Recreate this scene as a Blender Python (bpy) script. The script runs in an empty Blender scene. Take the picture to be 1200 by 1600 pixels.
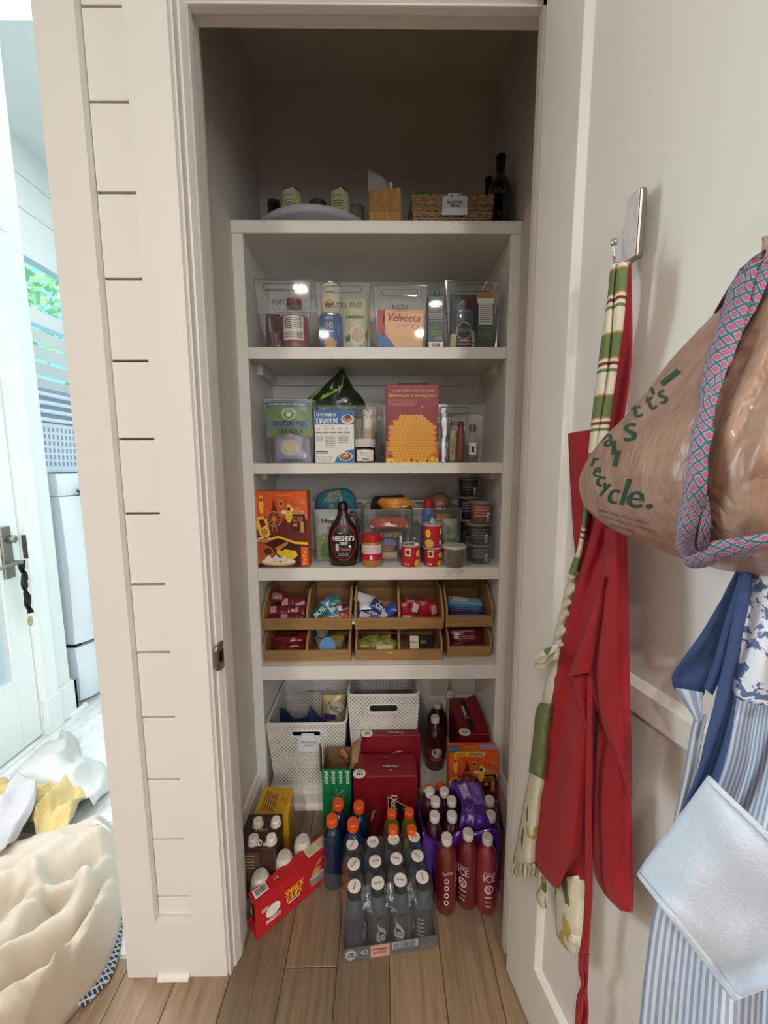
import bpy, bmesh, math, random
from mathutils import Vector as V, Matrix, noise
from mathutils.bvhtree import BVHTree
SC = bpy.context.scene
COL = SC.collection
rnd = random.Random(11)

# ---------------------------------------------------------------- camera
F, HC = 601.0, 1.185
_p, _w, _r = math.radians(7.03), math.radians(0.57), math.radians(0.176)
fw = V((math.sin(_w)*math.cos(_p), math.cos(_w)*math.cos(_p), -math.sin(_p)))
rt = V((math.cos(_w), -math.sin(_w), 0))
up = rt.cross(fw)
rt, up = math.cos(_r)*rt-math.sin(_r)*up, math.sin(_r)*rt+math.cos(_r)*up
CP = V((0, 0, HC))
cam = bpy.data.objects.new('camera', bpy.data.cameras.new('camera'))
COL.objects.link(cam)
cam.data.sensor_fit = 'VERTICAL'
cam.data.sensor_height = 36
cam.data.lens = 36*F/1600
cam.data.clip_start = .02
_m = Matrix((rt, up, -fw)).transposed().to_4x4()
_m.translation = CP
cam.matrix_world = _m
SC.camera = cam

# ---------------------------------------------------------------- world, daylight, exposure
vs = SC.view_settings
vs.view_transform = 'Standard'; vs.look = 'None'; vs.gamma = 1; vs.use_curve_mapping = False
vs.exposure = -0.32
wd = bpy.data.worlds.new('world'); SC.world = wd; wd.use_nodes = True
wd.node_tree.nodes['Background'].inputs[0].default_value = (.30, .75, 1.0, 1)
wd.node_tree.nodes['Background'].inputs[1].default_value = 1.7
def area(name, loc, target, size, power, col, size_y=None, shape=None):
    L = bpy.data.lights.new(name, 'AREA'); L.energy = power; L.color = col; L.size = size
    if size_y: L.shape = 'RECTANGLE'; L.size_y = size_y
    if shape: L.shape = shape
    o = bpy.data.objects.new(name, L); COL.objects.link(o); o.location = loc
    o.rotation_euler = (V(target)-V(loc)).to_track_quat('-Z', 'Y').to_euler()
    return o
# daylight through the kitchen window behind the camera, and through the glazed laundry door
area('kitchen_window_daylight', (1.25, -3.2, 1.6), (-.1, 1.0, .9), 1.5, 48, (.90, .96, 1.0), 1.3)
area('laundry_fill_lamp', (-1.0, 2.3, 3.05), (-1.25, 1.7, .3), 1.0, 28, (.88, .97, 1.0), 1.0)  # added lamp under the ceiling, out of view, to brighten the laundry
area('laundry_door_daylight', (-1.44, 1.05, 1.2), (-.2, .70, .95), .6, 40, (.86, .97, 1.0), 1.5)
sun = bpy.data.objects.new('sun', bpy.data.lights.new('sun', 'SUN')); COL.objects.link(sun); sun.data.energy = 7; sun.data.angle = .02; sun.data.color = (1, .97, .9)
sun.rotation_euler = V((-1, .35, -1.1)).to_track_quat('-Z', 'Y').to_euler()
SC.cycles.max_bounces = 10
SC.cycles.diffuse_bounces = 5
SC.cycles.transparent_max_bounces = 40
SC.cycles.caustics_reflective = False
SC.cycles.caustics_refractive = False

# ---------------------------------------------------------------- pixel -> point on a plane of the place
def ray(px, py): return fw+(px-600)/F*rt-(py-800)/F*up
def onY(px, py, y): d = ray(px, py); return CP+d*(y/d.y)
def onX(px, py, x): d = ray(px, py); return CP+d*(x/d.x)
def onZ(px, py, z): d = ray(px, py); return CP+d*((z-HC)/d.z)
DA = math.radians(12)
DO = V((.291, .764, 0)); DN = V((math.cos(DA), math.sin(DA), 0)); DD = V((math.sin(DA), -math.cos(DA), 0))
def onD(px, py, off=0.):      # on a plane parallel to the open door, off metres in front of it
    d = ray(px, py); return CP+d*((DO-DN*off-CP).dot(DN)/d.dot(DN))
def dpt(s, z, off=0.): return DO+DD*s-DN*off+V((0, 0, z))

# ---------------------------------------------------------------- materials
MC = {}
def lin(h):
    if not isinstance(h, str): return tuple(h)[:3]+(1,)
    r = [int(h[i:i+2], 16)/255 for i in (0, 2, 4)]
    return tuple(c/12.92 if c <= .04045 else ((c+.055)/1.055)**2.4 for c in r)+(1,)
class NT:
    def __init__(s, name):
        s.m = bpy.data.materials.new(name); s.m.use_nodes = True; s.t = s.m.node_tree
        s.b = s.t.nodes['Principled BSDF']; s.out = s.t.nodes['Material Output']
    def n(s, ty, **kw):
        x = s.t.nodes.new(ty)
        for k, v in kw.items():
            if k.startswith('i_'):
                q = k[2:]; x.inputs[int(q) if q.isdigit() else q.replace('_', ' ')].default_value = v
            else: setattr(x, k, v)
        return x
    def l(s, a, b): s.t.links.new(a, b)
    def math(s, op, a, b=None):
        x = s.n('ShaderNodeMath', operation=op)
        for i, q in enumerate((a, b)):
            if q is None: continue
            if isinstance(q, (int, float)): x.inputs[i].default_value = q
            else: s.l(q, x.inputs[i])
        return x.outputs[0]
    def mix(s, f, a, b):
        x = s.n('ShaderNodeMix', data_type='RGBA')
        for i, q in ((0, f), (6, a), (7, b)):
            if isinstance(q, (int, float)): x.inputs[i].default_value = q
            elif isinstance(q, (tuple, str)): x.inputs[i].default_value = lin(q)
            else: s.l(q, x.inputs[i])
        return x.outputs[2]
    def coord(s, scale=(1, 1, 1), kind='Object', rot=(0, 0, 0)):
        c = s.n('ShaderNodeTexCoord'); m = s.n('ShaderNodeMapping')
        m.inputs['Scale'].default_value = scale; m.inputs['Rotation'].default_value = rot
        s.l(c.outputs[kind], m.inputs[0]); return m.outputs[0]
    def noise(s, vec, scale=10, detail=3, rough=.5, dist=0):
        x = s.n('ShaderNodeTexNoise'); x.inputs['Scale'].default_value = scale
        x.inputs['Detail'].default_value = detail; x.inputs['Roughness'].default_value = rough
        x.inputs['Distortion'].default_value = dist; s.l(vec, x.inputs['Vector']); return x.outputs['Fac']
    def ramp(s, f, stops, interp='LINEAR'):
        x = s.n('ShaderNodeValToRGB'); x.color_ramp.interpolation = interp; e = x.color_ramp.elements
        while len(e) < len(stops): e.new(.5)
        for k, (p, c) in enumerate(stops): e[k].position = p; e[k].color = lin(c)
        s.l(f, x.inputs[0]); return x.outputs[0]
    def bump(s, h, strength=.3, dist=.002):
        x = s.n('ShaderNodeBump'); x.inputs['Strength'].default_value = strength
        x.inputs['Distance'].default_value = dist; s.l(h, x.inputs['Height']); s.l(x.outputs[0], s.b.inputs['Normal'])
    def base(s, c):
        if isinstance(c, (tuple, str)): s.b.inputs['Base Color'].default_value = lin(c)
        else: s.l(c, s.b.inputs['Base Color'])
def M(name, col=None, rough=.5, metal=0, var=0., scale=20, bump=0., coat=0., trans=0., sheen=0., ior=1.45, bscale=None, stretch=(1, 1, 1), spec=.5):
    if name in MC: return MC[name]
    t = NT(name); b = t.b; b.inputs['Roughness'].default_value = rough; b.inputs['Metallic'].default_value = metal
    b.inputs['Coat Weight'].default_value = coat; b.inputs['Transmission Weight'].default_value = trans
    b.inputs['Sheen Weight'].default_value = sheen; b.inputs['IOR'].default_value = ior
    b.inputs['Specular IOR Level'].default_value = spec
    c = lin(col)
    if var or bump: vec = t.coord(stretch)
    if var:
        f = t.noise(vec, scale, 4)
        t.base(t.mix(f, tuple(max(0, x*(1-var)) for x in c[:3])+(1,), tuple(min(1, x*(1+var)) for x in c[:3])+(1,)))
    else: t.base(tuple(c))
    if bump: t.bump(t.noise(vec, bscale or scale, 4), bump, .004)
    MC[name] = t.m; return t.m
def clear(name, tint, refl=.12, rough=.04, dens=.12, bump=0., bscale=60):
    """thin clear plastic: mostly see-through, a little haze of its own colour, and a gloss"""
    if name in MC: return MC[name]
    t = NT(name); t.t.nodes.remove(t.b)
    tr = t.n('ShaderNodeBsdfTransparent'); tr.inputs[0].default_value = (1, 1, 1, 1)
    df = t.n('ShaderNodeBsdfDiffuse'); df.inputs[0].default_value = lin(tint)
    gl = t.n('ShaderNodeBsdfGlossy'); gl.inputs['Roughness'].default_value = rough; gl.inputs['Color'].default_value = (1, 1, 1, 1)
    fr = t.n('ShaderNodeLayerWeight'); fr.inputs[0].default_value = .5; fz = t.math('ADD', t.math('MULTIPLY', t.math('POWER', fr.outputs['Facing'], 4.), .9), .045)
    m1 = t.n('ShaderNodeMixShader'); m1.inputs[0].default_value = dens; t.l(tr.outputs[0], m1.inputs[1]); t.l(df.outputs[0], m1.inputs[2])
    m2 = t.n('ShaderNodeMixShader'); t.l(t.math('MULTIPLY', fz, refl*8), m2.inputs[0]); t.l(m1.outputs[0], m2.inputs[1]); t.l(gl.outputs[0], m2.inputs[2])
    t.l(m2.outputs[0], t.out.inputs[0])
    if bump:
        b = t.n('ShaderNodeBump'); b.inputs['Strength'].default_value = bump; b.inputs['Distance'].default_value = .006
        t.l(t.noise(t.coord(), bscale, 3, .5, .6), b.inputs['Height'])
        for x in (gl, df, fr): t.l(b.outputs[0], x.inputs['Normal'])
    MC[name] = t.m; return t.m

# ---------------------------------------------------------------- mesh helpers
class MB:
    def __init__(s): s.v = []; s.f = []; s.uv = {}
    def add(s, vs, fs):
        n = len(s.v); s.v += [tuple(x) for x in vs]; s.f += [tuple(i+n for i in f) for f in fs]; return s
    def hexa(s, p):        # eight corners: bottom ring then top ring
        return s.add(p, [(3, 2, 1, 0), (4, 5, 6, 7), (0, 1, 5, 4), (1, 2, 6, 5), (2, 3, 7, 6), (3, 0, 4, 7)])
    def box(s, x0, x1, y0, y1, z0, z1):
        return s.hexa([(x0, y0, z0), (x1, y0, z0), (x1, y1, z0), (x0, y1, z0), (x0, y0, z1), (x1, y0, z1), (x1, y1, z1), (x0, y1, z1)])
    def prism(s, poly, fn, a, b):   # polygon swept from a to b; fn(u, v, t) -> point
        n = len(poly); A = [fn(u, v, a) for u, v in poly]; B = [fn(u, v, b) for u, v in poly]
        return s.add(A+B, [tuple(range(n))[::-1], tuple(range(n, 2*n))]+[(i, (i+1) % n, n+(i+1) % n, n+i) for i in range(n)])
    def lathe(s, prof, c=(0, 0, 0), n=24, sx=1, sy=1, caps=True):
        vs = []; fs = []
        for r, z in prof:
            for k in range(n):
                a = 2*math.pi*k/n; vs.append((c[0]+sx*r*math.cos(a), c[1]+sy*r*math.sin(a), c[2]+z))
        m = len(prof)
        for i in range(m-1):
            for k in range(n): fs.append((i*n+k, i*n+(k+1) % n, (i+1)*n+(k+1) % n, (i+1)*n+k))
        if caps: fs.append(tuple(range(n))[::-1]); fs.append(tuple(range((m-1)*n, m*n)))
        return s.add(vs, fs)
    def tube(s, path, r, n=8, closed=False):
        path = [V(p) for p in path]; m = len(path); vs = []; fs = []; prev = None
        for i, p in enumerate(path):
            a = path[(i-1) % m] if (closed or i > 0) else p; b = path[(i+1) % m] if (closed or i < m-1) else p
            d = (b-a).normalized() if (b-a).length > 1e-9 else V((0, 0, 1))
            if prev is None: prev = d.orthogonal().normalized()
            q = (prev-d*prev.dot(d)); q = q.normalized() if q.length > 1e-6 else d.orthogonal().normalized(); prev = q; w = d.cross(q)
            rr = r[i] if isinstance(r, (list, tuple)) else r
            for k in range(n):
                t = 2*math.pi*k/n; vs.append(p+(q*math.cos(t)+w*math.sin(t))*rr)
        for i in range(m if closed else m-1):
            j = (i+1) % m
            for k in range(n): fs.append((i*n+k, i*n+(k+1) % n, j*n+(k+1) % n, j*n+k))
        if not closed: fs.append(tuple(range(n))[::-1]); fs.append(tuple(range((m-1)*n, m*n)))
        return s.add(vs, fs)
    def grid(s, fn, nu, nv, uv=None, wrap=False):   # fn(a, b) for a, b in 0..1
        n0 = len(s.v)
        for j in range(nv+1):
            for i in range(nu+(0 if wrap else 1)):
                a, b = i/nu, j/nv; s.v.append(tuple(fn(a, b)))
                if uv: s.uv[len(s.v)-1] = uv(a, b)
        w = nu if wrap else nu+1
        for j in range(nv):
            for i in range(nu):
                k = (i+1) % w if wrap else i+1
                s.f.append((n0+j*w+i, n0+j*w+k, n0+(j+1)*w+k, n0+(j+1)*w+i))
        return s
    def mesh(s, name, smooth=False, sharp=None):
        me = bpy.data.meshes.new(name); me.from_pydata(s.v, [], s.f)
        if s.uv:
            l = me.uv_layers.new(name='UVMap')
            for lp in me.loops: l.data[lp.index].uv = s.uv.get(lp.vertex_index, (0, 0))
        bm = bmesh.new(); bm.from_mesh(me)
        if not s.uv: bmesh.ops.recalc_face_normals(bm, faces=bm.faces)
        bm.to_mesh(me); bm.free()
        if smooth:
            me.polygons.foreach_set('use_smooth', [True]*len(me.polygons))
            me.set_sharp_from_angle(angle=math.radians(sharp or 40))
        me.update(); return me
def ob(name, mb, mat, parent=None, smooth=False, bevel=0, solid=0, label=None, kind=None, sub=0, sharp=None, seg=2):
    me = mb.mesh(name, smooth, sharp) if isinstance(mb, MB) else mb
    if mat and not me.materials: me.materials.append(mat)
    o = bpy.data.objects.new(name, me); COL.objects.link(o)
    if parent is not None:
        o.parent = parent; loc = V((0, 0, 0)); q = parent
        if q.parent is None and q.type == 'EMPTY': loc = V(q.location)
        o.matrix_parent_inverse = Matrix.Translation(-loc)
    if bevel:
        m = o.modifiers.new('bevel', 'BEVEL'); m.width = bevel; m.segments = seg; m.limit_method = 'ANGLE'; m.angle_limit = .6
    if solid:
        m = o.modifiers.new('solid', 'SOLIDIFY'); m.thickness = solid; m.offset = 0
    if sub:
        m = o.modifiers.new('sub', 'SUBSURF'); m.levels = m.render_levels = sub
    if label: o['label'] = label
    if kind: o['kind'] = kind
    return o
def thing(name, label, cat, loc=(0, 0, 0), group=None):
    o = bpy.data.objects.new(name, None); COL.objects.link(o); o.location = loc; o.empty_display_size = .02
    o['label'] = label; o['category'] = cat
    if group: o['group'] = group
    return o
def tag(o, label, cat, group=None):
    o['label'] = label; o['category'] = cat
    if group: o['group'] = group
    return o
def struct(name, mb, mat, parent=None, **k):
    o = ob(name, mb, mat, parent, **k)
    if parent is None: o['kind'] = 'structure'
    return o
def dup(root, loc, rz=0., label=None, group=None, rot=None, scale=None):
    r = root.copy(); COL.objects.link(r); r.location = loc; r.rotation_euler = rot or (0, 0, rz)
    if scale: r.scale = (scale,)*3 if isinstance(scale, (int, float)) else scale
    if label: r['label'] = label
    if group: r['group'] = group
    for ch in list(root.children):
        c = ch.copy(); COL.objects.link(c); c.parent = r
        for g in list(ch.children):
            d = g.copy(); COL.objects.link(d); d.parent = c
    return r
def poly_at(pts, t):      # polyline by fraction of its point index
    n = len(pts)-1; x = min(max(t, 0), 1)*n; i = min(int(x), n-1); f = x-i
    return tuple(a+(b-a)*f for a, b in zip(pts[i], pts[i+1]))
def spline(pts, t):       # smooth curve through points
    n = len(pts)-1; x = min(max(t, 0), 1)*n; i = min(int(x), n-1); f = x-i
    g = lambda k: pts[min(max(k, 0), n)]
    return tuple(.5*((2*b)+(c-a)*f+(2*a-5*b+4*c-d)*f*f+(3*b-a-3*c+d)*f**3) for a, b, c, d in zip(g(i-1), g(i), g(i+1), g(i+2)))

# ---------------------------------------------------------------- flat print laid on a surface
TX = {}
def textmesh(s):
    if s in TX: return TX[s]
    c = bpy.data.curves.new('t', 'FONT'); c.body = s; c.resolution_u = 2; c.align_x = 'LEFT'
    o = bpy.data.objects.new('t', c); COL.objects.link(o)
    dg = bpy.context.evaluated_depsgraph_get(); me = bpy.data.meshes.new_from_object(o.evaluated_get(dg))
    vs = [(v.co.x, v.co.y) for v in me.vertices]; fs = [tuple(p.vertices) for p in me.polygons]
    bpy.data.objects.remove(o); bpy.data.curves.remove(c); bpy.data.meshes.remove(me)
    TX[s] = (vs, fs); return TX[s]
class Print:
    """collects shapes in (u, v) and lays them on a surface: mapf(u, v, lift) -> point"""
    def __init__(s, mapf): s.m = mapf; s.c = {}
    def _mb(s, mat): return s.c.setdefault(mat.name, (MB(), mat))[0]
    def poly(s, pts, mat, lv=1):
        s._mb(mat).add([s.m(u, v, .0004*lv) for u, v in pts], [tuple(range(len(pts)))]); return s
    def rect(s, u0, v0, u1, v1, mat, lv=1, nx=1, ny=1):
        s._mb(mat).grid(lambda a, b: s.m(u0+(u1-u0)*a, v0+(v1-v0)*b, .0004*lv), nx, ny); return s
    def disc(s, u, v, ru, mat, lv=1, rv=None, n=20, r0=0., a0=0., a1=2*math.pi):
        rv = rv or ru
        s._mb(mat).grid(lambda a, b: s.m(u+(r0+(1-r0)*b)*ru*math.cos(a0+(a1-a0)*a), v+(r0+(1-r0)*b)*rv*math.sin(a0+(a1-a0)*a), .0004*lv), n, 2); return s
    def text(s, t, u, v, h, mat, lv=2, w=None, al='c', rot=0., ital=0., bold=0.):
        vs, fs = textmesh(t)
        if not vs: return s
        x0 = min(p[0] for p in vs); x1 = max(p[0] for p in vs); y0 = min(p[1] for p in vs); y1 = max(p[1] for p in vs)
        ky = h/(y1-y0); kx = w/(x1-x0) if w else ky
        ax = {'l': x0, 'c': (x0+x1)/2, 'r': x1}[al]; ca, sa = math.cos(rot), math.sin(rot)
        for dx in ((0,) if not bold else (-bold, bold)):
            P = []
            for x, y in vs:
                a = (x-ax)*kx+ital*(y-y0)*ky+dx; b = (y-(y0+y1)/2)*ky
                P.append(s.m(u+a*ca-b*sa, v+a*sa+b*ca, .0004*lv))
            s._mb(mat).add(P, fs)
        return s
    def lines(s, u0, u1, v0, v1, n, mat, lv=2, fill=.45, seed=1):
        g = random.Random(seed)
        for k in range(n):
            v = v1+(v0-v1)*(k+.5)/n; hh = abs(v1-v0)/n*fill/2; u = u0; span = u1-u0
            while abs(u-u0) < abs(span)*.97:
                w = span*g.uniform(.06, .2)
                e = u+w if abs(u+w-u0) < abs(span) else u1
                s.rect(u, v-hh, e, v+hh, mat, lv); u = e+span*.03
        return s
    def bars(s, u0, u1, v0, v1, mat, lv=3, seed=3, n=16):
        g = random.Random(seed); st = (u1-u0)/n
        for k in range(n): s.rect(u0+st*k, v0, u0+st*(k+g.uniform(.25, .75)), v1, mat, lv)
        return s
    def build(s, parent, name='print'):
        return [ob(name, mb, mat, parent) for mb, mat in s.c.values()]
def planar(o, U, Vv):
    o = V(o); U = V(U); Vv = V(Vv); N = U.normalized().cross(Vv.normalized())
    return lambda u, v, l: o+U*u+Vv*v+N*l
def cyl(c, r, z0=0., a0=-math.pi/2):   # u in metres around, v in metres up; u = 0 faces -y
    c = V(c)
    def f(u, v, l):
        rr = r(v) if callable(r) else r
        a = a0+u/max(rr, 1e-4); return c+V((math.cos(a)*(rr+l), math.sin(a)*(rr+l), z0+v))
    return f
def shot(bvh, f):      # f(u, v) -> pixel; the point of the mesh seen there, lifted off the surface
    def g(u, v, l):
        px, py = f(u, v); d = ray(px, py).normalized(); h = bvh.ray_cast(CP, d)
        if h[0] is None:
            h = bvh.find_nearest(CP+d*.6); return h[0]-d*l
        n = h[1] if h[1].dot(d) < 0 else -h[1]
        return h[0]+n*l
    return g
def bvh_of(mb): return BVHTree.FromPolygons([V(v) for v in mb.v], mb.f)

# ================================================================ THE SETTING
PAINT = M('white_paint', 'e1dfd9', .42, var=.015, scale=3)
PAINTW = M('white_wall_paint', 'd8d4ce', .7, var=.02, scale=2, bump=.03, bscale=300)
PAINTL = M('laundry_white_paint', 'e6eae8', .6, var=.01, scale=2)
GAP = M('dark_joint', '6a6157', .9)
def wood_floor():
    t = NT('oak_plank_floor'); t.b.inputs['Roughness'].default_value = .5
    oi = t.n('ShaderNodeObjectInfo'); c = t.n('ShaderNodeTexCoord'); ad = t.n('ShaderNodeVectorMath', operation='ADD')
    sc = t.n('ShaderNodeVectorMath', operation='SCALE'); sc.inputs[0].default_value = (7, 13, 3); t.l(oi.outputs['Random'], sc.inputs['Scale'])
    t.l(c.outputs['Object'], ad.inputs[0]); t.l(sc.outputs[0], ad.inputs[1])
    mp = t.n('ShaderNodeMapping'); mp.inputs['Scale'].default_value = (55, 3.2, 8); t.l(ad.outputs[0], mp.inputs[0])
    g = t.noise(mp.outputs[0], 1.6, 6, .62, .5)
    mp2 = t.n('ShaderNodeMapping'); mp2.inputs['Scale'].default_value = (9, 1.4, 2); t.l(ad.outputs[0], mp2.inputs[0])
    g2 = t.noise(mp2.outputs[0], 1.2, 3)
    c1 = t.ramp(g, [(.25, '75604b'), (.55, '9f876f'), (.8, 'b19b82')])
    c2 = t.mix(t.math('MULTIPLY', g2, .55), c1, '82705d')
    k = t.ramp(oi.outputs['Random'], [(0, (.62, .60, .56)), (.5, (.86, .84, .80)), (1, (1.04, .98, .90))])
    mx = t.n('ShaderNodeMix', data_type='RGBA', blend_type='MULTIPLY'); mx.inputs[0].default_value = 1; t.l(c2, mx.inputs[6]); t.l(k, mx.inputs[7])
    t.base(mx.outputs[2]); t.bump(g, .25, .0015); return t.m
OAK = wood_floor()
def marble():
    t = NT('white_marble_tile'); t.b.inputs['Roughness'].default_value = .25
    v = t.coord((6, 2.2, 2), rot=(0, 0, .5)); n = t.noise(v, 2.2, 7, .62, 1.6)
    t.base(t.ramp(n, [(.40, 'e6e9e7'), (.52, 'dadddd'), (.56, 'c9cecd'), (.60, 'dde0df'), (.8, 'e9ebe9')])); return t.m
MARB = marble()

fl = struct('floor', MB().box(-2.7, 1.7, -4.6, .80, -.03, -.004).box(-.59, 1.7, .80, 1.6, -.03, -.004), M('floor_underlay', '4b3b2d', .8))
def add_planks():
    g = random.Random(4)
    for k in range(-10, 16):
        x0 = -.3555+.1243*k; ymax = 1.2 if x0 > -.48 and x0 < .43 else .80
        y = -1.0-g.uniform(0, .8)
        while y < ymax-.02:
            L = g.uniform(.75, 1.5); y1 = min(y+L, ymax)
            if ymax-y1 < .15: y1 = ymax
            o = ob('plank', MB().box(-.0615, .0615, y, y1-.0015, -.004, .0-g.uniform(0, .0006)), OAK, fl, bevel=.0012, seg=1)
            o.location.x = x0+.062; y = y1
add_planks()
flt = struct('floor_laundry', MB().box(-2.4, -.59, .80, 3.3, -.03, -.003), M('grout', 'b9bcb9', .9))
for i in range(4):
    for j in range(5):
        x0 = -2.35+i*.44; y0 = .80+(j-1)*.53+.36
        a, b = max(y0, .805), min(y0+.53, 3.3)
        if b-a > .05: ob('tile', MB().box(x0+.001, x0+.438, a+.001, b-.001, -.003, 0), MARB, flt, bevel=.001, seg=1)

# --- the panelled column between laundry doorway and pantry
cw = MB()
RX0, RX1, RZ0, RZ1, RD = -.519, -.438, .145, 2.30, .022
cw.box(-.592, RX0, .763, .90, 0, 2.75).box(RX1, -.362, .763, .90, 0, 2.75).box(RX0, RX1, .763, .90, 0, RZ0).box(RX0, RX1, .763, .90, RZ1, 2.75).box(RX0, RX1, .763+RD+.006, .90, RZ0, RZ1)
col = struct('wall_column', cw, PAINT)
zs = [RZ0]+[.195+.1488*k for k in range(15)]
zs = [z for z in zs if z < RZ1-.02]+[RZ1]
struct('board_backing', MB().box(RX0, RX1, .763+RD+.002, .763+RD+.006, RZ0, RZ1), GAP, col)
for a, b in zip(zs[:-1], zs[1:]):
    ob('board', MB().box(RX0+.001, RX1-.001, .763+RD-.006, .763+RD+.003, a+.0022, b-.0022), PAINT, col, bevel=.0015)
# stepped casing and jamb on the pantry side
JX = -.345
cs = MB(); zt = 2.75
pl = [(-.362, .770), (-.3560, .7638), (-.3535, .7655), (-.3525, .781), (-.3490, .7815), (-.3470, .787), (-.3440, .796), (-.3420, .800), (-.3415, .815), (JX, .8155), (JX, .85), (-.40, .85), (-.40, .77)]
cs.prism(pl, lambda u, v, t: V((u, v, t)), 0, zt)
jb = struct('trim_1', cs, PAINT)
sp = MB(); a = .779
pts = [(.775, a-.030), (.800, a-.030), (.800, a+.030), (.775, a+.030)]
sp.prism([(.7665, a-.018), (.771, a-.027), (.780, a-.030), (.7955, a-.030), (.7955, a+.030), (.780, a+.030), (.771, a+.027), (.7665, a+.018)], lambda u, v, t: V((t+.004*max(0, (.785-u)/.02)*-1, u, v)), -.346, -.3405)
spo = ob('strike_plate', sp, M('brushed_nickel', '9b948a', .35, 1.0), jb, bevel=.0008)
ob('latch_hole', MB().box(-.3409, -.3402, .779, .790, a-.012, a+.012), M('black_hole', '14110f', .9), spo)
# head of the opening
hd = MB(); HZ = 2.017
hd.box(-.3615, .3995, .764, .85, HZ, 2.75).box(JX, .31, .797, .815, HZ-.012, HZ)
struct('trim_2', hd, PAINT, bevel=.002)
struct('trim_3', MB().box(.31, .3995, .764, .85, 0, HZ-.0005).box(.298, .31, .797, .815, 0, HZ), PAINT)
struct('wall_front', MB().box(.40, 1.7, .763, .87, 0, 2.75), PAINTW)
struct('wall_right', MB().box(1.6, 1.7, -4.6, .763, 0, 2.75), PAINTW)
struct('wall_back', MB().box(-2.7, 1.7, -4.7, -4.6, 0, 2.75), PAINTW)
struct('wall_hall', MB().box(-2.8, -2.7, -4.6, .8, 0, 2.75).box(-2.8, -1.58, .763, .80, 0, 2.75), PAINTW)
struct('ceiling', MB().box(-2.8, 1.7, -4.7, .763, 2.75, 2.85), PAINTW)
struct('trim_4', MB().box(-1.55, -.592, .763, .90, 2.076, 2.75).box(-1.55, -.592, .80, .84, 2.064, 2.076), PAINTL, bevel=.003)
# pantry shell
struct('wall_pantry_left', MB().box(-.52, -.425, .85, 1.6, 0, 2.6), PAINTW)
struct('wall_pantry_right', MB().box(.415, .51, .85, 1.6, 0, 2.6), PAINTW)
struct('wall_pantry_back', MB().box(-.5, .5, 1.505, 1.6, 0, 2.6), PAINTW)
struct('ceiling_pantry', MB().box(-.5, .5, .85, 1.6, 2.5, 2.6), PAINTW)
struct('wall_pantry_front', MB().box(-.5, -.40, .83, .85, 0, 2.6).box(.32, .5, .83, .85, 0, 2.6).box(-.5, .5, .83, .85, HZ+.02, 2.6), PAINTW)
bp = [(0, 0), (.014, 0), (.014, .112), (.009, .124), (.006, .135), (0, .14)]
struct('baseboard_left', MB().prism(bp, lambda u, v, t: V((-.425+u, t, v)), .85, 1.2), PAINT)
struct('baseboard_right', MB().prism(bp, lambda u, v, t: V((.415-u, t, v)), .85, 1.2), PAINT)

# --- built-in shelving
SH = [(1.845, 1.880), (1.500, 1.533), (1.157, 1.190), (.817, .857), (.477, .525)]
sf = thing('shelving_unit', 'white built-in pantry shelving with five shelves and a face frame', 'shelving', (0, 1.2, 0))
YF, YB = 1.2, 1.497
ob('left_stile', MB().box(-.4245, -.392, YF, YF+.02, 0, 1.845), PAINT, sf, bevel=.001)
ob('right_stile', MB().box(.382, .4145, YF, YF+.02, 0, 1.845), PAINT, sf, bevel=.001)
ob('left_side', MB().box(-.4248, -.400, YF+.02, YB, 0, 1.845), PAINT, sf)
ob('right_side', MB().box(.390, .4148, YF+.02, YB, 0, 1.845), PAINT, sf)
ob('back_panel', MB().box(-.400, .390, YB-.004, 1.504, 0, 1.845), PAINT, sf)
for i, (a, b) in enumerate(SH):
    if i == 0: ob('shelf', MB().box(-.4248, .4148, YF-.004, 1.504, a, b), PAINT, sf, bevel=.002)
    else:
        ob('shelf', MB().box(-.3999, .3899, YF+.016, YB-.004, a+.012, b), PAINT, sf)
        ob('shelf_lip', MB().box(-.3915, .3815, YF-.001, YF+.016, a, b), PAINT, sf, bevel=.0015)
    z = a+(.012 if i else 0)
    for q in ((-.3999, -.382, YF+.11, YB-.022), (.372, .3899, YF+.11, YB-.022), (-.3999, .3899, YB-.022, YB-.004)) if i in (1, 2, 3) else ():
        ob('cleat', MB().box(q[0], q[1], q[2], q[3], z-.034, z), PAINT, sf, bevel=.001)
ob('bottom_board', MB().box(-.3915, .3815, YF, YB-.004, .049, .067), PAINT, sf, bevel=.003)
ob('kick_board', MB().box(-.3915, .3815, YF+.006, YF+.02, 0, .049), PAINT, sf)
ob('shoe_moulding', MB().prism([(0, 0), (-.012, 0), (-.011, .008), (-.007, .015), (0, .019)], lambda u, v, t: V((t, YF+.006+u, v)), -.3915, .3815), PAINT, sf, smooth=True)

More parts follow.
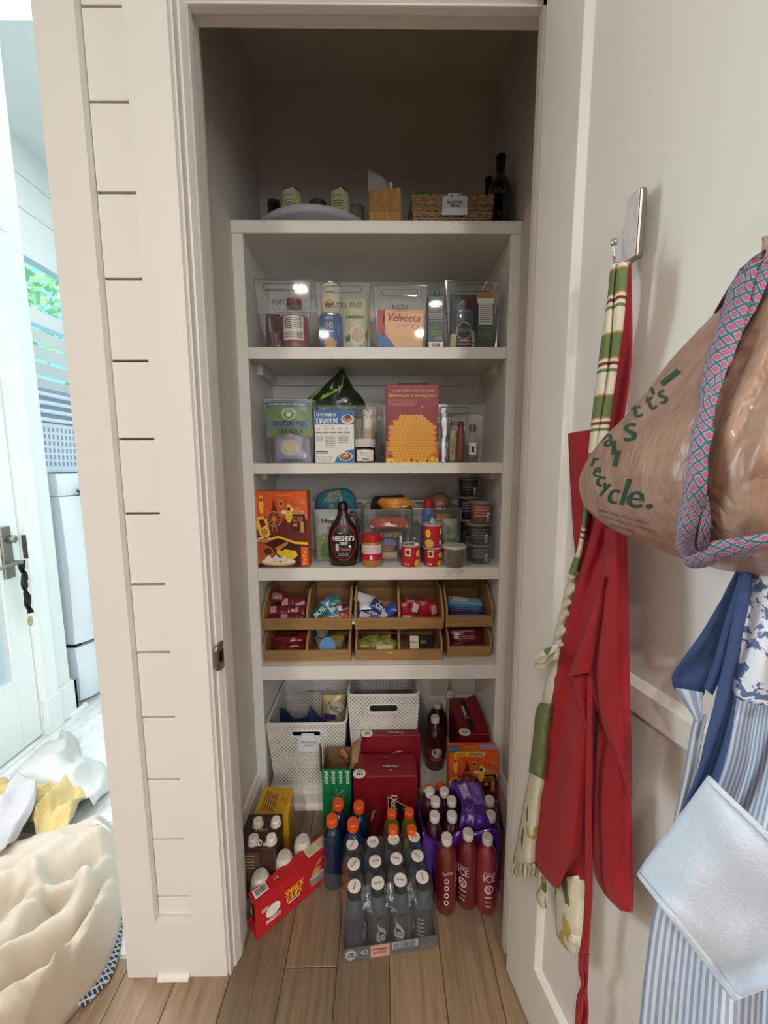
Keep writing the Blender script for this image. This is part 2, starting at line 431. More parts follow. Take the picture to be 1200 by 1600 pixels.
# --- the open pantry door, hinged on the right jamb
dr = bpy.data.objects.new('door_1', None); COL.objects.link(dr); dr['kind'] = 'structure'; dr.location = DO
dr['label'] = 'white panelled pantry door standing open on the right'
T = .036
def slab(name, s0, s1, z0, z1, o0, o1, bev=0.):
    p = [dpt(s, z, o) for z in (z0, z1) for s, o in ((s0, o0), (s1, o0), (s1, o1), (s0, o1))]
    return ob(name, MB().hexa(p), PAINT, dr, bevel=bev)
DW, DH = .61, 2.04
slab('stile', 0, .100, .006, DH, 0, -T, .0015); slab('stile', DW-.10, DW, .006, DH, 0, -T, .0015)
slab('rail', .1, DW-.1, .006, .155, 0, -T); slab('rail', .1, DW-.1, .845, .880, 0, -T); slab('rail', .1, DW-.1, 1.91, DH, 0, -T)
for z0, z1 in ((.155, .845), (.880, 1.91)):
    slab('panel', .1, DW-.1, z0, z1, -.011, -T+.011)
    fr = MB(); w = .010
    for (a, b, c, d) in (((.1, z0), (DW-.1, z0), (DW-.1-w, z0+w), (.1+w, z0+w)), ((.1, z1), (DW-.1, z1), (DW-.1-w, z1-w), (.1+w, z1-w)),
                         ((.1, z0), (.1, z1), (.1+w, z1-w), (.1+w, z0+w)), ((DW-.1, z0), (DW-.1, z1), (DW-.1-w, z1-w), (DW-.1-w, z0+w))):
        P = [dpt(a[0], a[1], .0), dpt(b[0], b[1], .0), dpt(c[0], c[1], -.0105), dpt(d[0], d[1], -.0105)]
        Q = [p+DN*.004 for p in P]; fr.hexa(P+Q)
    ob('panel_moulding', fr, PAINT, dr)
HNG = M('hinge_nickel', '8f8a82', .4, 1.0)
for z in (.22, 1.02, 1.80): ob('hinge', MB().lathe([(.005, z-.045), (.005, z+.045)], tuple(DO+DN*.042+V((0, -.004, 0))), 10), HNG, dr, smooth=True)

# --- small trim block at the foot of the column
tb = ob('trim_block', MB().prism([(0, 0), (-.0105, 0), (-.010, .006), (-.006, .011), (0, .013)], lambda u, v, t: V((t, .7632+u, v)), -.519, -.448), PAINT, smooth=True, bevel=.001)
tag(tb, 'short white rounded trim block on floor at foot of the panelled column', 'trim')

# ---------------------------------------------------------------- laundry room
struct('wall_laundry', MB().box(-1.59, -1.49, 1.66, 1.745, 0, 3.1).box(-1.59, -1.49, .80, 1.66, 2.10, 3.1).box(-1.59, -1.49, .80, .86, 0, 2.1), PAINTL)
struct('wall_laundry_back', MB().box(-2.3, -.4, 3.3, 3.4, 0, 3.1).box(-.60, -.52, .90, 3.3, 0, 3.1).box(-2.3, -1.59, 1.66, 1.745, 0, 3.1), PAINTL)
struct('ceiling_laundry', MB().box(-2.3, -.4, .80, 3.4, 3.1, 3.2), PAINTL)
wl = struct('wall_window', MB().box(-2.25, -2.16, 1.76, 3.3, 0, 1.56).box(-2.25, -2.16, 1.76, 3.3, 2.52, 3.1).box(-2.25, -2.16, 1.76, 2.22, 1.56, 2.52).box(-2.25, -2.16, 3.0, 3.3, 1.56, 2.52), PAINTL)
for k in range(3): ob('board', MB().box(-2.162, -2.15, 1.765, 3.3, 2.53+k*.195, 2.72+k*.195), PAINTL, wl, bevel=.003)
w1 = bpy.data.objects.new('window_1', None); COL.objects.link(w1); w1['kind'] = 'structure'; w1.location = (-2.18, 2.6, 1.56)
def wbar(name, y0, y1, z0, z1, x0=-2.2, x1=-2.13): return ob(name, MB().box(x0, x1, y0, y1, z0, z1), PAINTL, w1, bevel=.003)
wbar('window_frame', 2.22, 3.0, 2.44, 2.53); wbar('window_frame', 2.22, 3.0, 2.06, 2.15); wbar('window_frame', 2.22, 2.40, 1.56, 2.52, -2.2, -2.14)
wbar('window_frame', 2.93, 3.0, 1.56, 2.52); wbar('window_frame', 2.40, 3.0, 1.56, 1.63)
wbar('mullion', 2.475, 2.49, 2.15, 2.45, -2.19, -2.165)
GLASS = clear('window_glass', 'cfe6ee', .12, .02, .03)
ob('pane', MB().box(-2.182, -2.178, 2.40, 2.93, 2.15, 2.44), GLASS, w1)
for k in range(4):
    z = 1.675+k*.098
    ob('louver', MB().prism([(-.012, -.036), (-.004, -.037), (.020, .036), (.012, .037)], lambda u, v, t: V((-2.15+u, t, z+.02+v)), 2.42, 2.93), PAINTL, w1, bevel=.002)
# glazed outer door in the laundry wall, ajar casing, handle
d2 = bpy.data.objects.new('door_2', None); COL.objects.link(d2); d2['kind'] = 'structure'; d2.location = (-1.5, 1.585, 0)
d2['label'] = 'white glazed outer door of the laundry room'
def db(name, y0, y1, z0, z1, x0=-1.535, x1=-1.497, m=None, bv=.003): return ob(name, MB().box(x0, x1, y0, y1, z0, z1), m or PAINTL, d2, bevel=bv)
db('stile', 1.497, 1.583, .008, 2.09); db('stile', .862, .95, .008, 2.09); db('rail', .95, 1.497, .008, .30); db('rail', .95, 1.497, 1.97, 2.09)
db('glazing_bead', 1.484, 1.498, .30, 1.97, -1.53, -1.494); db('glazing_bead', .95, 1.485, .30, .314, -1.53, -1.494)
db('pane', .95, 1.485, .31, 1.97, -1.518, -1.514, GLASS, 0)
struct('trim_5', MB().prism([(1.586, -1.49), (1.590, -1.475), (1.600, -1.472), (1.606, -1.478), (1.640, -1.474), (1.655, -1.470), (1.660, -1.478), (1.660, -1.49)], lambda u, v, t: V((v, u, t)), .16, 2.17), PAINTL, smooth=True, sharp=30)
struct('trim_8', MB().box(-1.59, -1.49, 1.5845, 1.66, 0, 2.1), PAINTL)
struct('trim_6', MB().box(-1.49, -1.466, 1.586, 1.664, 0, .16).box(-1.49, -1.468, .80, 1.664, 2.10, 2.19), PAINTL, bevel=.003)
struct('baseboard_laundry', MB().box(-1.49, -1.474, 1.664, 1.765, 0, .165).box(-1.59, -1.474, 1.745, 1.765, 0, .165), PAINTL, bevel=.004)
struct('trim_7', MB().prism([(0, 0), (.016, 0), (.014, .009), (.008, .015), (0, .017)], lambda u, v, t: V((-1.474+u, t, v)), 1.70, 1.80), PAINTL, smooth=True)
NICK = M('satin_nickel', '9a958c', .38, 1.0)
ob('lock_plate', MB().box(-1.497, -1.488, 1.500, 1.545, .735, .945), NICK, d2, bevel=.004)
ob('lever_handle', MB().tube([(-1.49, 1.527, .80), (-1.45, 1.527, .80), (-1.438, 1.520, .802), (-1.436, 1.49, .803), (-1.437, 1.44, .800), (-1.44, 1.40, .794)], .0075, 10), NICK, d2, smooth=True)
o = ob('thumb_turn', MB().lathe([(.012, 0), (.016, .008), (.016, .02), (.010, .026)], (0, 0, 0), 16), NICK, d2, smooth=True)
o.rotation_euler = (0, math.pi/2, 0); o.location = V((-1.488, 1.533, .893))
ob('latch_plate', MB().box(-1.494, -1.471, 1.586, 1.589, .80, .90), M('dark_steel', '5b5a58', .4, .9), d2, bevel=.001)

# --- ceiling lights of the hall (behind and above the camera)
LAMP = NT('lamp_glow'); LAMP.b.inputs['Emission Color'].default_value = (1, .83, .62, 1); LAMP.b.inputs['Emission Strength'].default_value = 12
def ceiling_light(x, y, power, label):
    t = thing('ceiling_light', label, 'light', (x, y, 2.75), 'recessed ceiling lights of the hall')
    ob('trim_ring', MB().grid(lambda a, b: V((x+(.055+.03*b)*math.cos(a*2*math.pi), y+(.055+.03*b)*math.sin(a*2*math.pi), 2.745+.004*b)), 24, 2), PAINT, t, solid=.003, smooth=True)
    ob('diffuser', MB().lathe([(.056, 0), (.052, .004)], (x, y, 2.742), 24), LAMP.m, t)
    L = bpy.data.lights.new('lamp', 'AREA'); L.shape = 'DISK'; L.size = .11; L.energy = power; L.color = (1, .93, .85)
    lo = bpy.data.objects.new('lamp', L); COL.objects.link(lo); lo.parent = t; lo.location = (0, 0, -.012)
ceiling_light(-.75, -1.5, 31, 'recessed round ceiling light nearest the pantry on the left')
ceiling_light(.55, -1.5, 31, 'recessed round ceiling light nearest the pantry on the right')
ceiling_light(-.75, -3.0, 41, 'recessed round ceiling light far from the pantry on the left')
ceiling_light(.55, -3.0, 41, 'recessed round ceiling light far from the pantry on the right')

# ================================================================ OBJECT BUILDERS
BLACK = M('print_black', '1c1a19', .5); WHITE = M('print_white', 'e9e6df', .5); CREAM = M('print_cream', 'e6ddb4', .5)
RED = M('print_red', 'c01f28', .45); DRED = M('print_dark_red', '7d1420', .45); YEL = M('print_yellow', 'f0c52c', .45); ORG = M('print_orange', 'e8792a', .45)
GRN = M('print_green', '3f7d3a', .45); DGRN = M('print_dark_green', '1f4426', .45); BLU = M('print_blue', '2f6fae', .45); NAVY = M('print_navy', '1d2f63', .45)
GREY = M('print_grey', '8b8984', .5); LGRY = M('print_light_grey', 'c4c2bc', .5); TEAL = M('print_teal', '2f7f8a', .45); PINK = M('print_pink', 'd98f94', .5)
BRN = M('print_brown', '6a3a20', .5); DBRN = M('print_dark_brown', '3a1c14', .5); TAN = M('print_tan', 'c69a5e', .5); LAV = M('print_lavender', '9b97c4', .5)
PURP = M('print_purple', '5b2c86', .45)
ACR = clear('clear_acrylic', 'c9d0d2', .10, .03, .03)
EDGE = clear('acrylic_edge', '6a7071', .35, .06, .50)
def front(y): return Print(lambda u, v, l: onY(u, -v, y-l))         # u, -v are picture points, laid on the plane y of a front face
def mpp(px, py, y): return onY(px+1, py, y).x-onY(px, py, y).x      # metres per picture point there
def turned(name, label, cat, loc, parts, group=None, n=24):
    t = thing(name, label, cat, loc, group)
    for p in parts:
        ob(p[0], MB().lathe(p[1], loc, n, *(p[3] if len(p) > 3 else (1, 1))), p[2], t, smooth=True, sharp=35)
    return t
def carton(name, label, cat, px0, px1, pyt, zb, yf, dep, mat, bev=.0012, group=None, sub='carton', top=None):
    pm = (pyt+onYpy(zb, yf))/2
    x0, x1 = onY(px0, pm, yf).x, onY(px1, pm, yf).x; zt = onY((px0+px1)/2, pyt, yf).z
    t = thing(name, label, cat, ((x0+x1)/2, yf+dep/2, zb), group)
    ob(sub, MB().box(x0, x1, yf, yf+dep, zb, zt), mat, t, bevel=bev)
    return t, x0, x1, zt
def onYpy(z, y):      # picture row of height z on the plane y
    v = V((0, y, z))-CP; return 800-F*v.dot(up)/v.dot(fw)
def pouch_fn(c, w, h, t, wr=.004, seed=0, rz=0., lean=0., top=.85, bot=.15, narrow=0., droop=0.):
    c = V(c); R = Matrix.Rotation(rz, 3, 'Z') @ Matrix.Rotation(lean, 3, 'X')
    def f(a, b, side, l=0.):
        e = max(0., math.sin(math.pi*a))**.55
        pr = min(1, b/bot)**.5 if b < bot else (1 if b < top else max(0, (1-b)/(1-top))**.7)
        k = noise.noise(V((a*3.1+seed, b*3.7, seed*1.7+side)))*wr+noise.noise(V((a*8+seed, b*7, side+4)))*wr*.45
        y = side*(t/2*e*pr+.0006+l)+(k*(.35+.65*pr)*(1 if side > 0 else 1))
        x = (a-.5)*w*(1-narrow*b-.05*pr*math.sin(math.pi*b)); z = b*h-droop*h*(2*a-1)**2*b
        return c+R @ V((x, y, z))
    return f
def pouch(name, label, cat, c, w, h, t, mat, group=None, sub='pouch', parent=None, **k):
    f = pouch_fn(c, w, h, t, **k)
    mb = MB().grid(lambda a, b: f(a, b, -1), 12, 14).grid(lambda a, b: f(1-a, b, 1), 12, 14)
    th = parent or thing(name, label, cat, c, group)
    ob(sub, mb, mat, th, smooth=True, sharp=80)
    return th, Print(lambda u, v, l: f(u, v, -1, l+.0006))
def clear_bin(label, px0, px1, pyt, zb, yf, dep, taper=.012, handle=True, group='clear acrylic storage bins', hx=None, hy=None):
    x0, x1 = onY(px0, pyt, yf).x, onY(px1, pyt, yf).x; zt = onY((px0+px1)/2, pyt, yf).z
    t = thing('storage_bin', label, 'storage bin', ((x0+x1)/2, yf+dep/2, zb), group)
    q = taper
    B = [V((x0+q, yf+.004, zb+.001)), V((x1-q, yf+.004, zb+.001)), V((x1-q, yf+dep-q, zb+.001)), V((x0+q, yf+dep-q, zb+.001))]
    Tp = [V((x0, yf, zt)), V((x1, yf, zt)), V((x1, yf+dep, zt)), V((x0, yf+dep, zt))]
    ob('body', MB().add(B+Tp, [(3, 2, 1, 0), (0, 1, 5, 4), (1, 2, 6, 5), (2, 3, 7, 6), (3, 0, 4, 7)]), ACR, t, solid=.002)
    e = MB().tube(Tp, .0017, 6, True)
    for a, b in zip(B, Tp): e.tube([a, b], .0013, 6)
    e.tube(B, .0015, 6, True); ob('rim', e, EDGE, t, smooth=True)
    if handle:
        cx = (x0+x1)/2+(hx or 0); w = min(.046, (x1-x0)*.28); cz = zt-.020
        pts = []
        for k in range(24):
            a = 2*math.pi*k/24; pts.append(V((cx+w*(1 if math.cos(a) > 0 else -1)+.009*math.cos(a), yf-.0005, cz+.0095*math.sin(a))))
        ob('handle_slot', MB().tube(pts, .0015, 6, True), EDGE, t, smooth=True)
    return t, (x0, x1, zt)

# ================================================================ TOP SHELF
Z1 = 1.880
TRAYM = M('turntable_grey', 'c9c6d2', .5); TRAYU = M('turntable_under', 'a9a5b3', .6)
tc = onY(480, 318, 1.215); R1 = .205; tcx, tcy = tc.x+.0, 1.215+R1; tz = tc.z
tt = thing('turntable', 'round pale grey turntable carrying cans on the top shelf', 'turntable', (tcx, tcy, Z1))
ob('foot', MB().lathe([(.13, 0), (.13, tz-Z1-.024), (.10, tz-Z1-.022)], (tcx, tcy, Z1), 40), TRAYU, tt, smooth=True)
ob('disc', MB().lathe([(.12, -.024), (.178, -.022), (.182, -.018), (.196, -.018), (.203, -.012), (R1, -.004), (R1-.001, 0), (.199, .0), (.194, -.012), (0.01, -.013)], (tcx, tcy, tz), 56), TRAYM, tt, smooth=True, sharp=50)
CANL = M('can_label_cream', 'd7d8a8', .55, var=.05); TIN = M('tin_metal', 'b4b6b8', .3, 1.0); DLID = M('dark_lid', '2a2724', .5)
def tin(label, px, pyt, y, r, h, zb, lab=CANL, art=True):
    p = onY(px, pyt, y-r); c = (p.x, y, zb); h = p.z-zb
    t = thing('food_can', label, 'can', c, 'food cans on the turntable')
    ob('can', MB().lathe([(r, 0), (r+.001, .002), (r, .005), (r, h-.005), (r+.001, h-.003), (r+.001, h), (r-.003, h), (r-.004, h-.004), (.002, h-.004)], c, 28), TIN, t, smooth=True, sharp=35)
    g = MB().grid(lambda a, b: V((c[0]+(r+.0006)*math.cos(2*math.pi*a), c[1]+(r+.0006)*math.sin(2*math.pi*a), c[2]+.006+(h-.012)*b)), 32, 1, wrap=True)
    ob('label', g, lab, t, smooth=True)
    if art:
        P = Print(cyl(c, r+.0008)); P.text('greenbean', -.006, h*.80, .007, DGRN, 1, w=.030); P.lines(-.018, .016, h*.45, h*.70, 4, DGRN, 1, .35, 5)
        if art == 2: P.disc(.014, h*.28, .012, M('bean_red', 'a2552f', .5), 1, .006); P.rect(-.036, .008, -.03, h-.008, TEAL, 1, 2)
        P.build(t)
    return t
tz0 = tz-.012
tin('cream-labelled food can at the left of the grey turntable', 452.5, 291, 1.34, .0310, .085, tz0)
tin('cream-labelled food can with bean picture at the right of the grey turntable', 529, 292, 1.34, .0320, .086, tz0, art=2)
tin('shorter pale green food can behind the right rim of the turntable', 556, 318, 1.44, .0260, .080, tz0, M('can_label_sage', 'b5b98a', .55), art=False)
p = onY(495, 312, 1.34)
o = turned('silver_can', 'plain silver can standing on the turntable behind its front rim', 'can', (p.x, 1.36, tz0),
       [('can', [(.028, 0), (.0285, .003), (.028, .006), (.028, p.z-tz0-.006), (.0285, p.z-tz0-.003), (.0285, p.z-tz0), (.025, p.z-tz0), (.024, p.z-tz0-.004), (.002, p.z-tz0-.004)], TIN), ('ridge', [(.0278, .058), (.0288, .060), (.0278, .062)], TIN)])
p = onY(428, 316, 1.37)
turned('dark_jar', 'small dark lidded jar at the left end of the turntable', 'jar', (p.x, 1.37, tz0), [('jar', [(.018, 0), (.021, .003), (.021, p.z-tz0-.020), (.017, p.z-tz0-.016)], M('dark_glass', '241c18', .15, coat=.5)), ('lid', [(.0205, p.z-tz0-.016), (.0205, p.z-tz0-.001), (.018, p.z-tz0)], DLID)])
p = onY(572, 343, 1.40)
turned('low_tin', 'flat round tin lying low between turntable and wooden block', 'can', (p.x, 1.40, Z1), [('tin', [(.028, 0), (.029, .002), (.029, .070), (.025, .073)], M('dull_tin', '6f6f5e', .5, .4)), ('lid', [(.030, .062), (.030, .076), (.027, .077)], TIN)])
# wooden block with a plastic sleeve
WOODB = NT('light_wood'); v = WOODB.coord((30, 30, 4)); n_ = WOODB.noise(v, 1.5, 5, .6, 1.2); WOODB.base(WOODB.ramp(n_, [(.3, 'a8753d'), (.6, 'c99a5b'), (.8, 'd6ad72')])); WOODB.b.inputs['Roughness'].default_value = .5; WOODB = WOODB.m
x0, x1 = onY(576, 320, 1.23).x, onY(627, 320, 1.23).x; za, zb_ = onY(576, 299, 1.23).z, onY(627, 292, 1.23).z
wb = thing('wooden_block', 'light wooden utensil block on the top shelf beside the woven basket', 'block', ((x0+x1)/2, 1.27, Z1))
ob('block', MB().hexa([(x0, 1.23, Z1), (x1, 1.23, Z1), (x1, 1.31, Z1), (x0, 1.31, Z1), (x0, 1.23, za), (x1, 1.23, zb_), (x1, 1.31, zb_), (x0, 1.31, za)]), WOODB, wb, bevel=.003)
SLV = clear('plastic_sleeve', 'd8d4cf', .2, .12, .55, .3, 30)
prof = [(575, 263), (584, 267), (596, 273), (604, 281), (609, 297)]
sl = MB().grid(lambda a, b: (lambda q, e: onY(q[0], q[1]*(1-b)+300*b, 1.25+.03*e))(spline(prof, a), a), 14, 4)
o = ob('plastic_sleeve', sl, SLV, None, smooth=True, solid=.001); tag(o, 'folded clear plastic sleeve sticking up from the wooden block', 'plastic sheet')
p = onY(611, 286, 1.265)
o = ob('spatula_handle', MB().tube([(p.x, 1.265, zb_-.004), (p.x-.001, 1.266, p.z), (p.x-.002, 1.267, p.z+.002)], [.006, .006, .003], 10), WHITE, None, smooth=True); tag(o, 'white rounded utensil handle standing in the wooden block', 'utensil')
# woven basket with its tag
def weave(name, c1, c2, sc):
    t = NT(name); v = t.coord((1, 1, 1)); w = t.n('ShaderNodeTexWave', wave_type='BANDS', bands_direction='Z'); w.inputs['Scale'].default_value = sc; w.inputs['Distortion'].default_value = 3; w.inputs['Detail'].default_value = 3
    t.l(v, w.inputs[0]); n = t.noise(v, 90, 4); t.base(t.mix(n, c1, c2)); t.b.inputs['Roughness'].default_value = .8; t.bump(t.math('ADD', w.outputs['Fac'], n), .8, .004); return t.m
WV = weave('seagrass', '9a7a52', 'd0b48c', 60)
x0, x1 = onY(645, 325, 1.225).x, onY(770, 325, 1.225).x; zt = onY(700, 304, 1.225).z
bk = thing('woven_basket', 'low tan woven basket with a white tag on the top shelf', 'basket', ((x0+x1)/2, 1.33, Z1))
g = random.Random(3); NB = 6; hh = (zt-Z1)/NB
for k in range(NB):      # coiled rows of the weave
    zz = Z1+hh*(k+.5); m = .008*(1-k/NB); P = []
    for (ax, ay, bx, by) in ((x0+m, 1.225+m, x1-m, 1.225+m), (x1-m, 1.225+m, x1-m, 1.44-m), (x1-m, 1.44-m, x0+m, 1.44-m), (x0+m, 1.44-m, x0+m, 1.225+m)):
        for j in range(40): P.append(V((ax+(bx-ax)*j/40+g.uniform(-.0006, .0006), ay+(by-ay)*j/40+g.uniform(-.0015, .0015), zz+g.uniform(-.001, .001))))
    ob('woven_row', MB().tube(P, [hh*(.56+.16*math.sin(i*math.pi/2+k*math.pi)) for i in range(len(P))], 8, True), WV, bk, smooth=True)
ob('bottom', MB().box(x0+.012, x1-.012, 1.237, 1.43, Z1+.001, Z1+.006), WV, bk)
tg = ob('name_tag', MB().box(onY(691, 310, 1.2165).x, onY(731, 310, 1.2165).x, 1.2165, 1.218, onY(700, 336, 1.217).z, onY(700, 306, 1.217).z).box(onY(700, 310, 1.217).x, onY(721, 310, 1.217).x, 1.2165, 1.218, onY(700, 306, 1.217).z, onY(700, 302, 1.217).z), M('tag_white', 'd5dae0', .5), bk, bevel=.0005)
P = front(1.2163); P.text('BACKSTOCK', 711, -316, 3.6, BLACK, 1, w=24, bold=.25); P.text('SPICES', 711, -321.5, 3.6, BLACK, 1, w=14, bold=.25); P.build(tg)
o = pouch('green_packet', 'green packet top peeking over the woven basket', 'packet', (onY(662, 303, 1.3).x, 1.30, Z1+.02), .05, onY(662, 299, 1.3).z-Z1-.02, .02, M('packet_green', '58803a', .4, coat=.3), seed=2)[0]
# bottles
WINE = M('dark_wine_glass', '0b0a09', .08, coat=.6, spec=.6)
def wine(label, px, pyt, y, r, h, tall):
    p = onY(px, pyt, y)
    t = turned('wine_bottle', label, 'bottle', (p.x, y, Z1), [('bottle', [(r*.9, 0), (r, .004), (r, h*.56), (r*.94, h*.62), (r*.7, h*.68), (r*.40, h*.74), (r*.36, h*.80), (r*.36, h*.93)], WINE), ('capsule', [(r*.39, h*.80), (r*.40, h*.93), (r*.44, h*.945), (r*.44, h*.985), (r*.36, h)], M('bottle_capsule', '121010', .35))])
    return t, (p.x, y, Z1), r
p = onY(780, 243, 1.265); wt, wc, wr_ = wine('tall black wine bottle at the right end of the top shelf', 781.5, 300, 1.265, .0335, p.z-Z1, 1)
P = Print(cyl(wc, wr_+.0004)); P.text('VIOLA', -.012, .105, .016, M('foil_grey', '9b968c', .4, .6), 1, w=.04, rot=.06); P.lines(-.015, .02, .035, .05, 2, M('foil_gold', '7d6a3a', .4, .6), 1); P.build(wt)
p = onY(763, 278, 1.40); wine('shorter black bottle behind the tall wine bottle', 763, 300, 1.40, .030, p.z-Z1, 0)

# ================================================================ SECOND SHELF
Z2 = 1.533; Y2 = 1.222
b1, _ = clear_bin('clear acrylic bin lettered POPCORN at the left of the second shelf', 397, 486, 437, Z2, Y2, .25, hx=-.004)
P = front(Y2-.0015); P.text('POPCORN', 446.5, -472, 8.2, BLACK, 1, w=43); P.build(b1, 'lettering')
b2, _ = clear_bin('clear acrylic bin lettered GLUTEN FREE on the second shelf', 491.5, 578.5, 441, Z2, Y2, .25)
P = front(Y2-.0015); P.text('GLUTEN FREE', 537, -477, 8.2, BLACK, 1, w=57); P.build(b2, 'lettering')
b3, _ = clear_bin('clear acrylic bin lettered PASTA on the second shelf', 582.5, 668, 446, Z2, Y2, .25)
P = front(Y2-.0015); P.text('PASTA', 625.5, -480, 7.5, BLACK, 1, w=25); P.build(b3, 'lettering')
b4, _ = clear_bin('clear unlettered acrylic bin at the right end of the second shelf', 697, 784.5, 439, Z2, Y2, .25)
# popcorn jar
y = Y2+.055; p = onY(462, 540, y); s = mpp(462, 500, y); r = 20.5*s; c = (p.x, y, Z2+.004); zt = onY(462, 469, y).z-Z2-.004
jar = turned('kernel_jar', 'clear jar of popcorn kernels with red label and red lid in the popcorn bin', 'jar', c,
    [('kernels', [(r*.93, .003), (r*.94, .006), (r*.94, zt*.62), (r*.7, zt*.66), (.002, zt*.66)], M('popcorn_kernels', '7d2a33', .5, var=.7, scale=160)),
     ('jar_glass', [(r*.9, 0), (r, .005), (r, zt*.62), (r*.96, zt*.72), (r*.6, zt*.83), (r*.55, zt*.88)], clear('jar_plastic', 'c5c9cc', .15, .04, .18)),
     ('lid', [(r*.56, zt*.86), (r*.58, zt*.87), (r*.58, zt*.99), (r*.52, zt)], M('lid_red', '9c1f30', .4))])
ob('wrap_label', MB().grid(lambda a, b: V((c[0]+(r+.001)*math.cos(2*math.pi*a), c[1]+(r+.001)*math.sin(2*math.pi*a), c[2]+zt*(.14+.50*b))), 36, 1, wrap=True), M('label_red', 'a51d2d', .45), jar, smooth=True)
P = Print(cyl(c, r+.0014)); P.rect(-r*.75, zt*.18, r*.85, zt*.62, WHITE, 1, 12); P.lines(-r*.65, r*.0, zt*.38, zt*.60, 6, BLACK, 3); P.lines(r*.1, r*.7, zt*.4, zt*.60, 6, BLACK, 3, seed=4); P.lines(-r*.65, r*.2, zt*.22, zt*.33, 3, BLACK, 3, seed=7); P.bars(r*.3, r*.75, zt*.21, zt*.33, BLACK, 3, n=12); P.build(jar)
o, P = pouch('kernel_bag', 'small clear bag of dark popcorn kernels in the popcorn bin', 'bag', (onY(428, 540, y).x, Y2+.06, Z2+.004), .062, onY(425, 492, y).z-Z2, .04, M('kernel_bag_plum', '5f3a44', .35, var=.5, scale=120, coat=.4), wr=.010, seed=5, narrow=.3)
P.rect(.3, .5, .45, .9, M('bag_shine', 'b9b3b8', .25), 2, 2, 4); P.build(o, 'flap_shine')  # opaque pale strip: the shine of the clear film put into its colour
# cans and flour pouch
y = Y2+.045; s = mpp(517, 500, y)
def stack_can(label, px, pyt, pyb, zb, r, lab, arts):
    p = onY(px, (pyt+pyb)/2, y); h = onY(px, pyt, y).z-zb; c = (p.x, y, zb)
    t = thing('tall_can', label, 'can', c, 'tall cans in the gluten free bin')
    ob('can', MB().lathe([(r*.98, 0), (r, .002), (r, h-.006), (r*.97, h-.004), (r*.97, h)], c, 28), lab, t, smooth=True, sharp=35)
    ob('rim', MB().lathe([(r*1.015, h-.006), (r*1.03, h-.003), (r*1.0, h+.001), (r*.9, h)], c, 28), TIN, t, smooth=True)
    P = Print(cyl(c, r+.0006)); arts(P, r, h); P.build(t); return h
CREAMC = M('can_cream', 'd8d6bd', .5); BLUEC = M('can_blue', '2b5fa8', .4)
def art_blue(P, r, h):
    P.text('LIBBYS', -.004, h*.86, .007, WHITE, 1, w=.024); P.text('9', -.009, h*.66, .017, PINK, 1, bold=.0008); P.text('0', .004, h*.66, .017, YEL, 1, bold=.0008); P.lines(-.012, .012, h*.46, h*.52, 1, WHITE, 1)
    for dx, dz, q in ((-.010, .20, .011), (.002, .26, .011), (.012, .18, .010), (-.004, .12, .012), (.008, .10, .009)): P.disc(dx, h*dz, q, M('nut_tan', 'c99a62', .5), 2, q*.8, 12)
    P.rect(-.016, .004, .014, h*.08, YEL, 3, 6); P.text('90 CALORIES', r*.78, h*.55, .005, WHITE, 1, w=.03, rot=math.pi/2)
h = stack_can('blue tall can of nuts with a large number 90', 517.5, 495, 543, Z2+.004, 17.5*s, BLUEC, art_blue)
def art_cream(P, r, h):
    P.disc(-.003, h*.30, .015, M('nut_brown', '8a5a3c', .6), 1, .010); P.disc(-.003, h*.34, .012, M('nut_tan', 'c99a62', .5), 2, .007); P.lines(-.012, .014, h*.6, h*.7, 1, BRN, 1)
stack_can('cream tall can stacked on top of the blue nut can', 517.5, 446, 497, Z2+.006+h, 16*s, CREAMC, art_cream)
y = Y2+.04; x = onY(556, 500, y).x
o, P = pouch('flour_pouch', 'pale green flour pouch with bowl picture in the gluten free bin', 'pouch', (x, y+.02, Z2+.003), 45*mpp(556, 500, y), onY(556, 462, y).z-Z2, .035, M('pouch_sage', 'c6c9a4', .45, coat=.2), wr=.004, seed=8)
P.disc(.55, .30, .30, WHITE, 1, .17); P.disc(.55, .31, .25, M('flour_pink', 'd9c0a5', .6), 2, .13); P.poly([(.1, .28), (.28, .33), (.30, .22), (.15, .18)], GRN, 3); P.poly([(.82, .33), (.93, .42), (.95, .27), (.85, .22)], GRN, 3); P.lines(.15, .8, .58, .66, 1, DGRN, 1); P.disc(.5, .10, .12, WHITE, 2, .07); P.build(o)
# pasta box
t, x0, x1, zt = carton('pasta_box', 'orange and red boxed pasta dinner in the PASTA bin', 'box', 590, 662, 484, Z2+.003, Y2+.02, .045, M('box_orange', 'f2ab62', .4))
P = front(Y2+.0195); P.rect(590, -543, 662, -484, M('velv_orange', 'f0a35c', .4), 1); P.rect(590, -523, 601, -484, RED, 2); P.poly([(590, -543), (590, -523), (600, -520), (616, -540), (616, -543)], BLU, 2)
P.poly([(601, -484), (598, -500), (604, -520), (618, -542), (660, -542), (660, -490)], M('velv_light', 'f6bd84', .4), 2)
P.text('Velveeta', 630, -496, 13, RED, 4, w=52, ital=.2, bold=.5, rot=-.03); P.disc(649, -511, 5, RED, 4, 4, r0=.8); P.text('shells', 632, -508, 6, PINK, 4, w=26)
for k in range(4): P.disc(628+k*8, -527-(k % 2)*5, 6, M('cheese_gold', 'eec383', .5), 5, 4)
P.text('SHELLS', 638, -537, 5, WHITE, 6, w=22); P.build(t)
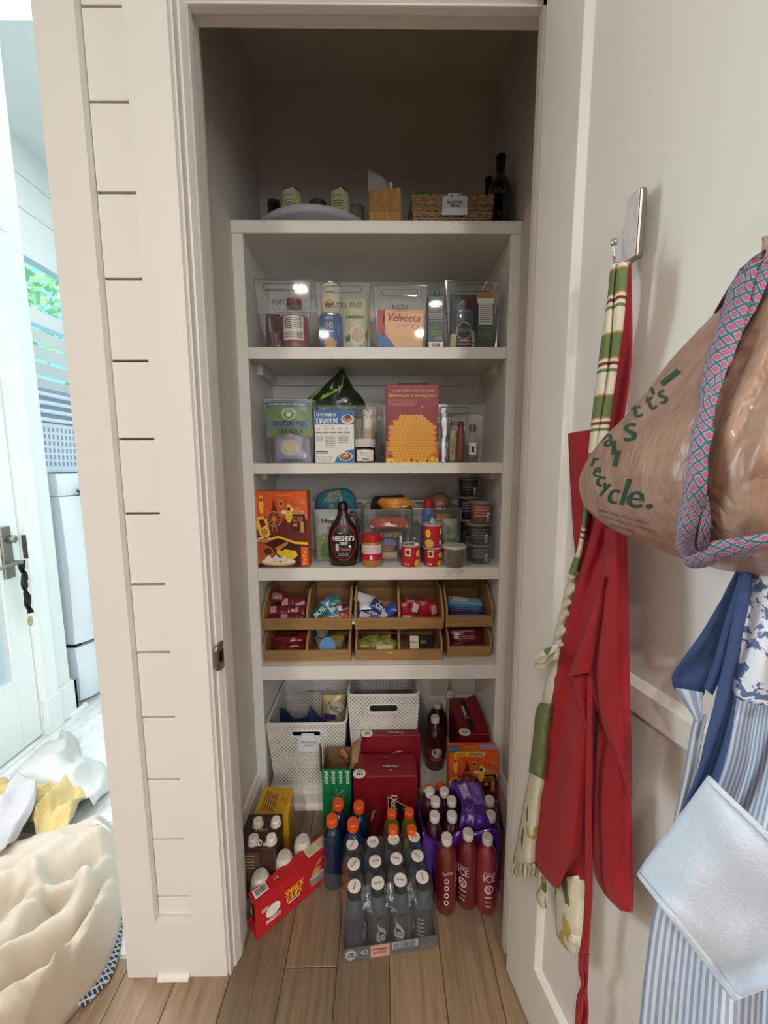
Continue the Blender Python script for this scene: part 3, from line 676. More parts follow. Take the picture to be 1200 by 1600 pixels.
# black carton between the bins
t, x0, x1, zt = carton('drink_carton', 'slim black drink carton with green cap between two bins on the second shelf', 'carton', 668.5, 694, 461, Z2+.001, Y2+.012, .06, M('carton_black', '1d211f', .35, coat=.3))
zc = onY(681, 450, Y2+.03).z; cxm = (x0+x1)/2
ob('gable', MB().hexa([(x0, Y2+.012, zt), (x1, Y2+.012, zt), (x1, Y2+.072, zt), (x0, Y2+.072, zt), (x0+.004, Y2+.045, zt+.012), (x1-.004, Y2+.045, zt+.012), (x1-.004, Y2+.05, zt+.012), (x0+.004, Y2+.05, zt+.012)]), M('carton_black2', '262b28', .35), t)
ob('cap', MB().lathe([(.0095, 0), (.010, .002), (.010, .010), (.008, .012)], (cxm+.004, Y2+.03, zt+.006), 16), M('cap_green', '2c8a68', .4), t, smooth=True)
P = front(Y2+.0115); P.lines(670, 692, -503, -472, 9, LGRY, 1, .35, 6); P.disc(680, -513, 7, GRN, 1, 4); P.lines(674, 690, -524, -517, 3, M('lime', '8fc04a', .5), 2); P.lines(680, 691, -531, -526, 2, LGRY, 1)
P.rect(670, -543, 692.5, -534, WHITE, 1); P.bars(675, 688, -542, -536, BLACK, 3); P.build(t)
# right bin contents
y = Y2+.05; s = mpp(722, 500, y)
o, P = pouch('chip_pouch', 'slate and plum snack pouch with round badge in the right bin', 'pouch', (onY(722, 540, y).x, y, Z2+.003), 43*s, onY(722, 462, y).z-Z2, .05, M('pouch_slate', '4f6069', .4, coat=.4), wr=.006, seed=3)
P.disc(.5, .34, .34, M('badge_dark', '38424a', .5), 1, .17); P.disc(.5, .34, .30, LGRY, 2, .15, r0=.88); P.text('ORGANIC', .5, .35, .05, LGRY, 3, w=.5); P.rect(.3, .02, .75, .24, M('plum', '6d2944', .5), 1, 6, 4); P.lines(.34, .72, .04, .2, 3, WHITE, 3); P.rect(.02, .0, .22, .3, CREAM, 1, 4, 4); P.rect(.8, .0, .98, .36, CREAM, 1, 4, 4); P.lines(.3, .7, .66, .69, 1, LGRY, 2); P.rect(.55, .70, .95, .95, M('plum', ''), 1, 4, 4); P.poly([(.1, .75), (.3, .92), (.5, .8)], LGRY, 2); P.build(o)
t, x0, x1, zt = carton('gable_carton', 'green and white gable-top carton with gold peak in the right bin', 'carton', 746, 772, 466, Z2+.003, Y2+.022, .06, M('carton_green', '2f4a2c', .4), sub='carton')
xm = (x0+x1)/2; zg = onY(759, 451, Y2+.05).z
ob('gable', MB().prism([(x0, zt), (x1, zt), (xm+.003, zg), (xm-.003, zg)], lambda u, v, q: V((u, q, v)), Y2+.022, Y2+.082), M('gable_gold', 'b98a3c', .45), t)
ob('seam', MB().box(xm-.002, xm+.002, Y2+.022, Y2+.082, zg-.002, zg+.012), WHITE, t)
P = front(Y2+.0215); P.rect(746, -474, 772, -466, WHITE, 1); P.rect(748, -507, 770, -474, M('label_paper', 'd9d9cf', .5), 2); P.lines(750, 768, -504, -476, 9, BLACK, 3, .3, 9); P.lines(748, 768, -533, -510, 6, M('leaf_green', '6c9350', .5), 2, .35, 3); P.build(t)

# ================================================================ THIRD SHELF
Z3 = 1.190; Y3 = 1.222
b, _ = clear_bin('clear acrylic bin lettered GLUTEN FREE GRANOLA on the third shelf', 411, 492, 626, Z3, Y3, .25, handle=False)
P = front(Y3-.0015); P.text('GLUTEN FREE', 452.5, -661, 7, BLACK, 1, w=55); P.text('GRANOLA', 453.5, -674, 7, BLACK, 1, w=40); P.build(b, 'lettering')
b, _ = clear_bin('clear acrylic bin behind the pancake mix box on the third shelf', 496, 588, 634, Z3, Y3+.03, .22, hx=.012)
b, _ = clear_bin('wide clear acrylic bin lettered BREAD behind the honey cereal box', 597, 757, 631, Z3, Y3+.012, .24, hx=.06)
P = front(Y3+.0105); P.text('BREAD', 716, -662, 7, BLACK, 1, w=24); P.build(b, 'lettering')
# granola pouches
y = Y3+.05; s = mpp(452, 680, y)
o, P = pouch('oat_pouch', 'lavender pouch of oats with oval picture in the granola bin', 'pouch', (onY(458, 720, y).x, y, Z3+.003), 58*s, onY(455, 672, y).z-Z3, .045, M('pouch_lavender', 'a9a6c9', .45, coat=.2), wr=.004, seed=6, top=.97)
P.disc(.46, .44, .27, M('oat_cream', 'd9cfae', .7, var=.25, scale=220), 1, .24); P.lines(.12, .9, .80, .93, 2, WHITE, 1, .3); P.rect(.80, .35, .90, .72, M('label_mauve', '8c7f8b', .5), 1, 2, 3); P.disc(.86, .2, .04, WHITE, 1, .08); P.lines(.2, .8, .03, .11, 1, NAVY, 1); P.build(o)
y = Y3+.035; s = mpp(452, 650, y)
o, P = pouch('granola_bag', 'green and blue granola bag with pale top folded over in the granola bin', 'bag', (onY(453, 683, y).x, y-.002, onY(450, 683, y).z), 74*s, onY(450, 624, y).z-onY(450, 683, y).z, .035, M('granola_green', '7c9a5c', .4, coat=.3), wr=.006, seed=14, bot=.7, top=.9)
P.rect(.02, .78, .98, .93, M('granola_blue', '4f8098', .4), 1, 8, 3); P.rect(.02, .92, .98, .99, M('granola_white', 'd5dadb', .4), 2, 8, 2); P.lines(.1, .9, .82, .88, 1, WHITE, 3, .5); P.rect(.05, .2, .95, .40, M('granola_slate', '6d89a3', .4), 1, 8, 3)
P.disc(.52, .60, .15, WHITE, 2, .16, r0=.85); P.disc(.52, .58, .05, WHITE, 2, .06)
for k in range(9): a = math.pi*(k+.5)/9; P.poly([(.52+.07*math.cos(a-.1), .6+.07*math.sin(a-.1)), (.52+.13*math.cos(a), .6+.14*math.sin(a)), (.52+.07*math.cos(a+.1), .6+.07*math.sin(a+.1))], WHITE, 2)
P.text('LAR', .8, .62, .12, M('granola_blue', ''), 2, w=.14, rot=.3); P.build(o)
# dark green salad bag on top of the bins
def bag_px(name, label, cat, rows, y, bulge, mat, wr=.008, seed=1, nu=14, nv=12, lean=0., parent=None):
    """closed soft bag between left and right outlines (picture points), with its own depth at y"""
    def f(a, b, side):
        L = spline([r[0:2] for r in rows], b); Rr = spline([r[2:4] for r in rows], b)
        e = max(0, math.sin(math.pi*a))**.6*max(0, min(1, math.sin(math.pi*(.06+.9*b))*1.5))**.6
        k = (noise.noise(V((a*4+seed, b*4, seed+side)))+.5*noise.noise(V((a*9, b*9+seed, side))))*wr*(.25+e)
        return onY(L[0]+(Rr[0]-L[0])*a, L[1]+(Rr[1]-L[1])*a, y+lean*b+side*(bulge*e+.001)+k)
    mb = MB().grid(lambda a, b: f(a, b, -1), nu, nv).grid(lambda a, b: f(1-a, b, 1), nu, nv)
    t = parent or thing(name, label, cat, tuple(V((onY(*rows[-1][0:2], y)+onY(*rows[-1][2:4], y))/2)))
    o = ob('bag', mb, mat, t, smooth=True, sharp=80)
    return t, Print(lambda u, v, l: f(u, v, -1)+V((0, -l-.0008, 0)))
o, P = bag_px('salad_bag', 'dark green salad bag with lime corner lying behind the bins on the third shelf', 'bag', [(531, 577, 537, 576), (500, 606, 551, 604), (477, 628, 566, 622), (478, 650, 574, 642), (480, 672, 574, 672)], 1.37, .05, M('bag_dark_green', '1b2c17', .32, coat=.5), .012, 4)
P.poly([(.05, .02), (.95, .02), (.98, .10), (.72, .17), (.70, .24), (.62, .30), (.3, .47), (.05, .45), (.02, .3)], M('bag_lime', '9ab85a', .35, coat=.4), 6); P.lines(.15, .5, .25, .4, 3, DGRN, 9, .3); P.text('ORGANIC', .62, .72, .1, M('bag_lime', ''), 6, w=.4, rot=-.5); P.build(o)
# pancake mix box
t, x0, x1, zt = carton('pancake_box', 'white pancake mix box reading LET\'S MAKE IT HAPPEN on the third shelf', 'box', 492, 553, 641, Z3+.001, 1.206, .05, M('box_white', 'e4e3de', .45))
P = front(1.2055); FO = M('food_tan', 'b98a52', .6); FD = M('food_brown', '7b4a2b', .6)
P.rect(492, -663, 553, -641, BLU, 1); P.text("LET'S MAKE IT", 510, -648, 5, WHITE, 2, w=30, bold=.3); P.text('HAPPEN', 511, -657.5, 8.5, WHITE, 2, w=32, bold=.6)
P.disc(543, -655, 10, WHITE, 2, 7.5); P.disc(543, -655, 8.5, PINK, 3, 5); P.disc(542, -653, 7, FO, 4, 4); P.disc(543, -651, 5, FD, 5, 3)
for k in range(5): P.disc(498+k*11, -670, 2.2, LGRY, 2, 2.2); P.lines(494+k*11, 503+k*11, -677, -674, 1, BLACK, 2, .5, k)
P.lines(494, 505, -690, -681, 4, GREY, 2, .35); P.lines(508, 524, -700, -681, 7, GREY, 2, .35, 4); P.lines(528, 545, -693, -681, 4, GREY, 2, .35, 8); P.lines(494, 513, -709, -704, 2, BLACK, 2, .6); P.lines(494, 520, -721, -712, 4, LGRY, 2, .4)
P.rect(492, -679, 552, -678.6, LGRY, 2); P.poly([(522, -724), (527, -713), (540, -704), (553, -702), (553, -724)], BLU, 2); P.disc(540, -713, 11, WHITE, 3, 7); P.disc(540, -713, 9.5, FD, 4, 5.5); P.disc(539, -712, 7, FO, 5, 4); P.disc(541, -711, 3, YEL, 6, 2); P.build(t)
# jam jar
y = 1.232; s = mpp(570, 705, y); r = 17*s; p = onY(570, 722, y); c = (p.x, y, Z3); h = onY(570, 686, y-r*.6).z-Z3
jr = turned('jam_jar', 'dark jam jar with white cloth-patterned lid and script label', 'jar', c, [('jar', [(r*.88, 0), (r*.97, .003), (r*.97, h*.60), (r*.86, h*.68)], M('jam_dark', '1d0f14', .1, coat=.7)), ('lid', [(r*.98, h*.66), (r, h*.68), (r, h*.97), (r*.94, h)], M('lid_cloth', 'd3d0cb', .6, var=.12, scale=90))])
P = Print(cyl(c, r*.97+.0006)); P.rect(-r*.75, h*.08, r*.95, h*.55, WHITE, 1, 12); P.text('Bonne', -.002, h*.42, .006, BLACK, 4, w=.018, ital=.2); P.text('Maman Jam', .002, h*.29, .005, BLACK, 4, w=.024, ital=.2); P.lines(-.006, .014, h*.13, h*.2, 1, BLACK, 4, .5); P.build(jr)
o, P = pouch('spice_packet', 'small peach and white packet in the bin behind the jam jar', 'packet', (onY(575, 690, Y3+.06).x, Y3+.06, Z3+.003), 15*mpp(575, 680, Y3+.06), onY(575, 640, Y3+.06).z-Z3, .02, M('packet_peach', 'c79a78', .4, coat=.3), seed=9)
P.rect(.05, .62, .95, .97, WHITE, 1, 4, 4); P.build(o)
o, P = pouch('olive_packet', 'olive green packet beside the peach packet in the clear bin', 'packet', (onY(560, 690, Y3+.07).x, Y3+.07, Z3+.003), 14*mpp(560, 680, Y3+.06), onY(560, 655, Y3+.06).z-Z3, .02, M('packet_olive', '6f7a5a', .4, coat=.3), seed=10)
# honey cereal box
t, x0, x1, zt = carton('honey_cereal_box', 'large maroon cereal box with orange honeycomb print on the third shelf', 'box', 603.5, 685, 600.5, Z3+.001, 1.207, .062, M('box_maroon', '8c2f2e', .42))
P = front(1.2065); HON = M('honey_orange', 'ec9530', .42); HOD = M('honey_deep', 'c96a1c', .42); HOY = M('honey_yellow', 'f3c23b', .42)
P.rect(603.5, -725, 685, -690, HOD, 1); P.rect(603.5, -725, 685, -716, HOY, 2)
g = random.Random(5); R_ = 3.25
for j in range(17):
    py = -651-j*R_*1.5*.86
    if py < -719: break
    half = 18+min(j, 4)*4.2-(0 if j < 13 else (j-12)*2); off = (j % 2)*R_*.95
    x = 645-half+off
    while x < 645+half:
        P.disc(x, py, R_*1.12, HON, 3, None, 6, 0., math.pi/6, math.pi/6+2*math.pi); P.disc(x, py, R_*1.12, HOY, 4, None, 6, .78, math.pi/6, math.pi/6+2*math.pi); P.disc(x, py, .8, HOD, 5, None, 6)
        x += R_*1.9
for x, py, r, m in ((610, -712, 3, RED), (643, -719, 2.6, RED), (632, -720, 2.4, ORG), (668, -720, 2, BRN), (611, -722, 1.3, BLACK), (622, -722, 1.2, BLACK), (652, -721, 1.6, BRN), (660, -635, 2, ORG), (613, -658, 2, ORG)): P.disc(x, py, r, m, 6, None, 12)
for x, py, r in ((611, -650, 4.5), (681, -643, 4), (645, -650, 3)): P.disc(x, py, r, RED, 3, None, 16, .88)
P.disc(676, -717, 5.5, BRN, 7, None, 6); P.disc(676, -717, 4.6, HOY, 8, None, 6)
P.text('Real Honey for A-maze-ing Taste!', 645, -618.5, 5, YEL, 3, w=73, bold=.3); P.lines(607, 652, -634, -624, 4, PINK, 2, .3)
for k in range(5): P.disc(615+k*13, -610.5, 1.3, PINK, 3, None, 8); P.lines(618+k*13, 626+k*13, -612, -609, 2, WHITE, 3, .3, k)
P.build(t)
ob('open_flap', MB().box(x0+.004, x1-.004, 1.212, 1.262, zt, zt+.0015).box(x0+.035, x1-.03, 1.212, 1.25, zt+.0015, zt+.004), M('carton_inner', '4a3a32', .7), t)
# bread bin contents
y = Y3+.06
def mini_box(name, label, cat, px0, px1, pyt, pyb, y, dep, mat):
    zb = onY(px0, pyb, y).z; x0, x1 = onY(px0, (pyt+pyb)/2, y).x, onY(px1, (pyt+pyb)/2, y).x; zt = onY(px0, pyt, y).z
    t = thing(name, label, cat, ((x0+x1)/2, y+dep/2, zb)); ob('carton', MB().box(x0, x1, y, y+dep, zb, zt), mat, t, bevel=.001); return t
COC = M('cocoa_box', '5f5060', .45)
for k, (a, b, l) in enumerate(((646, 684, 'upper plum cocoa box in the wide bin beside the honey cereal'), (685, 720, 'lower plum cocoa box in the wide bin beside the honey cereal'))):
    t = mini_box('cocoa_box', l, 'box', 662, 706, a, b-1, y, .08, COC)
    P = front(y-.0005); P.text('SWISS MISS', 687, -(a+10), 8, LGRY, 2, w=42, bold=.2); P.disc(694, -(a+24), 9, M('cocoa_plum', '6d3444', .5), 1, 6); P.rect(664, -(b-2), 706, -(b-6), BLACK, 1); P.build(t)
t = mini_box('seasoning_box', 'slim yellow-green seasoning box standing in the wide bin', 'box', 703.5, 711.5, 672, 720, Y3+.035, .03, M('box_yellowgreen', 'b6b06a', .45))
P = front(Y3+.0345); P.text('FRIED', 707.5, -698, 4, BRN, 1, w=26, rot=math.pi/2); P.build(t)
y = Y3+.05; s = mpp(720, 690, y); p = onY(719, 720, y); h = onY(719, 660, y).z-Z3
turned('sauce_bottle', 'red sauce bottle standing in the wide bin', 'bottle', (p.x, y, Z3+.003), [('bottle', [(6.5*s, 0), (7*s, .003), (7*s, h*.45), (6*s, h*.55), (7*s, h*.68), (5*s, h*.82), (4*s, h*.85)], M('sauce_red', '8e3a2b', .25, coat=.5)), ('cap', [(4.4*s, h*.83), (4.4*s, h*.97), (3.6*s, h)], M('sauce_cap', '7a2f26', .4))])
y = Y3+.035; p = onY(737, 720, y); h = onY(737, 664, y).z-Z3; r = 9.5*s; c = (p.x, y, Z3+.003)
t = turned('syrup_flask', 'small clear bottle of brown syrup with white label at the right of the wide bin', 'bottle', c, [('syrup', [(r*.95, .002), (r*.95, h*.42), (.002, h*.42)], M('syrup_brown', '3d1f17', .2, coat=.5)), ('bottle', [(r*.9, 0), (r, .003), (r, h*.48), (r*.5, h*.7), (r*.45, h*.8)], clear('flask_glass', 'b9b9ae', .2, .04, .22)), ('cap', [(r*.56, h*.8), (r*.56, h*.96), (r*.5, h*.98)], M('cap_bronze', '7d6a50', .4, .7))])
P = Print(cyl(c, r+.0006)); P.rect(-r*.7, h*.18, r*.5, h*.5, WHITE, 1, 8); P.rect(-r*.3, h*.25, r*.1, h*.4, BLACK, 3, 4); P.build(t)

# ================================================================ FOURTH SHELF
Z4 = .857
def cereal(name, label, x0, x1, y, dep, zb, zt):
    """orange cereal carton with a candy-country scene"""
    t = thing(name, label, 'box', ((x0+x1)/2, y+dep/2, zb)); W, H = x1-x0, zt-zb
    ob('carton', MB().box(x0, x1, y, y+dep, zb, zt), M('cereal_orange', 'dd5a22', .42), t, bevel=.0012)
    P = Print(lambda u, v, l: V((x0+W*u, y-l, zb+H*v))); a = W/H
    CH = M('choc_brown', '6b2418', .45); CL = M('caramel', 'c8814a', .45); DC = M('choc_dark', '41140f', .45)
    P.poly([(0, .0), (1, 0), (1, .62), (.8, .66), (.6, .62), (.45, .70), (.36, .86), (.28, .70), (.12, .64), (0, .6)], CH, 1)
    P.poly([(0, .60), (.05, .64), (.12, .66), (.18, .62), (.25, .66), (.2, .58), (0, .52)], WHITE, 2)
    for x, v, r in ((.55, .73, .05), (.68, .76, .06), (.88, .72, .05), (.93, .68, .05)): P.disc(x, v, r, WHITE, 2, r*a*.8)
    P.poly([(.30, .68), (.36, .92), (.42, .68)], CH, 3)
    P.disc(.36, .64, .155, CL, 4, .155*a, 28, .86); P.disc(.36, .64, .045, ORG, 5, .045*a)
    for k in range(10):
        q = math.pi*2*k/10; c, s_ = math.cos(q), math.sin(q); P.poly([(.36+.04*c-.006*s_, .64+(.04*s_+.006*c)*a), (.36+.135*c-.006*s_, .64+(.135*s_+.006*c)*a), (.36+.135*c+.006*s_, .64+(.135*s_-.006*c)*a), (.36+.04*c+.006*s_, .64+(.04*s_-.006*c)*a)], CL, 4)
    P.poly([(.30, .48), (.36, .62), (.42, .48), (.40, .48), (.36, .58), (.32, .48)], CL, 4)
    P.poly([(.66, .70), (.80, .80), (.97, .70)], CL, 4); P.rect(.70, .48, .96, .70, DC, 3); P.rect(.72, .60, .90, .67, CL, 4); P.text('MILK', .81, .635, .055, DC, 6, w=.15, bold=.004); P.rect(.86, .46, .93, .6, CL, 5); P.rect(.72, .54, .80, .58, CL, 5)
    for (x, v, w, h) in ((.09, .74, .07, .20), (.60, .62, .10, .20)):
        P.disc(x+w/2, v+h*.35, w*.62, YEL, 5, h*.5); P.disc(x+w/2, v+h*.85, w*.4, YEL, 5, h*.22)
        for k in range(4): P.disc(x+w*(.3+.4*(k % 2)), v+h*(.1+.2*k), w*.14, CL, 6, h*.05, 8)
    P.poly([(.04, .66), (.15, .68), (.22, .62), (.28, .44), (.20, .38), (.08, .42), (.02, .56)], YEL, 6); P.poly([(.07, .63), (.16, .64), (.20, .56), (.10, .52)], CH, 7); P.poly([(.09, .50), (.2, .52), (.24, .45), (.12, .42)], CL, 7)
    P.disc(.16, .37, .13, WHITE, 6, .035); P.disc(.16, .36, .12, CL, 7, .03)
    P.poly([(0, .36), (.2, .37), (.42, .42), (.6, .38), (.75, .34), (1, .33), (1, .30), (.75, .31), (.6, .35), (.42, .39), (.2, .34), (0, .34)], YEL, 5)
    P.poly([(0, .33), (.2, .33), (.42, .38), (.6, .34), (.72, .30), (.86, .30), (.86, .0), (0, 0)], DC, 3)
    P.poly([(0, .32), (.14, .32), (.30, .26), (.38, .16), (.2, .06), (.0, .05)], M('candy_orange', 'b5561f', .45), 5); P.disc(.22, .21, .07, DC, 6, .07*a); P.disc(.22, .21, .045, CH, 7, .045*a)
    P.poly([(.36, .26), (.62, .35), (.60, .30), (.40, .21)], CL, 6); P.poly([(.40, .18), (.55, .24), (.75, .22), (.80, .16), (.70, .10), (.5, .12)], YEL, 6); P.disc(.44, .20, .05, YEL, 7, .05*a)
    P.disc(.42, .07, .34, CL, 6, .06); P.disc(.42, .08, .32, CREAM, 7, .05)
    for k in range(9): P.disc(.18+.055*k, .09+.012*math.sin(k*2.1), .03, CL if k % 2 else WHITE, 8, .018)
    P.poly([(.16, .12), (.24, .17), (.30, .11), (.38, .17), (.46, .11), (.56, .16), (.58, .09), (.2, .08)], WHITE, 9)
    P.rect(.86, .02, 1, .27, M('cereal_orange2', 'e0622a', .42), 5)
    for k in range(4): P.disc(.91+.03*(k % 2), .05+.05*k, .025, YEL, 6, .012, 8)
    P.text('candy clusters', .56, .945, .03, YEL, 3, w=.3); P.rect(.46, .80, .54, .88, TAN, 4); P.disc(.50, .84, .025, DC, 5, .02)
    P.poly([(.84, .86), (.90, .90), (.97, .87), (.96, .83), (.85, .83)], CL, 3)
    for k in range(7): P.disc(.30+.1*k, .88-.03*(k % 3), .012, DC, 3, .008, 6)
    P.build(t); return t, P
y = 1.214; x0, x1 = onY(400, 830, y).x, onY(481, 830, y).x
t, _ = cereal('cereal_box', 'orange cereal box with candy fairground print at the left of the fourth shelf', x0, x1, y, .055, Z4+.001, onY(440, 767.5, y).z)
# bins
b, _ = clear_bin('left clear acrylic bin behind the syrup bottle on the fourth shelf', 490, 564, 796, Z4, 1.262, .22, handle=False, taper=.008)
b, _ = clear_bin('middle clear acrylic bin holding nuts and snack bags on the fourth shelf', 568, 642, 796, Z4, 1.262, .22, handle=False, taper=.008)
b, _ = clear_bin('right clear acrylic bin holding bread rolls on the fourth shelf', 645, 721, 795, Z4, 1.272, .21, handle=False, taper=.008)
y = 1.285
o, P = pouch('hemp_pouch', 'silver and green seed pouch in the left bin behind the syrup', 'pouch', (onY(520, 870, y).x, y+.01, Z4+.004), 55*mpp(520, 840, y), onY(520, 798, y).z-Z4, .05, M('pouch_silver', 'b3b8b4', .35, coat=.3), wr=.007, seed=12)
P.rect(.06, .02, .94, .5, M('pouch_leaf', '7f9a5c', .45), 1, 6, 6); P.text('Hemp', .5, .78, .12, BLACK, 2, w=.55, bold=.01); P.text('Seed', .55, .64, .09, BLACK, 2, w=.36); P.text('GENTLE', .45, .53, .05, DGRN, 3, w=.5); P.disc(.6, .28, .22, YEL, 2, .13); P.disc(.3, .2, .16, GRN, 3, .16); P.build(o)
o, P = bag_px('teal_bag', 'teal and clear snack bag bulging over the left bin of the fourth shelf', 'bag', [(512, 765, 540, 762), (498, 772, 552, 770), (492, 786, 558, 786), (492, 806, 560, 806)], 1.34, .05, M('bag_teal', '2f7482', .32, coat=.5), .014, 6)
P.poly([(.3, .25), (.6, .2), (.7, .6), (.55, .95), (.3, .9), (.2, .6)], M('bag_clear_grey', '7d7a70', .3, var=.5, scale=60, coat=.5), 6); P.build(o, 'clear_window')
o, P = bag_px('gold_pouch', 'golden orange snack pouch lying on the middle bin', 'pouch', [(596, 778, 634, 777), (590, 784, 642, 784), (594, 791, 645, 790), (600, 797, 632, 797)], 1.30, .035, M('pouch_gold', 'd08a2d', .35, coat=.5), .008, 9)
P.disc(.78, .8, .1, WHITE, 3, .12); P.build(o)
o, P = bag_px('dark_wrapper', 'dark folded wrapper under the golden pouch on the middle bin', 'wrapper', [(586, 775, 630, 773), (580, 784, 634, 784), (578, 796, 636, 796)], 1.38, .03, M('wrapper_dark', '33282b', .35, coat=.4), .006, 2)
o, P = bag_px('red_nut_bag', 'flat red and white nut bag in the middle bin', 'bag', [(588, 808, 632, 808), (580, 814, 636, 813), (577, 822, 638, 822), (584, 827, 634, 826)], 1.285, .02, M('bag_brick', 'a8472f', .45, var=.35, scale=120), .005, 3)
P.poly([(.02, .62), (.5, .45), (.98, .62), (.98, .8), (.5, .66), (.02, .8)], WHITE, 3); P.build(o)
y = 1.29
o, P = pouch('peanut_bag', 'dark navy bag of mixed nuts lettered in gold in the middle bin', 'bag', (onY(608, 870, y).x, y, Z4+.004), 56*mpp(608, 850, y), onY(608, 827, y).z-Z4, .045, M('bag_navy', '23242e', .35, coat=.4), wr=.005, seed=16)
P.text('PLANTERS', .52, .82, .13, M('gold_letter', 'c7a24a', .45), 2, w=.62); P.disc(.48, .55, .22, M('bag_violet', '6a6a9a', .45), 1, .16); P.rect(.3, .05, .72, .3, M('nuts_mix', 'b19a7a', .6, var=.4, scale=150), 2, 6, 4); P.disc(.45, .42, .2, M('nut_brown', ''), 2, .1); P.rect(.80, .35, .86, .8, WHITE, 1, 2, 4); P.build(o)
# syrup bottle
yy = 1.243; s = mpp(537, 840, yy); p = onY(537, 885, yy); h = onY(537, 783, yy).z-Z4; W = 24*s
SYR = M('syrup_bottle', '2a1410', .22, coat=.5)
c = (p.x, yy, Z4)
sy = thing('syrup_bottle', 'dark brown chocolate syrup bottle with oval label and side handle', 'bottle', c)
prof = [(.80, 0), (.86, .012), (.93, .12), (1.0, .30), (.99, .42), (.92, .54), (.76, .63), (.52, .71), (.36, .79), (.30, .85), (.29, .87)]
ob('bottle', MB().lathe([(W*a, h*b) for a, b in prof], c, 32, 1, .58), SYR, sy, smooth=True)
ob('cap', MB().lathe([(W*.31, h*.86), (W*.33, h*.865), (W*.33, h*.96), (W*.26, h*.985), (W*.15, h)], c, 24), M('syrup_cap', '1d0d0b', .35), sy, smooth=True)
ob('handle', MB().tube([V((p.x+W*.40, yy, Z4+h*.785)), V((p.x+W*.60, yy, Z4+h*.80)), V((p.x+W*.80, yy, Z4+h*.775)), V((p.x+W*.92, yy, Z4+h*.70)), V((p.x+W*.96, yy, Z4+h*.60)), V((p.x+W*.94, yy, Z4+h*.50))], [W*.13]*6, 10), SYR, sy, smooth=True)
def syr(u, v, l):      # follow the flattened oval body
    zf = v/h; a_ = prof[0][0]
    for (r0, z0), (r1, z1) in zip(prof, prof[1:]):
        if z0 <= zf <= z1: a_ = r0+(r1-r0)*(zf-z0)/(z1-z0)
    x = max(-.98, min(.98, u/(W*a_))); return V((p.x+u, yy-.58*W*a_*math.sqrt(1-x*x)-l-.0004, Z4+v))
P = Print(syr); P.disc(.004, h*.38, W*.78, M('label_dark', '2b1a1c', .4), 2, h*.275, 36); P.disc(.004, h*.38, W*.79, M('label_rim', 'b5283a', .4), 4, h*.28, 36, .955)
P.text("HERSHEY'S", .004, h*.445, .016, WHITE, 6, w=W*1.32, bold=.0006); P.text('SYRUP', .004, h*.37, .008, WHITE, 6, w=W*.48, bold=.0005); P.poly([(-.018, h*.25), (.026, h*.25), (.029, h*.30), (-.010, h*.30)], RED, 5); P.rect(-.022, h*.25, -.012, h*.36, LGRY, 6, 2); P.text('GENUINE', .008, h*.275, .004, WHITE, 7, w=.024); P.lines(-.014, .02, h*.17, h*.22, 2, LGRY, 5, .35)
P.poly([(.004, h*.52), (.008, h*.57), (.010, h*.62), (.007, h*.57)], WHITE, 6); P.poly([(-.016, h*.52), (.0, h*.515), (-.006, h*.535)], LGRY, 6); P.disc(.024, h*.32, .004, WHITE, 7); P.build(sy)
# peanut butter jar
y = 1.236; s = mpp(581, 860, y); r = 15.5*s; p = onY(581, 885, y); c = (p.x, y, Z4); h = onY(581, 834, y).z-Z4
pb = turned('peanut_butter_jar', 'peanut butter jar with red lid and white and red label', 'jar', c, [('jar', [(r*.88, 0), (r*.97, .004), (r, .012), (r, h*.70), (r*.9, h*.76), (r*.9, h*.79)], M('peanut_butter', 'a8773f', .3, coat=.5)), ('lid', [(r*.96, h*.78), (r*.99, h*.79), (r*.99, h*.97), (r*.92, h)], M('lid_bright_red', 'b51e28', .4)), ('label', [(r*1.012, h*.22), (r*1.012, h*.42)], M('label_scarlet', 'b92230', .45)), ('label', [(r*1.012, h*.42), (r*1.012, h*.69)], M('label_ivory', 'd8cfc6', .5))])
P = Print(cyl(c, r*1.014)); P.lines(-r*.9, r*.9, h*.46, h*.66, 5, PINK, 1, .35); P.disc(-.001, h*.34, .004, WHITE, 1); P.disc(-.001, h*.28, .004, WHITE, 1); P.build(pb)
# snack cups
CUPR = M('cup_red', 'bb2430', .42); LIDP = clear('lid_plastic', 'dcd9d4', .25, .1, .55)
def snack_cup(label, px, pyt, pyb, y, rpx, zb, arts, body=CUPR, h=None, cat='cup', name='snack_cup'):
    s = mpp(px, pyb, y); r = rpx*s; p = onY(px, pyb, y); h = h or onY(px, pyt, y).z-zb; c = (p.x, y, zb)
    t = thing(name, label, cat, c, 'paper snack cups on the fourth shelf')
    ob('cup', MB().lathe([(r*.93, 0), (r*.95, .002), (r, h*.93)], c, 28), body, t, smooth=True); ob('lid', MB().lathe([(r*1.03, h*.90), (r*1.05, h*.92), (r*1.05, h*.985), (r*.98, h), (r*.9, h*.97), (.002, h*.97)], c, 28), LIDP if body is CUPR else M('cup_lid_dark', '5a4a44', .4), t, smooth=True)
    P = Print(cyl(c, r*.99+.0008)); arts(P, r, h); P.build(t); return c, r, h
CHP = M('chip_gold', 'd5b04c', .5)
def artA(P, r, h): P.rect(-r*.65, h*.5, -r*.05, h*.85, CREAM, 1, 5); P.disc(-r*.33, h*.68, r*.22, BRN, 3, h*.12); P.disc(r*.85, h*.6, r*.3, YEL, 1, h*.16); P.disc(r*.75, h*.18, r*.4, CHP, 2, h*.16); P.disc(-r*.6, h*.14, .003, WHITE, 1); P.disc(-r*.3, h*.14, .003, WHITE, 1)
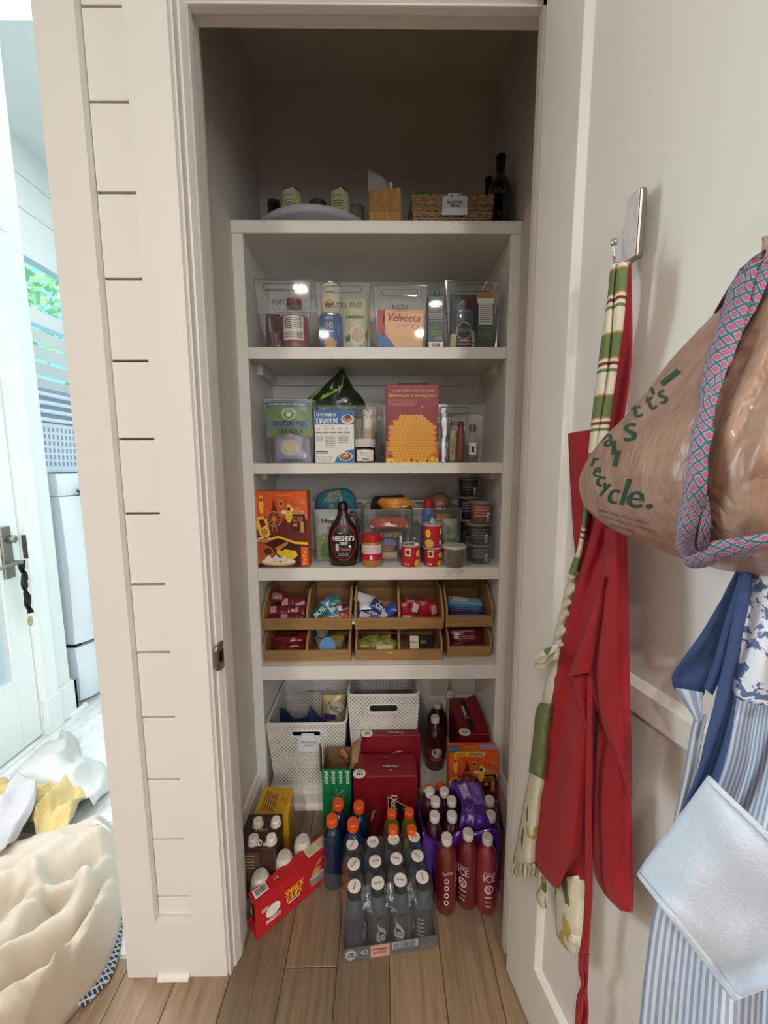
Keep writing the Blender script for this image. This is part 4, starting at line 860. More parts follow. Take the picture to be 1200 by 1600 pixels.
def artB(P, r, h): P.disc(-r*.6, h*.6, r*.3, YEL, 1, h*.18); P.disc(-r*.45, h*.18, r*.5, CHP, 2, h*.18); P.rect(r*.8, h*.55, r*1.2, h*.8, WHITE, 1, 4); P.rect(r*.7, h*.1, r*1.05, h*.3, WHITE, 1, 4); P.text('12', r*.15, h*.2, .008, BLU, 3)
snack_cup('red snack cup standing alone left of the stacked pair', 641, 849, 888, 1.232, 14.5, Z4+.0005, artA)
c, r, h = snack_cup('lower red snack cup of the stacked pair', 675.5, 853, 888, 1.236, 14.5, Z4+.0005, artA)
c2, r2, h2 = snack_cup('upper red snack cup of the stacked pair', 675, 817, 852, 1.236, 14.5, Z4+.001+h, artB)
pk = MB().lathe([(.010, 0), (.011, .004), (.006, .012), (.0015, .022)], (c2[0]-.001, c2[1]-.006, c2[2]+h2*.985), 10)
o = ob('foil_scrap', pk, M('foil_white', 'b9b8b4', .4, .3, bump=.4, bscale=120), None, smooth=True); tag(o, 'small twisted pale wrapper on top of the stacked red cups', 'wrapper')
# clear wrapped cup
y = 1.226; s = mpp(709, 870, y); r = 18.5*s; p = onY(709, 888, y); c = (p.x, y, Z4); h = onY(709, 851, y).z-Z4
t = turned('wrapped_cup', 'grey cup with white lid in crumpled clear wrap at the shelf front', 'cup', c, [('cup', [(r*.8, 0), (r*.84, .002), (r*.96, h*.9)], M('cup_grey', '6f6a63', .4, var=.2, scale=40)), ('lid', [(r*1.0, h*.86), (r*1.03, h*.88), (r*1.03, h*.97), (r*.98, h), (.002, h*.985)], M('lid_pale', 'c9c5bd', .5))])
WRAP = clear('shrink_film', 'd5d5d5', .22, .1, .10, .9, 55)
ob('wrap', MB().grid(lambda a, b: (lambda an, rr: V((c[0]+rr*math.cos(an), max(1.201, c[1]+rr*math.sin(an)), Z4+.0008+h*.86*b)))(2*math.pi*a, r*(1.12-.12*b)+.010*(1-b)**2*abs(noise.noise(V((math.cos(6.28*a)*2, math.sin(6.28*a)*2, b*3))))*2), 40, 8, wrap=True), WRAP, t, smooth=True)
ob('wrap_tail', MB().grid(lambda a, b: V((c[0]+(a-.5)*.05+.006*math.sin(b*5), 1.197-.004*math.sin(math.pi*a)+.02*(1-b)*(b < .2), Z4-.02+.024*(1-b)-.004*math.sin(a*9))), 12, 6), WRAP, t, smooth=True)
# bread bin contents
y = 1.30; s = mpp(668, 850, y); p = onY(668, 870, y); h = onY(668, 781, y).z-Z4; c = (p.x, y, Z4+.004)
t = turned('blue_bottle', 'blue squeeze bottle with red cap in the right bin', 'bottle', c, [('bottle', [(11*s, 0), (12*s, .004), (12*s, h*.5), (9*s, h*.6), (11*s, h*.74), (6*s, h*.84), (5*s, h*.88)], M('bottle_blue', '2c5a9c', .3, coat=.4)), ('cap', [(7*s, h*.86), (7*s, h*.99), (5.5*s, h)], M('cap_red', 'a31f2a', .4))])
P = Print(cyl(c, 12*s+.001)); P.text('BLUE', -.002, h*.40, .018, WHITE, 1, w=.034); P.text('45', .002, h*.12, .016, WHITE, 1); P.lines(-.012, .016, h*.22, h*.32, 2, LGRY, 1); P.build(t)
bn = MB().grid(lambda a, b: (lambda th, ph: V((onY(685, 790, 1.36).x+.043*math.cos(th)*math.sin(ph), 1.36+.05*math.sin(th)*math.sin(ph), onY(685, 786, 1.36).z+.037*math.cos(ph)*(1+.06*noise.noise(V((th, ph*2, 3)))))))(2*math.pi*a, math.pi*(.02+.96*b)), 24, 14, wrap=True)
brd = thing('bread_bag', 'brown bread roll in a clear twisted bag over the right bin', 'bread', (onY(685, 790, 1.36).x, 1.36, Z4+.10)); ob('roll', bn, M('bread_crust', '6e3d22', .55, var=.3, scale=25), brd, smooth=True)
bx = onY(685, 790, 1.36).x; bz = onY(685, 786, 1.36).z
ob('clear_bag', MB().grid(lambda a, b: (lambda an, q: V((bx+(.050+.003*math.sin(7*an))*math.cos(an)*q, 1.36+.055*math.sin(an)*q, bz-.02+.085*b)))(2*math.pi*a, (1-.85*max(0, (b-.35)/.65)**.8)*(1 if b < .8 else 1+3.2*(b-.8))), 28, 10, wrap=True), clear('bag_film', 'cfc9c2', .18, .08, .06, .8, 60), brd, smooth=True)
lo = MB().box(bx-.035, bx+.045, 1.30, 1.40, Z4+.07, bz-.038)
o, P = pouch('roll_bag', 'tan bag of bread slices under the bread roll in the right bin', 'bag', (bx+.002, 1.36, Z4+.004), .105, bz-.037-Z4, .10, M('bread_tan', '8d6a4a', .5, var=.35, scale=60, coat=.3), wr=.006, seed=20, top=.95)
o, P = pouch('gluten_bag', 'clear bag lettered Gluten in the right bin behind the red cups', 'bag', (onY(702, 870, 1.292).x, 1.292, Z4+.004), 30*mpp(702, 850, 1.29), onY(702, 812, 1.29).z-Z4, .022, M('bag_pale_grey', '8f948c', .35, var=.3, scale=40, coat=.5), wr=.006, seed=22, narrow=.25)
P.rect(.05, .20, .95, .42, M('bag_mint', '9fb09a', .5), 1, 5, 4); P.text('Gluten', .5, .31, .10, BLACK, 3, w=.72, ital=.2); P.rect(.3, .45, .9, .53, GRN, 1, 4, 2); P.text('OH', .3, .72, .15, BLACK, 2, w=.3); P.build(o)
# noodle cups on the right
CUPB = M('cup_brown', '6f5347', .45, var=.15, scale=50); CUPD = M('cup_dark', '3c3338', .42); CUPK = M('cup_plum_black', '2b2228', .42)
def artN(k):
    def f(P, r, h):
        P.lines(-r*.8, r*.7, h*.3, h*.8, 4, PINK if k == 0 else GREY, 1, .4, 31+k)
        P.rect(r*.35, h*.08, r*.75, h*.5, WHITE, 2, 4); P.bars(r*.40, r*.7, h*.1, h*.4, BLACK, 4, n=8)
    return f
def noodle(label, px, pyt, pyb, y, rt_, rb, zb, body, art=None, h=None):
    s = mpp(px, (pyt+pyb)/2, y); p = onY(px, (pyt+pyb)/2, y); h = h or onY(px, pyt, y).z-zb; c = (p.x, y, zb)
    t = thing('noodle_cup', label, 'cup', c, 'tapered instant cups at the right of the fourth shelf')
    ob('cup', MB().lathe([(rb*s, 0), (rb*s+.001, .002), (rt_*s*.97, h*.92)], c, 28), body, t, smooth=True); ob('lid', MB().lathe([(rt_*s, h*.90), (rt_*s*1.06, h*.92), (rt_*s*1.06, h*.97), (rt_*s*.98, h), (.002, h*.985)], c, 28), M('cup_lid_grey', '8a8079', .4), t, smooth=True)
    if art: P = Print(lambda u, v, l: cyl(c, (rb+(rt_*.97-rb)*min(1, v/(h*.92)))*s+.0006)(u, v, l)); art(P, rt_*s, h); P.build(t)
    return c[2]+h
cb = thing('small_bin', 'small clear bin holding the lowest instant cups at the right of the fourth shelf', 'storage bin', (.30, 1.26, Z4))
x0, x1 = onY(729, 865, 1.232).x, onY(767, 865, 1.232).x; zt = onY(748, 839, 1.232).z
B = [V((x0, 1.232, Z4+.001)), V((x1, 1.232, Z4+.001)), V((x1, 1.33, Z4+.001)), V((x0, 1.33, Z4+.001))]; Tp = [V((q.x, q.y, zt)) for q in B]
ob('body', MB().add(B+Tp, [(3, 2, 1, 0), (0, 1, 5, 4), (1, 2, 6, 5), (2, 3, 7, 6), (3, 0, 4, 7)]), ACR, cb, solid=.002); e = MB().tube(Tp, .0017, 6, True)
for a, b_ in zip(B, Tp): e.tube([a, b_], .0013, 6)
ob('rim', e, EDGE, cb, smooth=True)
z = noodle('lowest brown instant cup inside the small clear bin', 748, 849, 885, 1.272, 17, 14.5, Z4+.003, CUPD, artN(1))
z = noodle('dark instant cup stacked second from the bottom in the right-hand stack', 747, 817, 850, 1.275, 18.5, 15, z+.001, CUPD, artN(1))
z = noodle('mottled brown instant cup on top of the right-hand stack', 751, 782, 818, 1.275, 17.5, 14, z+.001, CUPB, artN(0))
z = Z4+.0005
for k, (a, l) in enumerate(((846, 'bottom plum-black cup of the rear stack'), (810, 'second plum-black cup of the rear stack'), (775, 'third plum-black cup of the rear stack'), (747, 'topmost plum-black cup of the rear stack near the shelf above'))):
    z = noodle(l, 731.5, a, a+34, 1.37, 15.5, 12.5, z, CUPK, artN(2) if k > 1 else None)+.0008

# ================================================================ FIFTH SHELF: bamboo bins and bars
Z5 = .525
BAM = NT('bamboo'); v = BAM.coord((5, 40, 40)); n_ = BAM.noise(v, 2.0, 4, .55, .3); v2 = BAM.coord((1, 1, 1)); BAM.base(BAM.mix(BAM.noise(v2, 14, 2), BAM.ramp(n_, [(.3, '8f6b44'), (.55, 'ab8658'), (.8, 'bb976a')]), '9c774b')); BAM.b.inputs['Roughness'].default_value = .45; BAM = BAM.m
def bamboo(label, px0, px1, zb, y0, dv, hgt=.128, dep=.20):
    pm = onYpy(zb+.03, y0); x0, x1 = onY(px0, pm, y0).x, onY(px1, pm, y0).x
    t = thing('bamboo_bin', label, 'storage bin', ((x0+x1)/2, y0+dep/2, zb), 'stackable bamboo bins on the fifth shelf')
    T_ = .0075; sd = [(.014, 0), (dep, 0), (dep, hgt), (.075, hgt), (0, .068), (0, .046)]
    for x in [x0, x1-T_]+([(x0+x1)/2-T_/2] if dv else []):
        ob('divider' if x not in (x0, x1-T_) else 'side', MB().prism(sd if x in (x0, x1-T_) else [(.02, .008), (dep-.008, .008), (dep-.008, hgt-.004), (.078, hgt-.004), (.004, .066), (.004, .046)], lambda u, v_, q: V((q, y0+u, zb+v_)), x, x+T_), BAM, t, bevel=.0008)
    ob('front_lip', MB().prism([(.012, 0), (.020, 0), (.0075, .044), (-.0005, .044)], lambda u, v_, q: V((q, y0+u, zb+v_)), x0+.0002, x1-.0002), BAM, t, bevel=.001)
    ob('base', MB().box(x0+T_, x1-T_, y0+.02, y0+dep-.007, zb+.004, zb+.010), BAM, t)
    ob('back', MB().box(x0+T_, x1-T_, y0+dep-.008, y0+dep, zb, zb+hgt), BAM, t)
    return x0, x1, zb, y0
YL = 1.222; ZU = Z5+.112
L1 = bamboo('lower left bamboo bin with two compartments', 411, 548, Z5, YL, True, .110)
L2 = bamboo('lower middle bamboo bin with two compartments', 555, 692, Z5, YL, True, .110)
L3 = bamboo('lower right narrow bamboo bin', 699, 768.5, Z5, YL+.02, False, .110)
U1 = bamboo('upper left bamboo bin with two compartments', 410, 549.5, ZU, YL-.002, True)
U2 = bamboo('upper middle bamboo bin with two compartments', 553.5, 694, ZU, YL-.002, True)
U3 = bamboo('upper right narrow bamboo bin', 696.5, 771, ZU, YL+.012, False)
PK = {}
def packet_mesh(l, w, t, seed):
    k = (l, w, t, seed)
    if k in PK: return PK[k].copy()
    def f(a, b, sd):
        x = (a-.5)*l; y = (b-.5)*w; e = min(1, min(a, 1-a)/.14)**.7; q = max(0, math.sin(math.pi*b))**.5
        z = sd*(t/2*e*q+.0004)+.0022*noise.noise(V((a*5+seed, b*4, sd)))*e
        if a < .07 or a > .93: z += .0008*math.sin(b*40)
        return V((x, y, z))
    PK[k] = MB().grid(lambda a, b: f(a, b, 1), 14, 8).grid(lambda a, b: f(a, 1-b, -1), 14, 8).mesh('wrapper', True, 80)
    return PK[k].copy()
def bar(name, label, group, c, l, w, t, mat, rot, seed=0, text=None, tm=None, stripe=None, cat='snack bar'):
    o = thing(name, label, cat, (0, 0, 0), group)
    ob('wrapper', packet_mesh(l, w, t, seed), mat, o)
    if text or stripe:
        P = Print(lambda u, v_, lf: V((u, v_, t/2*max(0, math.sin(math.pi*(v_/w+.5)))**.5+.0022+lf)))
        if stripe: P.rect(-l*.38, -w*.30, l*.05, w*.30, stripe, 1, 4, 4)
        if text: P.text(text, 0, 0, w*.5, tm or WHITE, 3, w=l*.6, bold=.0004)
        P.build(o)
    o.location = c; o.rotation_euler = rot; return o
g = random.Random(21); R90 = math.pi/2
def cell(B, half):  # interior of a compartment: x0, x1, floor z, front y
    x0, x1, zb, y0 = B; m = (x0+x1)/2
    if half == 0: x1 = m
    elif half == 1: x0 = m
    return x0+.010, x1-.010, zb+.010, y0+.030
# maroon fruit snack packets, upper left
a, b, z, y = cell(U1, 0); MAR = M('wrap_maroon', '6e2430', .3, coat=.5)
for i in range(9):
    r_, c_ = divmod(i, 3)
    bar('fruit_packet', f'maroon snack packet in the upper left bamboo bin, {["front", "middle", "top"][r_]} tier, {["left", "centre", "right"][c_]}', 'maroon packets', (a+.022+c_*.038, y+.02+r_*.012, z+.016+r_*.024+(.02 if c_ == 0 and r_ == 2 else 0)), .052, .040, .018, MAR, (g.uniform(.7, 1.2), g.uniform(-.2, .2), g.uniform(-.3, .3)), i % 3, stripe=PINK if i % 2 else None)
# teal / blue / red bars
a, b, z, y = cell(U1, 1)
bar('protein_bar', 'teal protein bar lettered BUILT leaning left in the upper left bin', None, (a+.034, y+.028, z+.040), .105, .034, .016, M('wrap_teal', '2f7274', .3, coat=.5), (.95, -.75, .12), 1, 'BUILT', WHITE)
bar('protein_bar', 'second teal protein bar behind the lettered one', None, (a+.044, y+.050, z+.046), .105, .034, .016, M('wrap_teal', ''), (.9, -.6, .2), 2, 'BUILT', WHITE)
bar('protein_bar', 'bright blue snack bar standing beside the teal bars', None, (a+.066, y+.030, z+.040), .09, .034, .016, M('wrap_bright_blue', '2e7fb4', .3, coat=.5), (.9, .95, -.1), 3, stripe=LGRY)
bar('protein_bar', 'red protein bar with white lettering lying at the front right', None, (a+.085, y+.018, z+.018), .09, .030, .015, M('wrap_red_orange', 'b5402f', .3, coat=.5), (.8, -.28, -.05), 4, 'BUILT', WHITE)
bar('protein_bar', 'plum snack bar behind the red protein bar', None, (a+.094, y+.05, z+.036), .08, .034, .016, M('wrap_plum', '4e2c48', .3, coat=.5), (.8, -.2, .1), 1, stripe=LGRY)
bar('protein_bar', 'grey snack bar lying under the teal bars', None, (a+.050, y+.022, z+.014), .09, .034, .014, M('wrap_pewter', '74807e', .3, coat=.5), (.6, -.5, .3), 2)
# white and blue bars
a, b, z, y = cell(U2, 0)
cols = [('wrap_white', 'c9cdd4'), ('wrap_blue', '2848a8'), ('wrap_steel', '66788f'), ('wrap_blue', ''), ('wrap_white', ''), ('wrap_steel', ''), ('wrap_navyblue', '253a78'), ('wrap_white', '')]
labs = ['white snack bar standing at the back of the middle bamboo bin', 'royal blue snack bar at the front of the middle bamboo bin', 'steel blue snack bar lying across the heap in the middle bin', 'blue snack bar leaning on the divider of the middle bin', 'white snack bar lying flat on top of the blue heap', 'steel blue bar at the bottom of the middle heap', 'navy snack bar with white lettering in the middle heap', 'white-ended bar poking out at the lower left of the middle heap']
pos = [(.020, .06, .070, 1.0, .4, .3), (.030, .014, .016, .8, .5, .1), (.060, .03, .018, .7, .2, -.2), (.098, .018, .030, .9, -.8, 0), (.042, .04, .052, .5, 0, .1), (.075, .012, .012, .6, .15, .15), (.076, .030, .042, .9, .7, 0), (.012, .010, .012, .7, .2, .4)]
for k, ((nm, hx), l, q) in enumerate(zip(cols, labs, pos)):
    bar('snack_bar', l, None, (a+q[0], y+q[1], z+q[2]), .078, .036, .017, M(nm, hx, .3, coat=.5), q[3:], k % 4, 'ONE' if k in (2, 6) else None, WHITE, LGRY if k in (1, 3) else None)
# red bars upright
a, b, z, y = cell(U2, 1); WR = M('wrap_red', '9a1c2c', .3, coat=.5)
for k in range(7):
    bar('red_packet', f'upright red snack packet in the upper middle bamboo bin, {["first", "second", "third", "fourth", "fifth", "sixth", "seventh"][k]} from the left', 'red packets standing upright', (a+.010+k*.0165, y+.020+(k % 2)*.018, z+.034+(k % 3)*.004), .070, .036, .014, WR, (R90-.25, R90+g.uniform(-.35, .35), g.uniform(-.5, .5)), k % 4, stripe=LGRY if k == 2 else PINK if k == 6 else None)
bar('red_packet', 'red snack packet lying flat at the front left with a pale panel', None, (a+.028, y+.010, z+.012), .07, .036, .014, WR, (.9, .05, .1), 2, stripe=LGRY)
# stacked blue and purple bars
a, b, z, y = cell(U3, 2); lay = [('wrap_purple', '4a2a63'), ('wrap_cyan', '2f7fae'), ('wrap_purple', ''), ('wrap_purple2', '5d3a74'), ('wrap_cyan', ''), ('wrap_cyan2', '3a93bd'), ('wrap_silverblue', '7fa0b4')]
nth = ['lowest', 'second', 'third', 'fourth', 'fifth', 'sixth', 'topmost']; cn = ['purple', 'blue', 'purple', 'violet', 'blue', 'bright blue', 'silver blue']
for k, (nm, hx) in enumerate(lay):
    bar('stacked_bar', f'{cn[k]} snack bar, {nth[k]} in the stack of the upper right bin', 'bars stacked in the upper right bin', ((a+b)/2+g.uniform(-.006, .006), y+.04+g.uniform(-.004, .006), z+.008+k*.0085), .115, .040, .012, M(nm, hx, .3, coat=.5), (.35, g.uniform(-.05, .05)+.04, g.uniform(-.12, .12)), k % 4, stripe=LGRY if k == 6 else None)
# lower left: clear red bag and dip cups
a, b, z, y = cell(L1, 0)
o = pouch('red_film_bag', 'clear film bag of red snacks in the lower left bamboo compartment', 'bag', ((a+b)/2, y+.022, z), b-a-.004, .062, .040, M('film_red', '6e1a24', .22, var=.5, scale=50, coat=.8), wr=.010, seed=30, lean=-.35)[0]
a, b, z, y = cell(L1, 1)
CUPG = M('dip_cup', '8d8468', .4); LB = M('dip_lid_blue', '2f77a8', .4)
def dip(label, c, rot, lid):
    t = thing('dip_cup', label, 'cup', (0, 0, 0), 'dip cups in the lower left bin')
    ob('cup', MB().lathe([(.019, 0), (.020, .002), (.026, .040), (.028, .041), (.028, .043), (.002, .043)], (0, 0, 0), 24), CUPG, t, smooth=True)
    ob('lid', MB().lathe([(.0275, .0432), (.0275, .0440), (.002, .0442)], (0, 0, 0), 24), lid, t)
    t.location = c; t.rotation_euler = rot; return t
dip('upright dip cup at the back of the lower left bin', (a+.030, y+.055, z+.002), (0, 0, 0), LB)
dip('upright dip cup with yellow-rimmed lid beside the tipped one', (a+.082, y+.040, z+.002), (0, 0, 0), M('dip_lid_gold', 'b59a3c', .4))
dip('second upright dip cup stacked behind the tipped cup', (a+.030, y+.055, z+.047), (0, 0, 0), LB)
t = dip('tipped dip cup showing its blue and yellow lid at the front', (a+.056, y+.030, z+.022), (1.15, 0, 0), LB)
P = Print(lambda u, v_, l: V((u, v_, .0443+l))); P.disc(.012, 0, .011, YEL, 1, .008, 16, .6); P.text('dip', -.008, .002, .008, DGRN, 1, w=.014); P.disc(-.02, -.01, .006, YEL, 1, .012); P.build(t)
# lower middle
a, b, z, y = cell(L2, 0); OL = M('wrap_olive', '77772f', .35, coat=.4)
for k in range(5): bar('olive_packet', f'olive yellow snack packet in the lower middle bamboo bin, {["first", "second", "third", "fourth", "fifth"][k]} from the left', 'olive packets', (a+.018+k*.022, y+.030+(k % 2)*.015, z+.022+.010*(k % 2)), .062, .042, .020, OL, (.9+g.uniform(-.2, .2), g.uniform(-.5, .5), g.uniform(-.4, .4)), k % 4)
bar('lime_packet', 'pale lime packet lying over the front lip of the lower middle bin', None, (a+.088, y-.012, z+.030), .062, .034, .018, M('wrap_lime', 'c3cf86', .35, coat=.4), (.5, .02, -.05), 1, cat='snack packet')
a, b, z, y = cell(L2, 1)
t = thing('bar_carton', 'dark carton with cream panel lying open in the lower middle bin', 'box', (0, 0, 0))
ob('carton', MB().box(-.044, .044, -.03, .03, 0, .028), M('carton_dark', '322826', .45), t, bevel=.001)
P = Print(lambda u, v_, l: V((u, v_, .028+l))); P.rect(-.036, -.026, -.006, .026, CREAM, 1); P.text('BUILT', -.021, 0, .010, DBRN, 3, w=.026); P.text('BAR', .012, .002, .012, LGRY, 2, w=.020); P.build(t)
P = Print(lambda u, v_, l: V((u, -.03-l, v_))); P.lines(-.04, .04, .008, .02, 1, PINK, 1); P.build(t)
t.location = (a+.068, y+.045, z+.006); t.rotation_euler = (.55, 0, -.06)
# lower right dark red bag
a, b, z, y = cell(L3, 2)
o, P = pouch('jerky_bag', 'dark red snack bag with pale lettering in the lower right bin', 'bag', ((a+b)/2, y+.026, z), b-a-.004, .074, .034, M('bag_dark_red', '641521', .28, coat=.6), wr=.007, seed=34, lean=-.4)
P.text('CLASSIC', .5, .80, .10, LGRY, 3, w=.5); P.lines(.25, .75, .4, .6, 2, PINK, 3, .3); P.rect(.2, .02, .75, .12, RED, 2, 5, 2); P.build(o)

# ================================================================ BOTTOM OF THE PANTRY
ZB = .067
def lattice_mat(name, c_base, c_dot, nx, ny, thr=.30, ring=None, thr2=.4, rough=.5, bump=.6):
    """staggered lattice over the UVs: dots (holes) in rows, every other row shifted"""
    t = NT(name); t.b.inputs['Roughness'].default_value = rough
    c = t.n('ShaderNodeTexCoord'); sp = t.n('ShaderNodeSeparateXYZ'); t.l(c.outputs['UV'], sp.inputs[0])
    u = t.math('MULTIPLY', sp.outputs[0], nx); v = t.math('MULTIPLY', sp.outputs[1], ny)
    a = t.math('ADD', u, v); b = t.math('SUBTRACT', u, v)
    fa = t.math('ABSOLUTE', t.math('SUBTRACT', t.math('FRACT', a), .5)); fb = t.math('ABSOLUTE', t.math('SUBTRACT', t.math('FRACT', b), .5))
    m = t.math('MAXIMUM', fa, fb)
    k = t.math('LESS_THAN', m, thr); col = t.mix(k, c_base, c_dot)
    if ring: k2 = t.math('LESS_THAN', m, thr2); col = t.mix(k, t.mix(k2, c_base, ring), c_dot)
    t.base(col)
    if bump: t.bump(t.math('SMOOTH_MIN', m, .4), bump, .002)
    return t.m
BSK = lattice_mat('moulded_lattice_plastic', 'd9d6d0', '5a554f', 70, 70, .19)
BSKP = M('basket_plastic', 'd9d6d0', .45)
def lattice_basket(label, x0, x1, y0, y1, zb, zt, tp, tagtext=None):
    t = thing('lattice_basket', label, 'basket', ((x0+x1)/2, (y0+y1)/2, zb), 'white lattice baskets on the pantry floor')
    def cor(k, f):
        q = tp*(1-f); z = zb+(zt-zb)*f
        return [V((x0+q, y0+q, z)), V((x1-q, y0+q, z)), V((x1-q, y1-q, z)), V((x0+q, y1-q, z))][k]
    H = zt-zb; mid = (x0+x1)/2
    for k in range(4):
        A0, B0, A1, B1 = cor(k, 0), cor((k+1) % 4, 0), cor(k, 1), cor((k+1) % 4, 1); L = (B1-A1).length
        P = lambda a, b: (A0*(1-a)+B0*a)*(1-b)+(A1*(1-a)+B1*a)*b
        mb = MB(); hole = k in (0, 2); h0, h1 = .80, .895; g0, g1 = .5-.052/L, .5+.052/L
        for (a0, a1, b0, b1) in (((0, 1, 0, h0), (0, 1, h1, 1), (0, g0, h0, h1), (g1, 1, h0, h1)) if hole else ((0, 1, 0, 1),)):
            mb.grid(lambda a, b: P(a0+(a1-a0)*a, b0+(b1-b0)*b), 2, 2, uv=lambda a, b: ((a0+(a1-a0)*a)*L, (b0+(b1-b0)*b)*H))
        ob('wall', mb, BSK, t, solid=.003)
        if hole:
            n = (B0-A0).cross(A1-A0).normalized(); pts = []
            for i in range(20):
                an = 2*math.pi*i/20; u = .5+(g1-.5)*(1 if math.cos(an) > 0 else -1)-(.011/L)*(1 if math.cos(an) > 0 else -1)+.011/L*math.cos(an); pts.append(P(u, (h0+h1)/2+(h1-h0)*.5*math.sin(an))+n*.0015)
            ob('handle_rim', MB().tube(pts, .0030, 8, True), BSKP, t, smooth=True)
    rim = []
    for k in range(4):
        a, b, c = cor((k-1) % 4, 1), cor(k, 1), cor((k+1) % 4, 1); r_ = .022
        d1 = (a-b).normalized()*r_; d2 = (c-b).normalized()*r_
        for i in range(5): f = i/4; rim.append(b+d1*(1-f)**2+d2*f*f)
    ob('rim', MB().tube(rim, .0048, 8, True), BSKP, t, smooth=True)
    ob('bottom', MB().box(x0+tp, x1-tp, y0+tp, y1-tp, zb, zb+.004), BSKP, t)
    return t
BL = lattice_basket('white lattice basket with a white tag at the left of the pantry floor', -.391, -.121, 1.215, 1.475, ZB+.001, .309, .018)
tg = MB(); yt = 1.2145
tg.box(onY(465, 1150, yt).x, onY(501, 1150, yt).x, yt-.002, yt, onY(480, 1174, yt).z, onY(480, 1150, yt).z).box(onY(471, 1150, yt).x, onY(491, 1150, yt).x, yt-.002, yt, onY(480, 1150, yt).z-.001, onY(480, 1146, yt).z)
tgo = ob('name_tag', tg, M('tag_white', ''), BL, bevel=.0005)
P = front(yt-.0022); P.text('HEATING PAD', 482.5, -1160, 3.2, BLACK, 1, w=25); P.text('BLANKETS', 482.5, -1165, 3.0, BLACK, 1, w=14); P.build(tgo)
lattice_basket('taller white lattice basket behind the snack boxes', -.114, .132, 1.245, 1.478, ZB+.001, .392, .014)
# what lies in the left basket
def spiky():
    rows = [(437, 1106, 437, 1190), (446, 1107, 444, 1190), (453, 1116, 454, 1190), (459, 1123, 462, 1190), (470, 1122, 472, 1190), (481, 1118, 480, 1190), (484, 1102, 488, 1190), (492, 1110, 498, 1190), (502, 1121, 506, 1190), (512, 1128, 514, 1190)]
    y = 1.31
    f = lambda a, b, s: (lambda q: onY(q[0]+(q[2]-q[0])*b, q[1]+(q[3]-q[1])*b, y+s*(.012+.03*b)*(.25+math.sin(math.pi*min(.98, max(.02, a))))))(poly_at(rows, a))
    mb = MB().grid(lambda a, b: f(a, b, -1), 27, 5).grid(lambda a, b: f(1-a, b, 1), 27, 5)
    return mb
o = ob('blue_pouch', spiky(), M('navy_vinyl', '1d2f52', .4, var=.1, scale=20), None, smooth=True, sharp=50)
tag(o, 'navy blue folded pouch with two pointed corners in the left lattice basket', 'pouch')
o, P = pouch('snack_pouch', 'cream snack pouch with dark lettering standing in the left lattice basket', 'pouch', (onY(522, 1125, 1.42).x, 1.42, ZB+.05), 37*mpp(522, 1110, 1.42), onY(522, 1085, 1.42).z-ZB-.05, .04, M('pouch_cream', 'b7a877', .4, coat=.4), wr=.006, seed=41)
P.disc(.6, .72, .35, M('pouch_ivory', 'd3cdbb', .4), 1, .16); P.text('Roll', .5, .80, .06, DBRN, 3, w=.35, rot=-.4); P.text('MINI', .62, .66, .08, DBRN, 3, w=.5, rot=-.4); P.rect(.1, .45, .6, .58, PURP, 2, 4, 3); P.build(o)
# snack chip boxes, dark red
DOR = M('chip_box_red', '78161f', .38, var=.05, scale=8); DORE = M('chip_box_edge', '5d1018', .4)
def tri_logo(P, u, v, s, txt, rot=0., flip=1):
    ca, sa = math.cos(rot), math.sin(rot); T2 = lambda x, y: (u+(x*ca-y*sa)*s, v+(x*sa+y*ca)*s)
    P.poly([T2(-.95, -.62), T2(.95, -.62), T2(0, .95)][::1], M('logo_gold', 'd9b056', .4), 2); P.poly([T2(-.84, -.56), T2(.84, -.56), T2(0, .82)], BLACK, 4)
    P.text(txt, *T2(0, -.12), s*.55, WHITE, 7, w=s*2.1, rot=rot, bold=s*.02)
def chip_box(label, x0, x1, y0, y1, z0, z1, topname, frontmark=True):
    t = thing('chip_box', label, 'box', ((x0+x1)/2, (y0+y1)/2, z0), 'dark red snack chip boxes')
    ob('carton', MB().box(x0, x1, y0, y1, z0, z1), DOR, t, bevel=.0015)
    W, D, H = x1-x0, y1-y0, z1-z0
    ob('top_seam', MB().box(x0+.001, x1-.001, y0+.002, y0+.0035, z1, z1+.0006), M('seam_pink', 'b5555d', .5), t)
    P = Print(planar((x1, y1, z1+.0003), (-1, 0, 0), (0, -1, 0)))        # top face, read from the back
    P.text('Doritos', W*.42, D*.60, .012, WHITE, 4, w=.050, bold=.0004); P.poly([(W*.42-.010, D*.60+.005), (W*.42, D*.60+.017), (W*.42+.008, D*.60+.005)], BLACK, 1); P.poly([(W*.42-.004, D*.60+.008), (W*.42, D*.60+.017), (W*.42+.002, D*.60+.010)], WHITE, 2)
    P.disc(W-.018, D-.013, .020, WHITE, 1, .020, 20); P.rect(W-.022, D-.024, W-.001, D-.001, WHITE, 2); P.text('10', W-.019, D-.011, .013, BLACK, 5, w=.016, bold=.0005); P.lines(W-.028, W-.008, D-.026, D-.022, 1, DRED, 6, .6)
    P.rect(W*.45, D*.05, W*.55, D*.28, DORE, 1); P.text('lay', W*.5, D*.16, .007, PINK, 3, w=.016, rot=.3); P.build(t)
    if frontmark:
        P = Print(planar((x0, y0-.0003, z0), (1, 0, 0), (0, 0, 1))); tri_logo(P, W*.66, H*.50, .040, 'Doritos', -R90)
        P.poly([(W*.26, H*.26), (W*.36, H*.40), (W*.32, H*.44), (W*.22, H*.30)], DORE, 2); P.text('Doritos', W*.30, H*.36, .010, WHITE, 4, w=.034, rot=-1.75); P.build(t)
    return t
chip_box('nearest dark red chip box standing on the floor behind the drink bottles', -.088, .114, 1.098, 1.196, .001, .211, 1)
